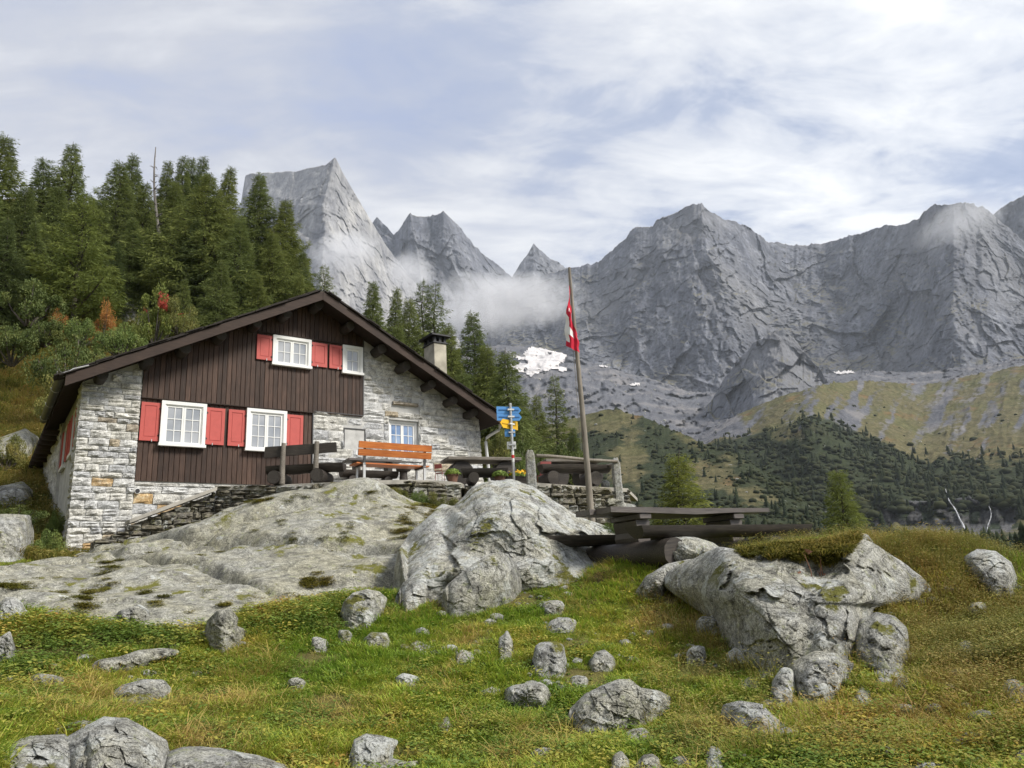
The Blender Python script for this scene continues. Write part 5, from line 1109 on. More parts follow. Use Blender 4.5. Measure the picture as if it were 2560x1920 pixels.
# ------------------------------------------------------------------ benches, tables, sign post, flag
def frame(A, B): return math.atan2(B[1] - A[1], B[0] - A[0]), math.hypot(B[0] - A[0], B[1] - A[1])
def half_log(x0, x1, y, ztop, w, h, n=9, wob=0.012, flare=0.0, nx=12):
    "split log: flat on top, round below"
    b = MB(); prof = [(-w / 2, 0)] + [(-w / 2 * math.cos(math.pi * k / n), -h * math.sin(math.pi * k / n) ** 0.8) for k in range(1, n)] + [(w / 2, 0)]
    v = []; m_ = len(prof)
    for i in range(nx + 1):
        x = x0 + (x1 - x0) * i / nx; wb = random.uniform(-wob, wob)
        for (p, q) in prof: v.append((x + flare * (-q / h) * (1 if i == 0 else -1 if i == nx else 0), y + p * (1 + wb * 2) + wb, ztop + q * (1 + wb * 3)))
    f = [tuple(range(m_ - 1, -1, -1)), tuple(range(nx * m_, (nx + 1) * m_))]
    for i in range(nx):
        for k in range(m_): f.append((i * m_ + k, i * m_ + (k + 1) % m_, (i + 1) * m_ + (k + 1) % m_, (i + 1) * m_ + k))
    return b.add(v, f)
def log(p0, p1, r, n=14, jit=0.03):
    return MB().tube([np.array(p0) + (np.array(p1) - np.array(p0)) * t for t in (0, 0.33, 0.66, 1)], r, n, jit=jit)
# black log bench seen from behind
A, B = P(664, 1222, 19.0), P(858, 1205, 18.5); A[2] = tz(A[0], A[1]); B[2] = tz(B[0], B[1]); rz, L = frame(A, B)
t = thing('log_bench', 'black log bench with a plank back, seen from behind beside the timber wall', 'bench', A, rz)
half_log(0.0, L, 0.12, 0.47, 0.42, 0.20).obj('seat', M['log'], t, True)
b = MB(); b.prism([(-0.02, 0.66), (L * 0.93, 0.72), (L * 0.92, 0.95), (0.0, 0.92)], -0.15, -0.09); b.obj('backrest', M['log'], t)
for x in (L * 0.24, L * 0.67): MB().tube([(x, -0.20, 0), (x, -0.19, 0.5), (x + 0.01, -0.17, 0.98)], [0.075, 0.062, 0.055], 12, jit=0.05).obj('post', M['greywood'], t, True)
for x in (L * 0.15, L * 0.70):
    o = log((x, -0.30, 0.16), (x + 0.05, 0.50, 0.16), 0.165).obj('support_log', M['log'], t, True)
    q = MB().lathe([(0.15, 0), (0.15, 0.004)], 14).obj('log_end', M['logend'], o); q.rotation_euler = (math.pi / 2, 0, 0); q.location = (x, -0.301, 0.16)
# orange slatted bench
A, B = P(890, 1206, 18.2), P(1073, 1202, 19.05); A[2] = tz(A[0], A[1]); B[2] = tz(B[0], B[1]); rz, L = frame(A, B)
t = thing('slatted_bench', 'varnished orange slatted bench on white metal legs', 'bench', A, rz)
for z in (0.60, 0.78):
    b = MB(); b.prism([(-0.115 - (z - 0.5) * 0.16, z), (-0.08 - (z - 0.5) * 0.16, z), (-0.08 - (z + 0.155 - 0.5) * 0.16, z + 0.155), (-0.115 - (z + 0.155 - 0.5) * 0.16, z + 0.155)], 0.0, L, axis=0); b.obj('back_slat', M['orange'], t)
for y in (0.0, 0.15, 0.30): MB().box(0.0, L, y - 0.03, y + 0.11, 0.42, 0.455, 0.005).obj('seat_slat', M['orange'], t)
for x in (0.17, L - 0.17):
    MB().prism([(-0.16, 0.945), (-0.125, 0.945), (-0.065, 0.43), (-0.10, 0.43)], x - 0.028, x + 0.028, axis=0).obj('back_bracket', M['darkmetal'], t)
    MB().box(x - 0.028, x + 0.028, -0.10, 0.40, 0.385, 0.42).obj('seat_bracket', M['darkmetal'], t)
    MB().box(x - 0.03, x + 0.03, -0.10, -0.055, 0.0, 0.43).obj('leg', M['zinc'], t); MB().box(x - 0.025, x + 0.025, 0.33, 0.37, 0.0, 0.385).obj('leg', M['zinc'], t)
    for z in (0.66, 0.72, 0.88): MB().tube([(x, -0.150 + (0.945 - z) * 0.10, z), (x, -0.16 + (0.945 - z) * 0.10, z)], 0.011, 8).obj('bolt', M['zinc'], t)
# low black seat log behind it
A = P(852, 1199, 19.7); A[2] = tz(A[0], A[1])
t = thing('log_bench', 'low black half log seat behind the left end of the orange bench', 'bench', A, 0.55)
half_log(0, 1.5, 0, 0.36, 0.36, 0.18).obj('seat', M['log'], t, True)
for x in (0.25, 1.2): log((x, -0.22, 0.1), (x, 0.22, 0.1), 0.11).obj('support_log', M['log'], t, True)
# plank table behind the bench, only its dark left end shows past the bench
A = P(872, 1160, 20.2); A[2] = tz(A[0], A[1])
t = thing('plank_table', 'dark plank table standing between the orange bench and the wall', 'table', A, 0.55)
for y in (0.0, 0.27): MB().box(0, 1.5, y, y + 0.26, 0.66, 0.73, 0.01).obj('table_plank', M['tabletop'], t)
for x in (0.3, 1.2): MB().box(x - 0.06, x + 0.06, 0.1, 0.44, 0, 0.655).obj('leg', M['log'], t)
# wooden stool
A = P(1009, 1200, 19.9); A[2] = tz(A[0], A[1])
t = thing('stool', 'round dark wooden stool under the orange bench', 'stool', A)
MB().lathe([(0.17, 0.24), (0.195, 0.27), (0.20, 0.37), (0.19, 0.39)], 20).obj('seat', M['log'], t, True); MB().lathe([(0.115, 0), (0.10, 0.12), (0.105, 0.24)], 16).obj('leg', M['log'], t, True)
# faded red metal chairs
def chair(A, rz, label, sc_=0.8):
    t = thing('garden_chair', label, 'chair', A, rz, 'faded red metal chairs on the terrace')
    for x in (-0.18, 0.18):
        MB().tube([(x, -0.20, 0.0), (x, -0.14, 0.44), (x, -0.24, 0.88)], 0.013, 6).obj('back_leg', M['redchair'], t); MB().tube([(x, 0.22, 0.0), (x, 0.18, 0.44)], 0.013, 6).obj('front_leg', M['redchair'], t)
        MB().tube([(x, -0.14, 0.43), (x, 0.2, 0.43)], 0.012, 6).obj('side_rail', M['redchair'], t)
    MB().box(-0.2, 0.2, -0.14, 0.22, 0.44, 0.455).obj('seat', M['redchair'], t)
    MB().prism([(-0.245, 0.66), (-0.215, 0.66), (-0.235, 0.88), (-0.265, 0.88)], -0.19, 0.19, axis=0).obj('backrest', M['redchair'], t)
    MB().prism([(-0.19, 0.54), (-0.165, 0.54), (-0.17, 0.57), (-0.195, 0.57)], -0.19, 0.19, axis=0).obj('back_rail', M['redchair'], t)
    t.scale = (sc_, sc_, sc_); return t
def ct(px, d):
    q = P(px, 1200, d); q[2] = tz(q[0], q[1]) + 0.0; return q
chair(ct(1100, 19.5), -0.25, 'faded red metal chair left of the left flower pot', 0.5); 
chair(ct(1361, 20.8), 0.3, 'faded red metal chair half hidden by the left granite post'); chair(ct(1262, 21.2), 0.1, 'faded red metal chair behind the right flower pot')
# stone topped tables with split log seats
def table(A, rz, L, label, mat, w=0.75, h=0.74):
    t = thing('long_table', label, 'table', A, rz)
    for k in range(3): MB().box(0, L, -w / 2 + k * w / 3 + 0.003, -w / 2 + (k + 1) * w / 3 - 0.003, h - 0.09 + 0.004 * k, h, 0.012).obj('table_plank', M[mat], t)
    for x in (L * 0.2, L * 0.8): log((x, -w * 0.35, (h - 0.1) / 2), (x, w * 0.35, (h - 0.1) / 2), (h - 0.1) / 2, 12).obj('trestle', M['log'], t, True)
    return t
A = ct(1112, 20.4); table(A, 0.38, 2.1, 'grey weathered table behind the two flower pots', 'greywood')
def log_seat(A, rz, L, label, r=0.17, sl=((0.25, 0), (0.75, 0)), top=0.52):
    t = thing('log_bench', label, 'bench', A, rz)
    half_log(0, L, 0, top, 0.40, 0.22, flare=0.08).obj('seat', M['log'], t, True)
    for (k, dy) in sl:
        o = log((L * k, -0.36 + dy, r), (L * k + 0.03, 0.36, r), r).obj('support_log', M['log'], t, True); q = MB().lathe([(r * 0.93, 0), (r * 0.93, 0.004)], 14).obj('log_end', M['logend'], o); q.rotation_euler = (math.pi / 2, 0, 0); q.location = (L * k, -0.361 + dy, r)
    return t
A = ct(1150, 19.6); log_seat(A, 0.20, 1.25, 'split black log seat between the two flower pots', 0.14, ((0.25, 0), (0.85, 0.1)), 0.40)
A = ct(1350, 20.2); log_seat(A, 0.37, 2.1, 'long grey log seat behind the wooden railing', 0.19, ((0.12, 0), (0.72, 0.05)), 0.58)
A = ct(1356, 21.8); table(A, 0.30, 1.75, 'grey table behind the railing and the flagpole', 'greywood', 0.8, 0.86)
# granite posts with rails
def granite_post(px, py0, py1, d, w, label, lean=0.0):
    top, bot = P(px, py0, d), P(px, py1, d); h = top[2] - bot[2] + 0.15; b = MB(); v = []; n = 10; m_ = 12
    bot[2] -= 0.15
    for i in range(m_):
        z = h * i / (m_ - 1); s = 1.0 - 0.12 * i / (m_ - 1)
        if i == m_ - 1: s *= 0.62
        for k in range(n):
            a_ = 2 * math.pi * (k + 0.5) / n; cx, cy_ = math.cos(a_), math.sin(a_); q = max(abs(cx), abs(cy_)) ** 0.75
            v.append((w / 2 * s * cx / q * random.uniform(0.93, 1.05) + lean * z, w / 2 * s * cy_ / q * random.uniform(0.93, 1.05), z + (random.uniform(-0.03, 0.03) if i == m_ - 1 else 0)))
    f = [tuple(range(n - 1, -1, -1)), tuple(range((m_ - 1) * n, m_ * n))] + [(i * n + k, i * n + (k + 1) % n, (i + 1) * n + (k + 1) % n, (i + 1) * n + k) for i in range(m_ - 1) for k in range(n)]
    b.add(v, f); o = b.obj('granite_post', M['post'], None, True, bot); o.rotation_euler = (0, 0, random.uniform(-0.2, 0.2)); return tag(o, label, 'post')
granite_post(1330, 1127, 1222, 19.0, 0.27, 'left granite post beside the signpost'); granite_post(1548, 1146, 1262, 20.7, 0.26, 'right granite post at the outer corner of the terrace')
def rail(a, b_, r, label):
    a, b_ = np.array(a), np.array(b_); m_ = (a + b_) / 2
    o = MB().tube([a - m_ + (b_ - a) * t + np.array([0, 0, 0.012 * math.sin(t * 7)]) for t in np.linspace(0, 1, 8)], [r * random.uniform(0.92, 1.08) for _ in range(8)], 10).obj('rail', M['pole'], None, True, m_); return tag(o, label, 'railing')
rail(P(1340, 1139, 19.05), P(1543, 1154, 20.6), 0.042, 'silvered round rail spanning the two granite posts'); rail(P(1532, 1162, 20.75), P(1430, 1185, 22.6), 0.042, 'short side rail running back from the right granite post')
q = P(1514, 1214, 20.9); q[2] = tz(q[0], q[1]) + 0.11
V, F = ico(4); o = link('stone_ball', mesh_np('stone_ball', V * 0.115, F, M['post']), loc=q); tag(o, 'round stone ball beside the log seat near the right granite post', 'stone ball')
# flower pots
leafm = Mat('pot leaves'); p = leafm.pos('World'); leafm.color(leafm.ramp(leafm.noise(p, 18, 3, 0.6), [(0.3, (0.07, 0.12, 0.02)), (0.55, (0.17, 0.24, 0.04)), (0.75, (0.32, 0.34, 0.07))])).rough(0.6); M['potleaf'] = leafm.m
M['petal'] = plain('yellow petals', (0.75, 0.42, 0.02), 0.7, var=0.3, scale=20)
def leaf_ball(n, r, rzf=0.75, size=0.035, seed=0, up=0.0):
    rg = np.random.default_rng(seed); d = rg.normal(size=(n, 3)); d /= np.linalg.norm(d, axis=1)[:, None]; d[:, 2] = np.abs(d[:, 2]) * 1.0 - 0.15
    c = d * (r * rg.uniform(0.55, 1.08, (n, 1))); c[:, 2] = c[:, 2] * rzf + up; t1 = np.cross(d, rg.normal(size=(n, 3))); t1 /= np.linalg.norm(t1, axis=1)[:, None]; t2 = np.cross(d, t1) + 0.5 * d
    s = size * rg.uniform(0.6, 1.3, (n, 1)); V = np.stack([c - t1 * s, c - t2 * s * 0.6, c + t1 * s, c + t2 * s * 0.6], 1); return V.reshape(-1, 3), np.arange(n * 4).reshape(n, 4)
def pot(px, d, r, label, seed):
    A = ct(px, d); t = thing('flower_pot', label, 'flower pot', A)
    MB().lathe([(r * 0.72, 0), (r * 0.95, r * 1.1), (r * 1.03, r * 1.12), (r * 1.03, r * 1.32), (r * 0.95, r * 1.32), (r * 0.9, r * 1.2)], 20).obj('pot', M['terracotta'], t, True)
    V, F = leaf_ball(700, r * 1.35, 0.75, 0.03, seed, r * 1.45); link('foliage', mesh_np('foliage', V, F, M['potleaf'], False), t)
pot(1132, 19.2, 0.15, 'brown flower pot with a yellow green plant left of the log seat', 1); pot(1250, 19.5, 0.15, 'brown flower pot with a yellow green plant left of the signpost', 2)
A = ct(1268, 19.75); t = thing('planter', 'planter of yellow and orange flowers behind the signpost', 'planter', A, 0.15)
MB().prism([(-0.02, 0), (0.24, 0), (0.28, 0.22), (-0.06, 0.22)], 0.0, 0.62, axis=0).obj('trough', M['log'], t)
V, F = leaf_ball(500, 0.2, 0.7, 0.03, 5); V[:, 0] = V[:, 0] * 1.6 + 0.3; V[:, 1] += 0.1; V[:, 2] += 0.24; link('foliage', mesh_np('foliage', V, F, M['potleaf'], False), t)
V, F = leaf_ball(70, 0.22, 0.8, 0.04, 6); V[:, 0] = V[:, 0] * 1.6 + 0.3; V[:, 1] += 0.08; V[:, 2] += 0.27; link('flowers', mesh_np('flowers', V, F, M['petal'], False), t)
# hiking signpost
A = P(1285.3, 1206, 19.1); Bt = P(1273.8, 1010.5, 19.1); hh = Bt[2] - A[2] + 0.15; A[2] -= 0.15
t = thing('signpost', 'hiking signpost with blue and yellow arms and a red and white band', 'signpost', A)
pz = lambda y: (1206 - y) / (1206 - 1010.5) * (hh - 0.15) + 0.15
MB().tube([(0, 0, 0), (0, 0, hh)], 0.035, 14).obj('pole', M['zinc'], t, True); MB().lathe([(0.037, hh - 0.01), (0.037, hh + 0.012), (0.02, hh + 0.02)], 14).obj('pole_cap', M['white'], t)
def arm(x0, x1, y0, y1, rz, tip, mat, ribm, name='sign_arm', rib=True):
    z0, z1 = pz(y1), pz(y0); o = MB()
    h = (z1 - z0) / 2; c = (z0 + z1) / 2; tl = h * 0.8
    poly = [(x0, z0), (x1, z0), (x1, z1), (x0, z1)] if tip == 0 else ([(x0, z0), (x1 - tl, z0), (x1, c), (x1 - tl, z1), (x0, z1)] if tip > 0 else [(x0 + tl, z0), (x1, z0), (x1, z1), (x0 + tl, z1), (x0, c)])
    o.prism(poly, 0.042, 0.062); o = o.obj(name, M[mat], t); o.rotation_euler = (0, 0, rz)
    if rib:
        MB().box(x0 + 0.05, x1 - 0.07, 0.030, 0.042, c - 0.014, c + 0.014).obj('rib', M[ribm], o)
    MB().box(-0.085, 0.085, -0.045, 0.042, c - 0.018, c + 0.018).obj('clamp', M['white'] if rib else M['zinc'], o)
arm(-0.36, 0.30, 1016, 1033.5, 0.30, 1, 'blue', 'bluerib'); arm(-0.36, 0.31, 1034, 1051.5, 0.30, 1, 'blue', 'bluerib')
arm(-0.36, 0.30, 1050.5, 1072.5, 0.85, -1, 'yellow', 'yellowrib'); arm(-0.17, 0.10, 1073, 1092, 0.2, 0, 'blue', 'bluerib', 'sign_plate', False); arm(-0.13, 0.10, 1104.5, 1123, 0.1, 0, 'white', 'white', 'sign_plate', False)
for y0, y1, mt in ((1129, 1139, 'white'), (1139, 1147, 'signred'), (1147, 1156, 'white')): MB().lathe([(0.0365, pz(y1)), (0.0365, pz(y0))], 14).obj('colour_band', M[mt], t)
for y in (1075, 1087): MB().lathe([(0.037, pz(y) - 0.008), (0.037, pz(y) + 0.008)], 14).obj('hose_clip', M['white'], t)
# flagpole with a limp flag
A = P(1477, 1276, 18.7); A[2] -= 0.3; Tp = P(1424, 669, 18.7); hh = Tp[2] - A[2]
t = thing('flagpole', 'tall silvered wooden flagpole in front of the terrace wall', 'flagpole', A)
dx = Tp - A
MB().tube([(dx[0] * s + 0.01 * math.sin(5 * s), dx[1] * s, hh * s) for s in np.linspace(0, 1, 12)], [0.085 - 0.05 * s for s in np.linspace(0, 1, 12)], 12, jit=0.03).obj('pole', M['pole'], t, True)
ft = P(1423, 714, 18.65); fs = 1.06
ns_, nt2 = 60, 50; s_, t_ = np.meshgrid(np.linspace(0, 1, ns_), np.linspace(0, 1, nt2))
xo = np.interp(s_, [0, 0.12, 0.34, 0.42, 0.60, 0.70, 0.86, 1.0], [0, -0.07, -0.19, -0.205, -0.09, -0.02, 0.06, 0.13]); sq = np.interp(t_, [0, 0.2, 0.6, 1], [0.35, 0.75, 1.0, 0.95])
yo = np.interp(s_, [0, 0.15, 0.35, 0.42, 0.62, 0.75, 0.9, 1], [-0.04, -0.12, -0.05, -0.07, -0.20, -0.13, -0.17, -0.10]) + 0.015 * np.sin(9 * s_ + 5 * t_)
zo = -fs * 1.12 * t_ - 1.25 * s_ ** 0.75 * (0.55 + 0.45 * (1 - t_)) - 0.12 * np.sin(s_ * math.pi) * t_
drift = 0.088 * (zo / -1.0)
V = np.stack([xo * sq + drift * 0.0 + 0.012 * np.sin(14 * t_ + 6 * s_), yo, zo], -1); F = grid_faces(nt2, ns_); sc_, tcn = s_.ravel()[F].mean(1), t_.ravel()[F].mean(1)
cr = ((np.abs(sc_ - 0.42) < 0.14) & (np.abs(tcn - 0.5) < 0.36)) | ((np.abs(tcn - 0.5) < 0.12) & (np.abs(sc_ - 0.42) < 0.34))
o = link('flag', mesh_np('flag', V, F, [M['flagred'], M['flagwhite']], True, midx=cr.astype(int)), loc=ft); tag(o, 'limp red flag with a white cross hanging from the pole', 'flag')
MB().tube([(0, -0.03, 0.35), (-0.01, -0.04, -0.8), (-0.02, -0.05, -2.0), (0.0, -0.04, -4.4)], 0.006, 5).obj('halyard', M['greywood'], t, loc=tuple(ft - A))
# picnic table with log benches, near right
FL, FR = P(1527, 1272, 11.0), P(1925, 1287, 13.1)
rz, L = frame(FL, FR); c_, s__ = math.cos(rz), math.sin(rz); base = FL + np.array([-s__, c_, 0]) * 0.38; base = np.array([base[0], base[1], 1.80])
zt = FL[2] - 1.80 + 0.03
t = thing('picnic_table', 'dark timber picnic table with log benches behind the right boulders', 'picnic table', base, rz)
for k, (y0, y1, x0, x1) in enumerate(((-0.38, -0.005, 0.0, L), (0.005, 0.38, -0.10, L - 0.25))):
    b = MB(); b.prism([(x0 + 0.0, zt - 0.075), (L * 0.25, zt - 0.085), (L * 0.5, zt - 0.105), (L * 0.75, zt - 0.075), (x1, zt - 0.065), (x1, zt), (L * 0.5, zt - 0.012), (x0, zt + 0.005)], y0, y1); b.obj('table_plank', M['tabletop'], t)
for x in (L * 0.20, L * 0.79):
    MB().box(x - 0.11, x + 0.11, -0.36, 0.36, zt - 0.17, zt - 0.09, 0.01).obj('cross_beam', M['tabletop'], t)
    MB().prism([(x - 0.085, 0.30), (x + 0.085, 0.30), (x + 0.12, 0.42), (x + 0.10, 0.5), (x + 0.13, zt - 0.19), (x + 0.09, zt - 0.172), (x - 0.09, zt - 0.172), (x - 0.13, zt - 0.19), (x - 0.10, 0.5), (x - 0.12, 0.42)], -0.28, 0.28).obj('pedestal', M['tabletop'], t)
for (y, x0, x1, zz_) in ((-0.80, 0.05, L + 0.25, 0.53), (0.80, -0.55, L - 0.2, 0.53)): half_log(x0, x1, y, zz_, 0.36, 0.17, flare=0.07).obj('bench_seat', M['log'], t, True)
for x in (L * 0.17, L * 0.79):
    o = log((x, -1.05, 0.16), (x, 1.1, 0.16), 0.20).obj('sleeper_log', M['log'], t, True)
# far table edge beyond the knoll
A = Q(1963, 1180, 14.5); A[2] -= 0.72; t = thing('plank_table', 'dark plank table showing above the heathy knoll on the right', 'table', A, 0.12)
for y in (-0.3, 0.02): MB().box(-0.62, 0.62, y, y + 0.3, 0.65, 0.74, 0.01).obj('table_plank', M['tabletop'], t)
for x in (-0.4, 0.4): MB().box(x - 0.06, x + 0.06, -0.25, 0.28, -0.4, 0.648).obj('leg', M['log'], t)
# ------------------------------------------------------------------ trees
def needle_mat(name, lo, mid, hi, scale=0.9):
    m = Mat(name); p = m.pos('World'); r = m.rnd(); g = m.noise(p, scale, 4, 0.7); t = m.attr('tip')
    c = m.ramp(g, [(0.30, lo), (0.52, mid), (0.72, hi)])
    c = m.mix(m.math('MULTIPLY', t, 0.55), c, tuple(min(1, v * 1.35) for v in hi))
    tint = m.ramp(r, [(0.0, (0.78, 0.86, 0.85)), (0.5, (1, 1, 1)), (1.0, (1.18, 1.10, 0.86))]); m.color(m.mix(1.0, c, tint, 'MULTIPLY')).rough(0.75, 0.15)
    b2 = m.n('ShaderNodeBsdfTranslucent'); m.l(c, b2.inputs[0]); mx = m.n('ShaderNodeMixShader'); mx.inputs[0].default_value = 0.32
    m.l(m.b.outputs[0], mx.inputs[1]); m.l(b2.outputs[0], mx.inputs[2]); m.l(mx.outputs[0], m.t.nodes['Material Output'].inputs[0])
    return m.m
M['larch'] = needle_mat('larch needles', (0.066, 0.090, 0.030), (0.124, 0.158, 0.050), (0.20, 0.225, 0.075))
M['larchlight'] = needle_mat('light larch needles', (0.085, 0.115, 0.03), (0.15, 0.185, 0.046), (0.23, 0.25, 0.07))
M['spruce'] = needle_mat('spruce needles', (0.052, 0.074, 0.028), (0.096, 0.126, 0.044), (0.155, 0.18, 0.064))
def conifer_meshes(seed, H=10.0, R=2.6, nb=130, droop=0.25, dens=1.0, taper=0.85, sparse_top=0.0, clump=0.20, base=0.06, lean=0.0):
    "trunk mesh and crown mesh of a larch: limbs with hanging sprays, thinning to the tip"
    rg = np.random.default_rng(seed); tb = MB()
    n = 10; tb.tube([(lean * (i / n) ** 2 + 0.05 * math.sin(i * 1.3 + seed), 0.05 * math.cos(i * 1.7 + seed), H * i / n) for i in range(n + 1)], [0.016 * H * (1 - i / n) ** 1.4 + 0.006 for i in range(n + 1)], 7)
    C, D, T, SZ = [], [], [], []
    gaps = rg.uniform(0, 2 * math.pi, 5)
    for i in range(nb):
        h = base + (1 - base) * ((i + rg.random()) / nb) ** 0.85; z = h * H * 0.985; az = i * 2.399 + rg.normal(0, 0.35)
        L = R * (1 - h) ** taper * rg.uniform(0.62, 1.12) * (0.8 + 0.3 * math.sin(az * 2 + gaps[0] + h * 5)) + 0.004 * H
        if rg.random() < 0.06: L *= 1.25
        up = 0.25 * h - droop * (1 - h) + rg.normal(0, 0.07)
        dirv = np.array([math.cos(az), math.sin(az), up]); x0 = lean * h * h
        m_ = max(9, int(L / R * 46 * dens))
        s = np.sort(rg.uniform(0.12, 1.0, m_)) ; end = None
        curve = np.stack([x0 + dirv[0] * L * s, dirv[1] * L * s, z + dirv[2] * L * s + 0.26 * L * s ** 2], -1)
        if L > 0.35: tb.tube([(x0, 0, z), tuple(curve[m_ // 2]), tuple(curve[-1])], [0.02 + 0.012 * L, 0.012 + 0.006 * L, 0.006], 4, cap=False)
        side = np.array([-math.sin(az), math.cos(az), 0]); k = rg.integers(5, 9, m_)
        for j in range(m_):
            w_ = (0.10 + 0.55 * L * (1 - s[j]) * 0.55 + 0.10) * (1 if s[j] < 0.9 else 0.6)
            for q in range(k[j]):
                off = rg.uniform(-1, 1) * w_; c = curve[j] + side * off + np.array([0, 0, -0.05 * L * abs(off) / w_ - rg.uniform(0, 0.16)]) + rg.normal(0, 0.03, 3)
                dd = dirv * rg.uniform(0.2, 1) + side * np.sign(off) * rg.uniform(0.2, 0.9) + np.array([0, 0, rg.uniform(-1.3, 0.1)]); C.append(c); D.append(dd); T.append(s[j] * (0.4 + 0.6 * h)); SZ.append(clump * rg.uniform(0.6, 1.25) * (0.30 + 0.70 * min(1.0, (1 - h) * 1.5) ** 0.8))
    C, D, T, SZ = np.array(C), np.array(D), np.array(T), np.array(SZ)[:, None]
    D /= np.linalg.norm(D, axis=1)[:, None]; rr = rg.normal(size=C.shape); S1 = np.cross(D, rr); S1 /= np.linalg.norm(S1, axis=1)[:, None]; S2 = np.cross(D, S1)
    # each spray: three narrow needle blades fanned about its axis
    Vs = []
    for a_ in (0.0, 2.6):
        sd = S1 * math.cos(a_) + S2 * math.sin(a_); e = D * 1.0 + sd * 0.55
        Vs.append(np.stack([C - sd * SZ * 0.03, C + e * SZ * 0.55 + S2 * SZ * 0.10, C + e * SZ + np.array([0, 0, -0.15]) * SZ, C + e * SZ * 0.5 - S2 * SZ * 0.10], 1))
    V = np.concatenate(Vs, 1).reshape(-1, 3); nq = len(V) // 4
    return tb.mesh('trunk', M['bark'], True), V, np.arange(nq * 4).reshape(nq, 4), np.repeat(T, 8)
KINDS = {}
def tree_kind(key, mat, **k):
    tm, V, F, T = conifer_meshes(**k); KINDS[key] = (tm, mesh_np('crown', V, F, M[mat], False, dict(tip=np.clip(T, 0, 1))), k.get('H', 10.0))
tree_kind('larchA', 'larch', seed=1, R=2.9, nb=170, droop=0.22, taper=1.25)
tree_kind('larchB', 'larch', seed=2, R=3.1, nb=170, droop=0.32, taper=1.15)
tree_kind('larchC', 'larch', seed=3, R=2.6, nb=150, droop=0.15, taper=1.3, lean=0.25)
tree_kind('larchD', 'spruce', seed=4, R=2.8, nb=150, droop=0.28, taper=1.2)
tree_kind('larchE', 'larch', seed=5, R=2.1, nb=125, droop=0.12, taper=1.25, dens=0.8)
tree_kind('pine', 'larchlight', seed=6, R=3.2, nb=95, droop=-0.05, taper=0.85, dens=1.0, clump=0.23, base=0.12)
tree_kind('young', 'larchlight', seed=7, R=2.7, nb=150, droop=0.05, taper=1.1, dens=1.0, clump=0.19)
tree_kind('thin', 'larch', seed=8, R=2.2, nb=75, droop=0.18, taper=0.95, dens=0.55)
def tree(kind, x, ytop, d, label, rz=None, base=None, width=1.0, group=None, cat='tree', name='larch_tree'):
    "a tree whose tip is seen at (x, ytop) and that stands on the ground at distance d"
    tip = Q(x, ytop, d); gz_ = float(ground_z(tip[0], tip[1], False)) - 0.25 if base is None else base
    tm, cm, H0 = KINDS[kind]; h = tip[2] - gz_; s = h / H0
    t = thing(name, label, cat, (tip[0], tip[1], gz_), random.uniform(0, 6.28) if rz is None else rz, group)
    t.scale = (s * width * 2.15, s * width * 2.15, s); link('trunk', tm, t); link('crown', cm, t); return t
FOREST = 'larches of the wooded hillside on the left'
FT = [  # kind, x, tip y, distance, width, label
 ('larchA', 12, 288, 66, 1.0, 'tall dark larch cut by the left edge of the picture'), ('larchE', 98, 338, 72, 1.0, 'thin topped larch between two thick ones near the left edge'), ('larchB', 160, 308, 72, 0.85, 'thick crowned larch, highest tip of the left clump'),
 ('pine', 186, 414, 54, 0.80, 'pale green pine in front of the dark larches on the left'), ('larchB', 262, 345, 68, 0.9, 'broad dark larch just left of the dead trunk'), ('larchE', 290, 332, 86, 1.0, 'narrow larch tip behind the dead trunk'),
 ('larchD', 316, 390, 64, 0.8, 'dark spruce like larch right under the broad one'), ('larchE', 365, 345, 92, 0.9, 'slim larch right behind the dead trunk'), ('larchE', 398, 335, 92, 0.9, 'left one of the three slim larch tips on the skyline'), ('larchE', 416, 338, 95, 0.8, 'middle one of the three slim larch tips on the skyline'), ('larchE', 440, 336, 93, 0.9, 'right one of the three slim larch tips on the skyline'),
 ('larchC', 378, 398, 72, 1.0, 'dark larch below the three slim tips'), ('larchB', 452, 372, 62, 1.0, 'wide bright green larch in the middle of the wood'), ('larchC', 485, 356, 80, 0.9, 'pointed larch standing above the wide bright one'), ('larchA', 562, 372, 66, 0.85, 'large larch overlapping the pale horn'),
 ('larchC', 618, 420, 64, 0.9, 'slimmer larch just right of the large one'), ('larchA', 655, 540, 62, 0.8, 'short larch leaning on the right edge of the wood'), ('thin', 700, 570, 60, 0.9, 'sparse half dead larch at the right end of the wood'), ('larchB', 520, 470, 58, 0.9, 'full larch above the left roof slope'),
 ('larchD', 60, 400, 60, 0.9, 'dark larch filling the gap left of the pale pine'), ('larchD', 425, 470, 60, 0.9, 'dark low larch left of the full one'), ('larchA', 590, 500, 58, 1.0, 'larch rising behind the middle of the left roof slope'), ('larchB', 220, 430, 66, 0.9, 'shaded larch behind the pale pine'), ('larchA', 130, 400, 68, 0.9, 'shaded larch behind the left side of the pale pine'),
 ('larchA', -40, 330, 62, 1.0, 'larch mostly outside the left edge'), ('larchD', 20, 470, 56, 0.8, 'low dark larch at the left edge'), ('larchC', 640, 590, 56, 0.8, 'small larch tip just above the roof near the ridge'), ('larchD', 345, 500, 60, 0.9, 'dark larch right above the red and green rowan'), ('larchB', 480, 560, 54, 0.9, 'lowest larch of the wood, over the left roof slope'), ('larchA', 290, 470, 62, 0.9, 'dark larch above the hillside boulder'), ('larchA', 560, 590, 54, 0.8, 'low larch tight behind the roof edge'), ('larchA', 690, 640, 55, 0.7, 'low bush like larch beside the roof ridge'), ('larchD', 255, 520, 60, 0.7, 'dark stem beside the hillside boulder'), ('larchB', 400, 600, 52, 0.8, 'low bright larch between rowan and roof'), ('larchA', 80, 480, 58, 0.8, 'larch with hanging boughs left below the pale pine')]
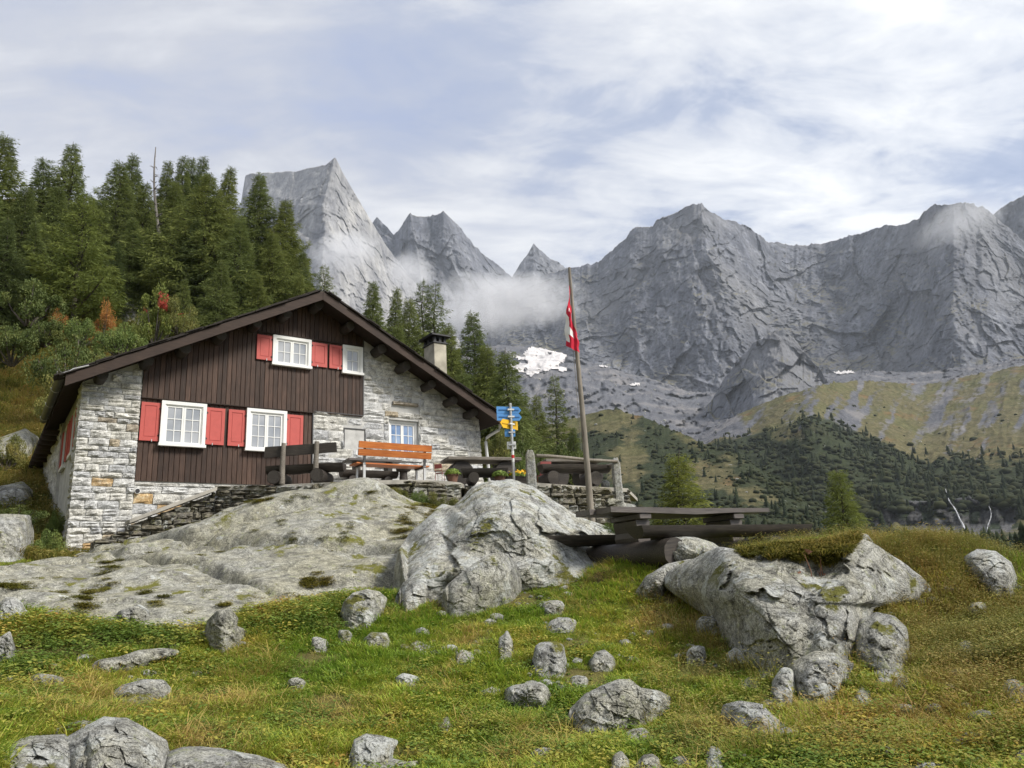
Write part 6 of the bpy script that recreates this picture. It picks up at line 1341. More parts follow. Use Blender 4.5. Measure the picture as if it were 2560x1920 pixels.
for (k, x, y, d, wd, lab) in FT: tree(k, x, y, d, lab, width=wd, group=FOREST)
GR = 'larches behind the right side of the hut'
for (k, x, y, d, wd, lab) in [('larchA', 806, 604, 50, 0.75, 'left one of the larches over the right roof slope'), ('larchC', 846, 618, 53, 0.7, 'slim larch second from the left over the right roof slope'), ('larchB', 884, 640, 47, 0.7, 'thick larch left of the chimney'),
    ('thin', 912, 600, 50, 0.7, 'sparse larch with thin top, just left of the chimney'), ('thin', 938, 606, 50, 0.75, 'sparse larch with thin top, straight behind the chimney'), ('larchB', 1020, 668, 46, 0.75, 'big larch right of the chimney'), ('larchA', 1092, 752, 40, 0.85, 'dark larch whose crown hangs behind the signpost'), ('larchB', 970, 700, 44, 0.8, 'larch hidden half behind the chimney'), ('larchA', 860, 700, 44, 0.8, 'larch low over the right roof slope'), ('larchA', 1050, 740, 43, 0.8, 'larch between the big one and the one behind the signpost'),
    ('thin', 1196, 806, 52, 0.75, 'free standing larch between signpost and flagpole'), ('larchE', 1158, 850, 56, 0.9, 'narrow young larch left of the free standing larch'), ('larchA', 1000, 800, 40, 0.8, 'dark larch close behind the right eave'), ('larchC', 1232, 920, 50, 0.9, 'small larch just left of the flagpole'), ('larchB', 1130, 850, 43, 0.7, 'larch right behind the signpost arms')]: tree(k, x, y, d, lab, width=wd, group=GR)
tree('young', 1462, 972, 26, 'bright young larch behind the picnic table', width=1.0, base=-3.0); tree('young', 1806, 1008, 24, 'bright young larch behind the grassy boulder', width=0.95, base=-1.6, rz=1.0)
# the bare dead trunk
q = Q(347, 600, 66); top = Q(331, 309, 66); gz_ = float(ground_z(q[0], q[1], False)); h = top[2] - gz_
t = thing('dead_tree', 'bare dead larch trunk rising over the wood', 'tree', (q[0], q[1], gz_)); lx = top[0] - q[0]
MB().tube([(lx * s + 0.25 * math.sin(s * 6), 0, h * s) for s in np.linspace(0, 1, 14)], [0.20 * (1 - s) + 0.04 for s in np.linspace(0, 1, 14)], 8, jit=0.06).obj('trunk', M['deadwood'], t, True)
for k in range(34):
    s = random.uniform(0.45, 0.99); a_ = random.uniform(0, 6.28); l = random.uniform(0.3, 1.3) * (1.25 - s); z = h * s; x = lx * s + 0.25 * math.sin(s * 6)
    MB().tube([(x, 0, z), (x + l * 0.6 * math.cos(a_), l * 0.6 * math.sin(a_), z + 0.12 * l), (x + l * math.cos(a_), l * math.sin(a_), z + random.uniform(-0.3, 0.5) * l)], [0.05, 0.035, 0.012], 5).obj('branch', M['deadwood'], t)
# ---- broadleaf shrubs and the two rowans
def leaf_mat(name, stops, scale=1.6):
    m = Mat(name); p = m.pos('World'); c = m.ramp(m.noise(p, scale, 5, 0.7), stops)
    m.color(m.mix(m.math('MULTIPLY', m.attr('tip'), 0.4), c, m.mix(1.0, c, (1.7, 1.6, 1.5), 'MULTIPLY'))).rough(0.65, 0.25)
    b2 = m.n('ShaderNodeBsdfTranslucent'); m.l(c, b2.inputs[0]); mx = m.n('ShaderNodeMixShader'); mx.inputs[0].default_value = 0.32
    m.l(m.b.outputs[0], mx.inputs[1]); m.l(b2.outputs[0], mx.inputs[2]); m.l(mx.outputs[0], m.t.nodes['Material Output'].inputs[0]); return m.m
M['leafdark'] = leaf_mat('dark shrub leaves', [(0.3, (0.040, 0.060, 0.017)), (0.5, (0.090, 0.122, 0.034)), (0.72, (0.19, 0.20, 0.060))])
M['leafolive'] = leaf_mat('olive shrub leaves', [(0.3, (0.075, 0.090, 0.024)), (0.5, (0.155, 0.165, 0.046)), (0.72, (0.29, 0.25, 0.075))])
M['leafgreen'] = leaf_mat('fresh shrub leaves', [(0.3, (0.060, 0.095, 0.026)), (0.5, (0.125, 0.175, 0.046)), (0.72, (0.23, 0.255, 0.075))])
M['leaforange'] = leaf_mat('orange autumn leaves', [(0.3, (0.14, 0.09, 0.025)), (0.5, (0.34, 0.15, 0.04)), (0.72, (0.46, 0.24, 0.07))])
M['rowan'] = leaf_mat('rowan leaves turning', [(0.3, (0.075, 0.105, 0.026)), (0.55, (0.165, 0.20, 0.046)), (0.75, (0.30, 0.27, 0.065))], 2.5)
M['rowanred'] = leaf_mat('red rowan leaves', [(0.3, (0.24, 0.035, 0.03)), (0.7, (0.45, 0.09, 0.05))], 2.5)
def shrub_meshes(seed, n=2600, r=1.0, hgt=1.0, leaf=0.07, lobes=18, mat='leafdark', redtips=0.0):
    rg = np.random.default_rng(seed); tb = MB(); C = []; T = []
    for k in range(lobes):
        a_ = rg.uniform(0, 6.28); q = r * rg.uniform(0.1, 0.85); c = np.array([q * math.cos(a_), q * math.sin(a_), hgt * rg.uniform(0.18, 1.0 - 0.45 * q / r)]); rr = r * rg.uniform(0.14, 0.36)
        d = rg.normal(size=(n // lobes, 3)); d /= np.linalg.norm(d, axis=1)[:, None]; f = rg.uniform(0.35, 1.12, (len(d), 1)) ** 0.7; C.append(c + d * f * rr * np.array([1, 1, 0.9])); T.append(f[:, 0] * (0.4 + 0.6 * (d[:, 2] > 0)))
        tb.tube([(0.05 * math.cos(a_), 0.05 * math.sin(a_), 0), tuple(c * np.array([0.6, 0.6, 0.55])), tuple(c + np.array([0, 0, rr * 0.6]))], [0.035 * r, 0.022 * r, 0.008 * r], 5, cap=False)
    C = np.concatenate(C); T = np.concatenate(T); C[:, 2] = np.maximum(C[:, 2], 0.02); nn = len(C); D = rg.normal(size=(nn, 3)); D[:, 2] -= 0.2; D /= np.linalg.norm(D, axis=1)[:, None]
    S1 = np.cross(D, rg.normal(size=(nn, 3))); S1 /= np.linalg.norm(S1, axis=1)[:, None]; s = leaf * rg.uniform(0.6, 1.3, (nn, 1))
    V = np.stack([C - D * s, C + S1 * s * 0.5, C + D * s, C - S1 * s * 0.5], 1).reshape(-1, 3)
    mi = np.zeros(nn, int)
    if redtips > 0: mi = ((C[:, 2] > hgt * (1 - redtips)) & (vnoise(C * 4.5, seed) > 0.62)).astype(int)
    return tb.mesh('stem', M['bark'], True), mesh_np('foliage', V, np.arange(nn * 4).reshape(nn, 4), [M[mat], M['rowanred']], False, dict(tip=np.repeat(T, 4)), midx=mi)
SH = {k: shrub_meshes(20 + i, mat=mt, n=nn * 3, leaf=lf * 0.45) for i, (k, mt, nn, lf) in enumerate([('dark', 'leafdark', 2600, 0.07), ('olive', 'leafolive', 2600, 0.065), ('green', 'leafgreen', 2600, 0.065), ('orange', 'leaforange', 1500, 0.06), ('dark2', 'leafdark', 2400, 0.085)])}
SH['rowan'] = shrub_meshes(40, n=7000, r=0.8, hgt=1.0, leaf=0.026, lobes=14, mat='rowan', redtips=0.42)
def shrub(kind, x, y, d, hpx, wpx, label, name='shrub', cat='shrub', group=None):
    b_ = Q(x, y, d); tm, fm = SH[kind]; h = hpx * K * d / FPX; wv = wpx * K * d / FPX / 1.9
    gz_ = float(ground_z(b_[0], b_[1], False)); gz_ = min(gz_, b_[2]) if abs(gz_ - b_[2]) < 3 else b_[2]
    t = thing(name, label, cat, (b_[0], b_[1], gz_ - 0.1), random.uniform(0, 6.28), group); t.scale = (wv, wv, (min(b_[2] - gz_, 0.4 * h) + h) / 1.15); t.location.z = max(gz_, b_[2] - 0.4 * h) - 0.1; link('stem', tm, t); link('foliage', fm, t); return t
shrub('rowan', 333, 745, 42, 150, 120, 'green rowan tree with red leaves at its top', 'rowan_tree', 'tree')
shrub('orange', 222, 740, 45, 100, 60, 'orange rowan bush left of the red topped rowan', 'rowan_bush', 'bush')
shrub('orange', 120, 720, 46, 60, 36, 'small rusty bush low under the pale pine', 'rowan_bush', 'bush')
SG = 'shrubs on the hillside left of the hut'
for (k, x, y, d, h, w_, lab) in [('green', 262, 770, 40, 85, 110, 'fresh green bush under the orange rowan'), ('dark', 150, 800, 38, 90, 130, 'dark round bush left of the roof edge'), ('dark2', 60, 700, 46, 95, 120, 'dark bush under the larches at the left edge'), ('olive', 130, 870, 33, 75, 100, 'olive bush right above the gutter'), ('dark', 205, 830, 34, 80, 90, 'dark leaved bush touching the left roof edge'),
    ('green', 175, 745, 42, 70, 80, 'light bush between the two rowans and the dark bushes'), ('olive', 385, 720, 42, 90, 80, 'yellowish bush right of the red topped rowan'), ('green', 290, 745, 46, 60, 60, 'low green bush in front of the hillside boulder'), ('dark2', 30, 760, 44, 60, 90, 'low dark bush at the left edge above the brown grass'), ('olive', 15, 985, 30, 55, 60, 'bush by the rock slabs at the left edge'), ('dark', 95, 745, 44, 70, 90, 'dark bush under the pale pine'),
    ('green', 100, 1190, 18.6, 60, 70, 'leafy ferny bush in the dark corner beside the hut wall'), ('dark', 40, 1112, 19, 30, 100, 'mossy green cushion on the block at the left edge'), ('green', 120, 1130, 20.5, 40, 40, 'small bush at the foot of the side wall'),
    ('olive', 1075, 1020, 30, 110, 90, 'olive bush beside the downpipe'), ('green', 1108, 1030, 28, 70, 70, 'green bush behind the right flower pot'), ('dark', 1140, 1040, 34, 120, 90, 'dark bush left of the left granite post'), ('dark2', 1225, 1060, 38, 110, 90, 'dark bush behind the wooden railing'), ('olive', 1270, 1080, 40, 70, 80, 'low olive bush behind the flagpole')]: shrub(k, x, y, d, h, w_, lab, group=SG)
TG = 'leafy plants along the terrace edge'
for (k, x, y, d, h, w_, lab) in [('olive', 735, 1060, 18.3, 22, 50, 'yellow green plants by the right log of the black bench'), ('olive', 790, 1054, 17.6, 24, 70, 'yellow green plants under the left leg of the orange bench'), ('olive', 855, 1064, 17.6, 24, 70, 'yellow plants under the middle of the orange bench'), ('green', 905, 1078, 17.5, 34, 60, 'bright green leafy clump under the orange bench'), ('olive', 945, 1088, 17.3, 42, 50, 'rusty green clump under the right end of the orange bench'), ('olive', 985, 1092, 17.2, 30, 50, 'leafy clump left of the lichen boulder top'), ('green', 1003, 1082, 17.6, 20, 26, 'small green tuft on the terrace wall under the left pot'), ('green', 1275, 1100, 19.0, 18, 24, 'small yellow green weed at the foot of the flagpole'), ('green', 1320, 1142, 13.2, 34, 50, 'bright leafy weed behind the left end of the picnic table')]: shrub(k, x, y, d, h, w_, lab, 'leafy_plant', 'plant', TG)
# ------------------------------------------------------------------ meadow plants: uncountable, scattered on the ground as stuff
def grass_mat(name, cols, rough=0.7, trans=0.3, scale=0.55, rndtint=0.5):
    m = Mat(name); p = m.pos('World'); r = m.rnd(); t = m.attr('tip')
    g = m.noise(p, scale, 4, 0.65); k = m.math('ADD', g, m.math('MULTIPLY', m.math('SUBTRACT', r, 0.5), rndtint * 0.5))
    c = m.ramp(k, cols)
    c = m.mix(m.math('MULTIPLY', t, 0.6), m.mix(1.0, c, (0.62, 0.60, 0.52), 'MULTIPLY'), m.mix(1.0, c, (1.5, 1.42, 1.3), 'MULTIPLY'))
    m.color(c).rough(rough, 0.25); b2 = m.n('ShaderNodeBsdfTranslucent'); m.l(c, b2.inputs[0]); mx = m.n('ShaderNodeMixShader'); mx.inputs[0].default_value = trans
    m.l(m.b.outputs[0], mx.inputs[1]); m.l(b2.outputs[0], mx.inputs[2]); m.l(mx.outputs[0], m.t.nodes['Material Output'].inputs[0]); return m.m
M['turf'] = grass_mat('meadow grass', [(0.30, (0.20, 0.35, 0.045)), (0.48, (0.33, 0.46, 0.065)), (0.60, (0.47, 0.50, 0.085)), (0.71, (0.58, 0.50, 0.14)), (0.84, (0.50, 0.36, 0.14))])
M['dry'] = grass_mat('dry straw grass', [(0.30, (0.38, 0.37, 0.08)), (0.5, (0.52, 0.43, 0.15)), (0.70, (0.54, 0.36, 0.15))])
M['leafy'] = grass_mat('small leafy ground plants', [(0.30, (0.12, 0.20, 0.035)), (0.5, (0.21, 0.30, 0.055)), (0.62, (0.36, 0.38, 0.08)), (0.78, (0.50, 0.43, 0.09)), (0.88, (0.42, 0.20, 0.07))], rndtint=1.0)
M['heath'] = grass_mat('brown heath twigs and leaves', [(0.30, (0.16, 0.19, 0.045)), (0.45, (0.30, 0.29, 0.08)), (0.62, (0.36, 0.31, 0.105)), (0.80, (0.36, 0.24, 0.09))], rndtint=0.9)
M['moss'] = grass_mat('moss', [(0.3, (0.09, 0.10, 0.014)), (0.55, (0.19, 0.18, 0.03)), (0.75, (0.28, 0.23, 0.05))])
def blades(seed, n, h, spread, w, curl, lean=0.5):
    rg = np.random.default_rng(seed); V, F, T = [], [], []
    for k in range(n):
        a = rg.uniform(0, 6.28); r = spread * math.sqrt(rg.random()); b0 = np.array([r * math.cos(a), r * math.sin(a), -0.02]); d = a + rg.normal(0, 0.7); hh = h * rg.uniform(0.5, 1.15); cu = curl * rg.uniform(0.2, 1.2) * hh
        dv = np.array([math.cos(d), math.sin(d), 0]); sd = np.array([-math.sin(d + rg.normal(0, .6)), math.cos(d), 0]) * w * rg.uniform(0.7, 1.3); i0 = len(V)
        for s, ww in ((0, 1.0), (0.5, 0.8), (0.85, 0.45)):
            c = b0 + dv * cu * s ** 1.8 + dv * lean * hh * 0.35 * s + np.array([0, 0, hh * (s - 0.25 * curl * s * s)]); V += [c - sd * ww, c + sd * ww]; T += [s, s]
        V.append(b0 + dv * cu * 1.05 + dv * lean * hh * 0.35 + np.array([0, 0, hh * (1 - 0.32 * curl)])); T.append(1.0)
        F += [(i0, i0 + 1, i0 + 3), (i0, i0 + 3, i0 + 2), (i0 + 2, i0 + 3, i0 + 5), (i0 + 2, i0 + 5, i0 + 4), (i0 + 4, i0 + 5, i0 + 6)]
    return np.array(V), np.array(F), np.array(T)
def leaflets(seed, n, spread, h, size, broad=0.75):
    rg = np.random.default_rng(seed); V, F, T = [], [], []
    for k in range(n):
        a = rg.uniform(0, 6.28); r = spread * math.sqrt(rg.random()); c = np.array([r * math.cos(a), r * math.sin(a), h * rg.uniform(0.35, 1.0)]); d = rg.uniform(0, 6.28); s = size * rg.uniform(0.6, 1.25)
        dv = np.array([math.cos(d), math.sin(d), rg.uniform(-0.35, 0.45)]); sd = np.array([-math.sin(d), math.cos(d), rg.uniform(-0.3, 0.3)]) * broad; i0 = len(V)
        V += [c - dv * s * 0.5, c + sd * s * 0.42 - dv * s * 0.1, c + sd * s * 0.3 + dv * s * 0.3, c + dv * s * 0.62 + np.array([0, 0, -0.1 * s]), c - sd * s * 0.3 + dv * s * 0.3, c - sd * s * 0.42 - dv * s * 0.1]; T += [0.2, 0.6, 0.8, 1, 0.8, 0.6]
        F += [(i0, i0 + 1, i0 + 5), (i0 + 1, i0 + 2, i0 + 5), (i0 + 2, i0 + 4, i0 + 5), (i0 + 2, i0 + 3, i0 + 4)]
    return np.array(V), np.array(F), np.array(T)
def merge(*ms):
    V, F, T, b = [], [], [], 0
    for v, f, t in ms: V.append(v); F.append(f + b); T.append(t); b += len(v)
    return np.concatenate(V), np.concatenate(F), np.concatenate(T)
def variant(col, name, vft, mat):
    v, f, t = vft; o = bpy.data.objects.new(name, mesh_np(name, v, f, M[mat], False, dict(tip=t))); col.objects.link(o)
def scatter(name, variants, mat, pts, scl, rot):
    "one object whose nodes set plants on the given ground points"
    src = bpy.data.collections.new(name + '_kinds')
    for i, vft in enumerate(variants): variant(src, name + '_plant', vft, mat)
    me = bpy.data.meshes.new(name); me.vertices.add(len(pts)); me.vertices.foreach_set('co', np.asarray(pts, np.float32).ravel())
    for nm, val in (('scl', scl), ('rz', rot)):
        a = me.attributes.new(nm, 'FLOAT', 'POINT'); a.data.foreach_set('value', np.asarray(val, np.float32))
    me.update(); o = link(name, me); tag(o, kind='stuff')
    ng = bpy.data.node_groups.new(name + '_scatter', 'GeometryNodeTree'); ng.interface.new_socket('Geometry', in_out='INPUT', socket_type='NodeSocketGeometry'); ng.interface.new_socket('Geometry', in_out='OUTPUT', socket_type='NodeSocketGeometry')
    N = ng.nodes.new; gi, go = N('NodeGroupInput'), N('NodeGroupOutput'); ci = N('GeometryNodeCollectionInfo'); ci.inputs['Collection'].default_value = src; ci.inputs['Separate Children'].default_value = True; ci.inputs['Reset Children'].default_value = True
    iop = N('GeometryNodeInstanceOnPoints'); iop.inputs['Pick Instance'].default_value = True
    a1 = N('GeometryNodeInputNamedAttribute'); a1.data_type = 'FLOAT'; a1.inputs['Name'].default_value = 'scl'; a2 = N('GeometryNodeInputNamedAttribute'); a2.data_type = 'FLOAT'; a2.inputs['Name'].default_value = 'rz'
    cx = N('ShaderNodeCombineXYZ'); er = N('FunctionNodeEulerToRotation'); rv = N('FunctionNodeRandomValue'); rv.data_type = 'INT'
    rv.inputs[4].default_value = 0; rv.inputs[5].default_value = len(variants) - 1
    L = ng.links.new
    L(gi.outputs[0], iop.inputs['Points']); L(ci.outputs[0], iop.inputs['Instance']); L(a2.outputs[0], cx.inputs[2]); L(cx.outputs[0], er.inputs[0]); L(er.outputs[0], iop.inputs['Rotation']); L(a1.outputs[0], iop.inputs['Scale']); L(rv.outputs[2], iop.inputs['Instance Index']); L(iop.outputs[0], go.inputs[0])
    md = o.modifiers.new('scatter', 'NODES'); md.node_group = ng; return o
def ground_points(n, r0, r1, a0=-40, a1=40, seed=0, power=1.0):
    rg = np.random.default_rng(seed); r = r0 * (r1 / r0) ** (rg.random(n) ** power); a = np.radians(rg.uniform(a0, a1, n)); x, y = r * np.sin(a), r * np.cos(a); z = ground_z(x, y)
    return x, y, z
def clear(x, y, z):
    "true where neither rock nor outcrop covers the ground"
    c = ~inside_rock(x, y, z + 0.01); r = np.hypot(x, y); a = np.degrees(np.arctan2(x, y)); m_ = (r > 9.2) & (r < 19.8) & (a > -40) & (a < -3)
    oz_ = outcrop_z(x[m_], y[m_]); c[m_] &= oz_ < z[m_] - 0.01; return c
def nz2(x, y, s, seed): return fbm(np.stack([x / s, y / s, x * 0], -1), 3, seed)
def pxy(x, y, z): X, Y = project(np.stack([x, y, z], -1)); return X / K, Y / K
# turf
x, y, z = ground_points(95000, 4.6, 17, seed=1); k = clear(x, y, z); x, y, z = x[k], y[k], z[k]; X, Y = pxy(x, y, z)
bare = nz2(x, y, 0.55, 3); heathy = sstep(1780, 1950, X + 120 * nz2(x, y, 1.2, 5)) * sstep(5.4, 7.2, np.hypot(x, y)) ; k = (bare > -0.36) & (RNG.random(len(x)) > heathy * 0.6)
tx, ty, tz_, hs, bb = x[k], y[k], z[k], np.hypot(x, y)[k], bare[k]
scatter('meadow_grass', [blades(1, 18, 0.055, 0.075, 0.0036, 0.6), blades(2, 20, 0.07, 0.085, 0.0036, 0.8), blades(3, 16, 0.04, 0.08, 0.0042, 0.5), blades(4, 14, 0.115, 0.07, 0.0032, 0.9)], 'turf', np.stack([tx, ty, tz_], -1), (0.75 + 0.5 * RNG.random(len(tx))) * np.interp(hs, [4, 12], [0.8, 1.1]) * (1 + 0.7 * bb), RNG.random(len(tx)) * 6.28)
# long straw tufts, in drifts
x, y, z = ground_points(26000, 4.8, 14, seed=2); k = clear(x, y, z); x, y, z = x[k], y[k], z[k]; X, Y = pxy(x, y, z); f = nz2(x, y, 0.75, 11)
blob = np.zeros_like(X)
for (cx, cy, rx, ry, am) in [(180, 1530, 190, 42, 1.3), (60, 1570, 90, 40, 1.0), (540, 1470, 70, 70, 1.0), (900, 1590, 150, 45, 0.7), (1500, 1330, 80, 60, 0.9), (1560, 1380, 60, 50, 0.8), (960, 1300, 70, 30, 0.9), (2080, 1560, 120, 60, 0.6), (1730, 1530, 60, 50, 0.7), (1290, 1240, 60, 25, 0.6), (760, 1560, 110, 40, 0.5), (450, 1600, 120, 40, 0.7), (1900, 1360, 60, 60, 0.6)]:
    blob = np.maximum(blob, am * np.exp(-(((X - cx) / rx) ** 2 + ((Y - cy) / ry) ** 2)))
k = RNG.random(len(x)) < np.clip(0.015 + 0.22 * sstep(0.2, 0.45, f) + 0.75 * blob * sstep(-0.5, 0.2, f), 0, 1)
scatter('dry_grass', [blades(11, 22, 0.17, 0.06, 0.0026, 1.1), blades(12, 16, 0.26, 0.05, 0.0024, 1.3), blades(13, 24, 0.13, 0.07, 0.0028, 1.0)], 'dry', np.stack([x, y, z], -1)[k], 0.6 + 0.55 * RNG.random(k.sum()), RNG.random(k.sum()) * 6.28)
# leafy ground plants: everywhere a few, thick under the outcrop on the left
x, y, z = ground_points(42000, 4.8, 13, seed=3); k = clear(x, y, z); x, y, z = x[k], y[k], z[k]; X, Y = pxy(x, y, z); f = nz2(x, y, 0.6, 21)
blob = np.zeros_like(X)
for (cx, cy, rx, ry, am) in [(120, 1370, 200, 40, 1.2), (330, 1375, 170, 26, 1.1), (620, 1340, 120, 45, 1.3), (720, 1300, 90, 30, 1.2), (60, 1460, 70, 45, 1.0), (1880, 1640, 260, 50, 0.7), (1500, 1610, 160, 60, 0.5), (1230, 1560, 80, 60, 0.6), (1750, 1480, 40, 50, 0.7), (1020, 1500, 100, 60, 0.4), (2180, 1620, 90, 60, 0.9), (420, 1445, 80, 20, 0.6)]:
    blob = np.maximum(blob, am * np.exp(-(((X - cx) / rx) ** 2 + ((Y - cy) / ry) ** 2)))
k = RNG.random(len(x)) < np.clip(0.16 + 0.30 * sstep(0.0, 0.35, f) + 0.8 * blob, 0, 1) * np.where(X > 1950, 0.7, 1); big_ = blob[k] * (X[k] < 900)
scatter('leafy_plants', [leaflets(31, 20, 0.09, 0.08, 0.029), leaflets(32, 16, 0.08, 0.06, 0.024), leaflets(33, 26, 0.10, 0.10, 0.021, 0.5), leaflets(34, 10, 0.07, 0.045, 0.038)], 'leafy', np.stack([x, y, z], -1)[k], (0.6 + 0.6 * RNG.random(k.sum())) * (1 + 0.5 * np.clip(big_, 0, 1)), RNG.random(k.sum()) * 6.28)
# brown heath on the right-hand bank and knoll
x, y, z = ground_points(36000, 5.6, 14.5, a0=8, a1=40, seed=4); k = clear(x, y, z); x, y, z = x[k], y[k], z[k]; X, Y = pxy(x, y, z); f = nz2(x, y, 0.8, 31)
blob = np.zeros_like(X)
for (cx, cy, rx, ry, am) in [(2010, 1200, 160, 50, 1.4), (2080, 1330, 130, 90, 1.3), (2150, 1400, 110, 80, 1.0), (1960, 1290, 60, 60, 0.9), (1700, 1190, 90, 30, 0.6), (1560, 1420, 60, 60, 0.3)]:
    blob = np.maximum(blob, am * np.exp(-(((X - cx) / rx) ** 2 + ((Y - cy) / ry) ** 2)))
k = RNG.random(len(x)) < np.clip(0.03 + 0.95 * blob * sstep(-0.7, 0.1, f), 0, 1)
hv = [merge(leaflets(41 + i, 26, 0.10, 0.15, 0.017, 0.6), blades(45 + i, 12, 0.14, 0.08, 0.0022, 0.4)) for i in range(3)]
scatter('heath_shrubs', hv, 'heath', np.stack([x, y, z], -1)[k], (0.6 + 0.8 * RNG.random(k.sum())) * (1 + 0.5 * sstep(0.1, 0.45, f[k])), RNG.random(k.sum()) * 6.28)
# moss and grass cap on the biggest boulder, moss cushions in the clefts of the outcrop
def on_rocks(n, poly, d0, d1, seed):
    "points on the upper surface of the rocks inside a patch"
    rg = np.random.default_rng(seed); x0, x1, y0, y1 = poly; out = []
    X = rg.uniform(x0, x1, n); Y = rg.uniform(y0, y1, n)
    hit = np.full(n, np.nan)
    for sh in ROCKS_SEEN:
        r, df, db = sh.look(X, Y); ok = (r < 1) & (sh.d > d0) & (sh.d < d1); hit = np.where(ok, np.fmin(hit, df), hit)
    ok = ~np.isnan(hit); return Q(X[ok], Y[ok], hit[ok]), X[ok], Y[ok]
pp, X, Y = on_rocks(5200, (1600, 1850, 1150, 1225), 8.0, 12.0, 5)
lim = np.interp(X, [1600, 1640, 1700, 1760, 1800, 1825, 1842], [1190, 1198, 1206, 1216, 1216, 1200, 1165]) + 7 * np.sin(X * 0.11) + 9 * fbm(np.stack([X / 9, Y / 9, X * 0], -1), 2, 3); k = (Y < lim); pp = pp[k]
scatter('moss_cap_grass', [blades(51, 16, 0.09, 0.06, 0.0035, 0.9), blades(52, 14, 0.15, 0.05, 0.003, 1.1), leaflets(53, 26, 0.07, 0.05, 0.022)], 'dry', pp[::3], 0.6 + 0.5 * RNG.random(len(pp[::3])), RNG.random(len(pp[::3])) * 6.28)
mossv = [leaflets(61 + i, 60, 0.07, 0.035, 0.016, 0.8) for i in range(3)]
scatter('moss_cap', mossv, 'moss', pp, 0.9 + 0.6 * RNG.random(len(pp)), RNG.random(len(pp)) * 6.28)
# withered red stems standing in the hollow of the biggest boulder
q = Q(1770, 1272, 8.9); t = thing('dry_plant', 'withered red stemmed plants in the hollow of the biggest boulder', 'plant', q); M['stem'] = plain('red stems', (0.22, 0.11, 0.07), 0.8)
for k in range(15):
    x0, y0, h = random.uniform(-0.42, 0.36), random.uniform(-0.2, 0.25), random.uniform(0.15, 0.42); b = MB().tube([(x0, y0, -0.15), (x0 + random.uniform(-.03, .03), y0, h * 0.5), (x0 + random.uniform(-.06, .06), y0, h)], [0.006, 0.005, 0.003], 4)
    for j in range(3):
        z = h * random.uniform(0.3, 1.0); b.add([(x0, y0, z), (x0 + random.uniform(-.05, .05), y0 - 0.02, z + 0.03), (x0 + random.uniform(-.04, .04), y0, z + 0.045)], [(0, 1, 2)])
    b.obj('stem', M['stem'], t)
mx, my, _z = ground_points(60000, 9.4, 18.5, a0=-38, a1=-5, seed=8); mz = outcrop_z(mx, my); gz1 = ground_z(mx, my); X, Y = pxy(mx, my, mz)
blob = np.zeros_like(X)
for (cx, cy, rx, ry, am) in [(700, 1262, 80, 22, 1.3), (245, 1240, 32, 18, 1.0), (20, 1268, 40, 20, 1.0), (330, 1300, 60, 18, 0.9), (170, 1300, 50, 20, 0.8), (620, 1290, 60, 14, 1.0), (757, 1140, 9, 16, 1.2), (700, 1165, 70, 7, 0.8), (560, 1080, 60, 9, 0.8), (880, 1130, 50, 22, 1.0), (930, 1100, 40, 25, 0.9), (670, 1075, 50, 7, 0.9), (820, 1060, 60, 8, 0.9), (440, 1315, 60, 12, 0.8)]:
    blob = np.maximum(blob, am * np.exp(-(((X - cx) / rx) ** 2 + ((Y - cy) / ry) ** 2)))
k = (mz > gz1 - 0.05) & (blob * 0.5 + 0.8 * nz2(mx, my, 0.22, 71) + 0.4 * nz2(mx, my, 0.06, 72) > 0.60)
scatter('outcrop_moss', mossv, 'moss', np.stack([mx, my, mz - 0.008], -1)[k], 0.8 + 0.7 * RNG.random(k.sum()), RNG.random(k.sum()) * 6.28)
# rough cover of the hillside on the left
x, y, z = ground_points(15000, 17, 75, a0=-42, a1=-8, seed=9); f = nz2(x, y, 4.0, 81)
hx = np.stack([x, y, z], -1); k = RNG.random(len(x)) < 0.35 + 0.6 * sstep(-0.3, 0.3, f)
scatter('hillside_heath', [merge(leaflets(71, 40, 0.35, 0.22, 0.07), blades(72, 26, 0.30, 0.3, 0.010, 0.9)), merge(leaflets(73, 30, 0.35, 0.30, 0.08), blades(74, 20, 0.4, 0.3, 0.010, 0.9)), blades(75, 44, 0.32, 0.4, 0.010, 1.0)], 'heath', hx[k], (0.7 + 0.8 * RNG.random(k.sum())) * np.interp(np.hypot(x, y)[k], [17, 70], [0.7, 1.8]), RNG.random(k.sum()) * 6.28)
# small stones and dead leaves trodden into the meadow
x, y, z = ground_points(2600, 4.8, 11, seed=10); k = clear(x, y, z) & (nz2(x, y, 1.1, 91) > 0.02); V, F = ico(2); pb = []
for i in range(4):
    v = V * np.array([1, 0.8, 0.55]) * (1 + 0.25 * fbm(V * 1.5 + i * 9, 2, i)[:, None]); pb.append((v * 0.035, F, np.zeros(len(v))))
scatter('pebbles', pb, 'boulder_grey', np.stack([x, y, z], -1)[k], 0.4 + 2.8 * RNG.random(k.sum()) ** 5, RNG.random(k.sum()) * 6.28)

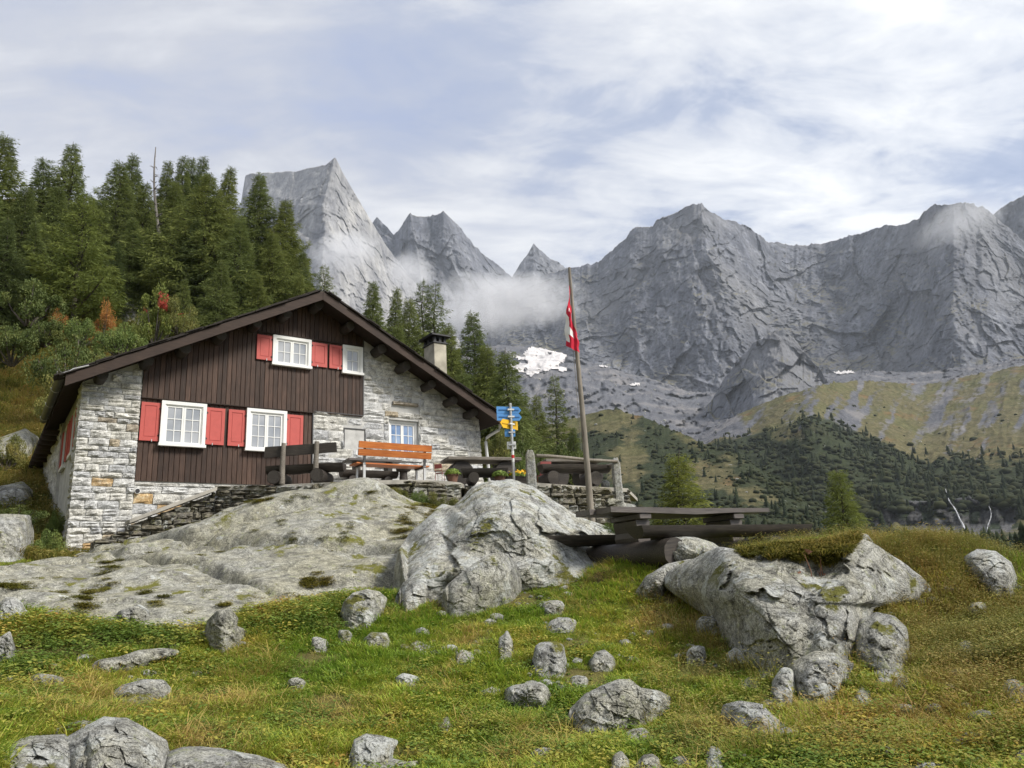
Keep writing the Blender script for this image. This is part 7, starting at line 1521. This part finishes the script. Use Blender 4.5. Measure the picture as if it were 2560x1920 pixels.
# ------------------------------------------------------------------ conifers and scrub far off on the moraine hills
def far_tree(seed, R=0.26, n=9):
    rg = np.random.default_rng(seed); V, F, T = [], [], []
    for k in range(n):
        h = 0.06 + 0.86 * k / n; r = R * (1 - h) ** 0.85 * rg.uniform(0.8, 1.2) + 0.02; m_ = 7; i0 = len(V); V.append((0, 0, h + 0.20 + 0.05 * rg.random())); T.append(1)
        for j in range(m_):
            a = 2 * math.pi * (j + rg.uniform(-.3, .3)) / m_; q = r * rg.uniform(0.6, 1.15); V.append((q * math.cos(a), q * math.sin(a), h - 0.05 * rg.random())); T.append(0.3)
        F += [(i0, i0 + 1 + j, i0 + 1 + (j + 1) % m_) for j in range(m_)]
    return np.array(V, float), np.array(F), np.array(T, float)
def far_bush(seed):
    rg = np.random.default_rng(seed); V, F = ico(2); v = V * (1 + 0.35 * fbm(V * 2.2 + seed, 3, seed)[:, None]) * np.array([1, 1, 0.72]); v[:, 2] += 0.3; return v, F, np.clip(v[:, 2], 0, 1)
M['fartree'] = needle_mat('far conifer needles', (0.010, 0.017, 0.009), (0.021, 0.031, 0.014), (0.038, 0.049, 0.022), 0.03)
M['farbush'] = needle_mat('far alder scrub', (0.012, 0.018, 0.008), (0.027, 0.035, 0.015), (0.055, 0.060, 0.026), 0.06)
flat_ = TP.reshape(-1, 3); tsf = TS.ravel(); wf = wood_.ravel(); xf, yf = TX.ravel(), TY.ravel()
vis = (xf > 1080) & (xf < 2260) & (tsf > 0.05) & (tsf < 5.6) & ~((tsf > 1.0) & (tsf < 3.02)) & ((cliffy.ravel() < 0.5) | (wf > 0.7))
idx = np.where(vis)[0]; dens = np.clip((wf[idx] - 0.15) * 0.9, 0.015, 1) * np.interp(tsf[idx], [0, 1, 3, 5.6], [0.55, 0.5, 1, 0.8]); rgf = np.random.default_rng(5)
pick = idx[rgf.random(len(idx)) < dens * 0.115]; dist_ = np.hypot(flat_[pick, 0], flat_[pick, 1])
hgt = (3.0 + 7.5 * rgf.random(len(pick)) ** 1.5) * np.interp(tsf[pick], [0, 1, 3, 4, 5, 5.6], [0.75, 0.85, 1.4, 1.25, 1.1, 0.8])
order = np.argsort(-hgt / dist_); ind = order[:260]; rest = order[260:]
ftm = [mesh_np('crown', *far_tree(200 + i)[:2], M['fartree'], False, dict(tip=far_tree(200 + i)[2])) for i in range(6)]
def far_label(i, h):
    X, Y = xf[i], yf[i]; size = 'tall' if h > 6.6 else ('short' if h < 5.2 else 'middle sized')
    if tsf[i] > 4.6: return f'{size} dark conifer on the yellow moraine slope', 'conifers on the moraine slope'
    if tsf[i] > 1.0: return f'{size} dark conifer in the forest belt under the moraine', 'conifers of the forest belt under the moraine'
    col = ['behind the signpost and the left granite post', 'between flagpole and right granite post', 'behind the picnic table', 'above the right end of the picnic table', 'behind the grassy boulder', 'above the heathy knoll'][int(np.searchsorted([1240, 1330, 1500, 1650, 1820], X))]
    row = 'near the crest of' if tsf[i] > 0.75 else ('half way up' if tsf[i] > 0.4 else 'low on')
    return f'{size} conifer {row} the spur {col}', 'conifers on the near spur across the valley'
for j, i in enumerate(pick[ind]):
    o = link('conifer', ftm[j % 6], loc=flat_[i] - np.array([0, 0, 0.3])); h = hgt[ind[j]]; o.scale = (h, h, h); o.rotation_euler = (0, 0, rgf.uniform(0, 6.28)); tag(o, far_label(i, h)[0], 'tree', far_label(i, h)[1])
scatter('far_conifers', [far_tree(210 + i) for i in range(4)], 'fartree', flat_[pick[rest]], hgt[rest], rgf.uniform(0, 6.28, len(rest)))
dens = np.clip((wf[idx] - 0.30) * 1.2 * (0.35 + 1.3 * (fbm(flat_[idx] / 28, 3, 99) > 0.0)), 0.012, 1); pick2 = idx[rgf.random(len(idx)) < dens * 0.42]
scatter('far_scrub', [far_bush(i) for i in range(5)], 'farbush', flat_[pick2] + np.array([0, 0, -0.2]), (1.0 + 3.4 * rgf.random(len(pick2)) ** 2.2) * np.interp(tsf[pick2], [0, 1, 3, 5], [0.6, 0.6, 1.35, 1.0]), rgf.uniform(0, 6.28, len(pick2)))
# pale blocks lying on the slopes
dens = np.interp(tsf[idx], [0, 1, 3, 5, 5.6], [1, 1, 0.3, 0.6, 0.6]); pick3 = idx[rgf.random(len(idx)) < dens * 0.004]
scr = np.where((xf > 1090) & (xf < 1700) & (tsf > 6.1) & (tsf < 8.1))[0]; scr = scr[rgf.random(len(scr)) < 0.02]
scatter('scree_blocks', [(ico(1)[0] * np.array([1, 0.8, 0.7]) * (1 + 0.35 * fbm(ico(1)[0] * 2 + i, 2, i + 9)[:, None]), ico(1)[1], np.zeros(len(ico(1)[0]))) for i in range(4)], 'boulder', flat_[scr], 1.2 + 5 * rgf.random(len(scr)) ** 3, rgf.uniform(0, 6.28, len(scr)))
scatter('far_blocks', [(ico(1)[0] * np.array([1, 0.8, 0.6]) * (1 + 0.3 * fbm(ico(1)[0] * 2 + i, 2, i)[:, None]), ico(1)[1], np.zeros(len(ico(1)[0]))) for i in range(4)], 'boulder', flat_[pick3], 0.5 + 2.2 * rgf.random(len(pick3)) ** 2.5, rgf.uniform(0, 6.28, len(pick3)))
# ------------------------------------------------------------------ mist clinging to the peaks, and the air
def mist(label, x, y, d, wpx, hpx, depth, dens, seed, rz=0.0, roll=0.0):
    c = Q(x, y, d); V, F = ico(4); k = K * d / FPX; lx, lz = wpx * k / 2, hpx * k / 2
    m = Mat('mist %s' % label.split()[0]); t = m.t; t.nodes.remove(m.b); v = m.n('ShaderNodeVolumePrincipled'); v.inputs['Color'].default_value = (0.97, 0.97, 0.98, 1); v.inputs['Anisotropy'].default_value = 0.0
    p = m.pos('Object'); ln = m.n('ShaderNodeVectorMath', operation='LENGTH'); m.l(p, ln.inputs[0])
    n1 = m.noise(p, 1.7, 6, 0.62, sc=(lx / lz * 0.8, depth / 2 / lz, 1), off=(seed, 2.0 * seed, 0.3), dist=0.5)
    fall = m.math('SUBTRACT', 1.0, m.math('POWER', ln.outputs['Value'], 1.6))
    dn = m.math('MULTIPLY', m.math('MAXIMUM', m.math('SUBTRACT', m.math('ADD', m.math('MULTIPLY', fall, 0.55), n1), 0.60), 0.0), dens)
    m.l(dn, v.inputs['Density']); m.l(v.outputs[0], t.nodes['Material Output'].inputs['Volume'])
    o = link('mist', mesh_np('mist', V, F, m.m), loc=c); o.scale = (lx, depth / 2, lz); o.rotation_euler = (0, roll, rz + math.atan2(-c[0], c[1])); tag(o, kind='stuff'); return o
mist('bank', 1100, 648, 2050, 430, 150, 260, 0.032, 1.3, roll=0.10)
mist('tail', 1030, 690, 2000, 260, 120, 200, 0.035, 4.1)
mist('horn', 745, 545, 2020, 200, 110, 200, 0.030, 7.7, roll=-0.3)
mist('gully', 885, 590, 2050, 130, 120, 200, 0.028, 9.9, roll=-0.6)
mist('summit', 2075, 478, 2420, 210, 110, 180, 0.014, 12.4, roll=-0.2)
S.cycles.volume_step_rate = 1.0; S.cycles.volume_max_steps = 48; S.cycles.volume_bounces = 2
HAZE = 5e-5
if HAZE:
    m = Mat('air'); t = m.t; t.nodes.remove(m.b); v = m.n('ShaderNodeVolumePrincipled'); v.inputs['Color'].default_value = (0.84, 0.91, 1.0, 1); v.inputs['Density'].default_value = HAZE; v.inputs['Anisotropy'].default_value = 0.2
    m.l(v.outputs[0], t.nodes['Material Output'].inputs['Volume'])
    lo = np.array([1e9] * 3); hi = -lo
    for o in COL.objects:
        if o.type == 'MESH' and o.parent is None and o.get('kind') != 'stuff':
            bb = np.array([(o.matrix_basis @ Vector(c))[:] for c in o.bound_box]); lo = np.minimum(lo, bb.min(0)); hi = np.maximum(hi, bb.max(0))
    lo -= np.array([40, 40, 2.0]); hi += np.array([40, 40, 30.0])
    o = MB().box(lo[0], hi[0], lo[1], hi[1], lo[2], hi[2]).obj('haze', m.m); tag(o, kind='stuff')
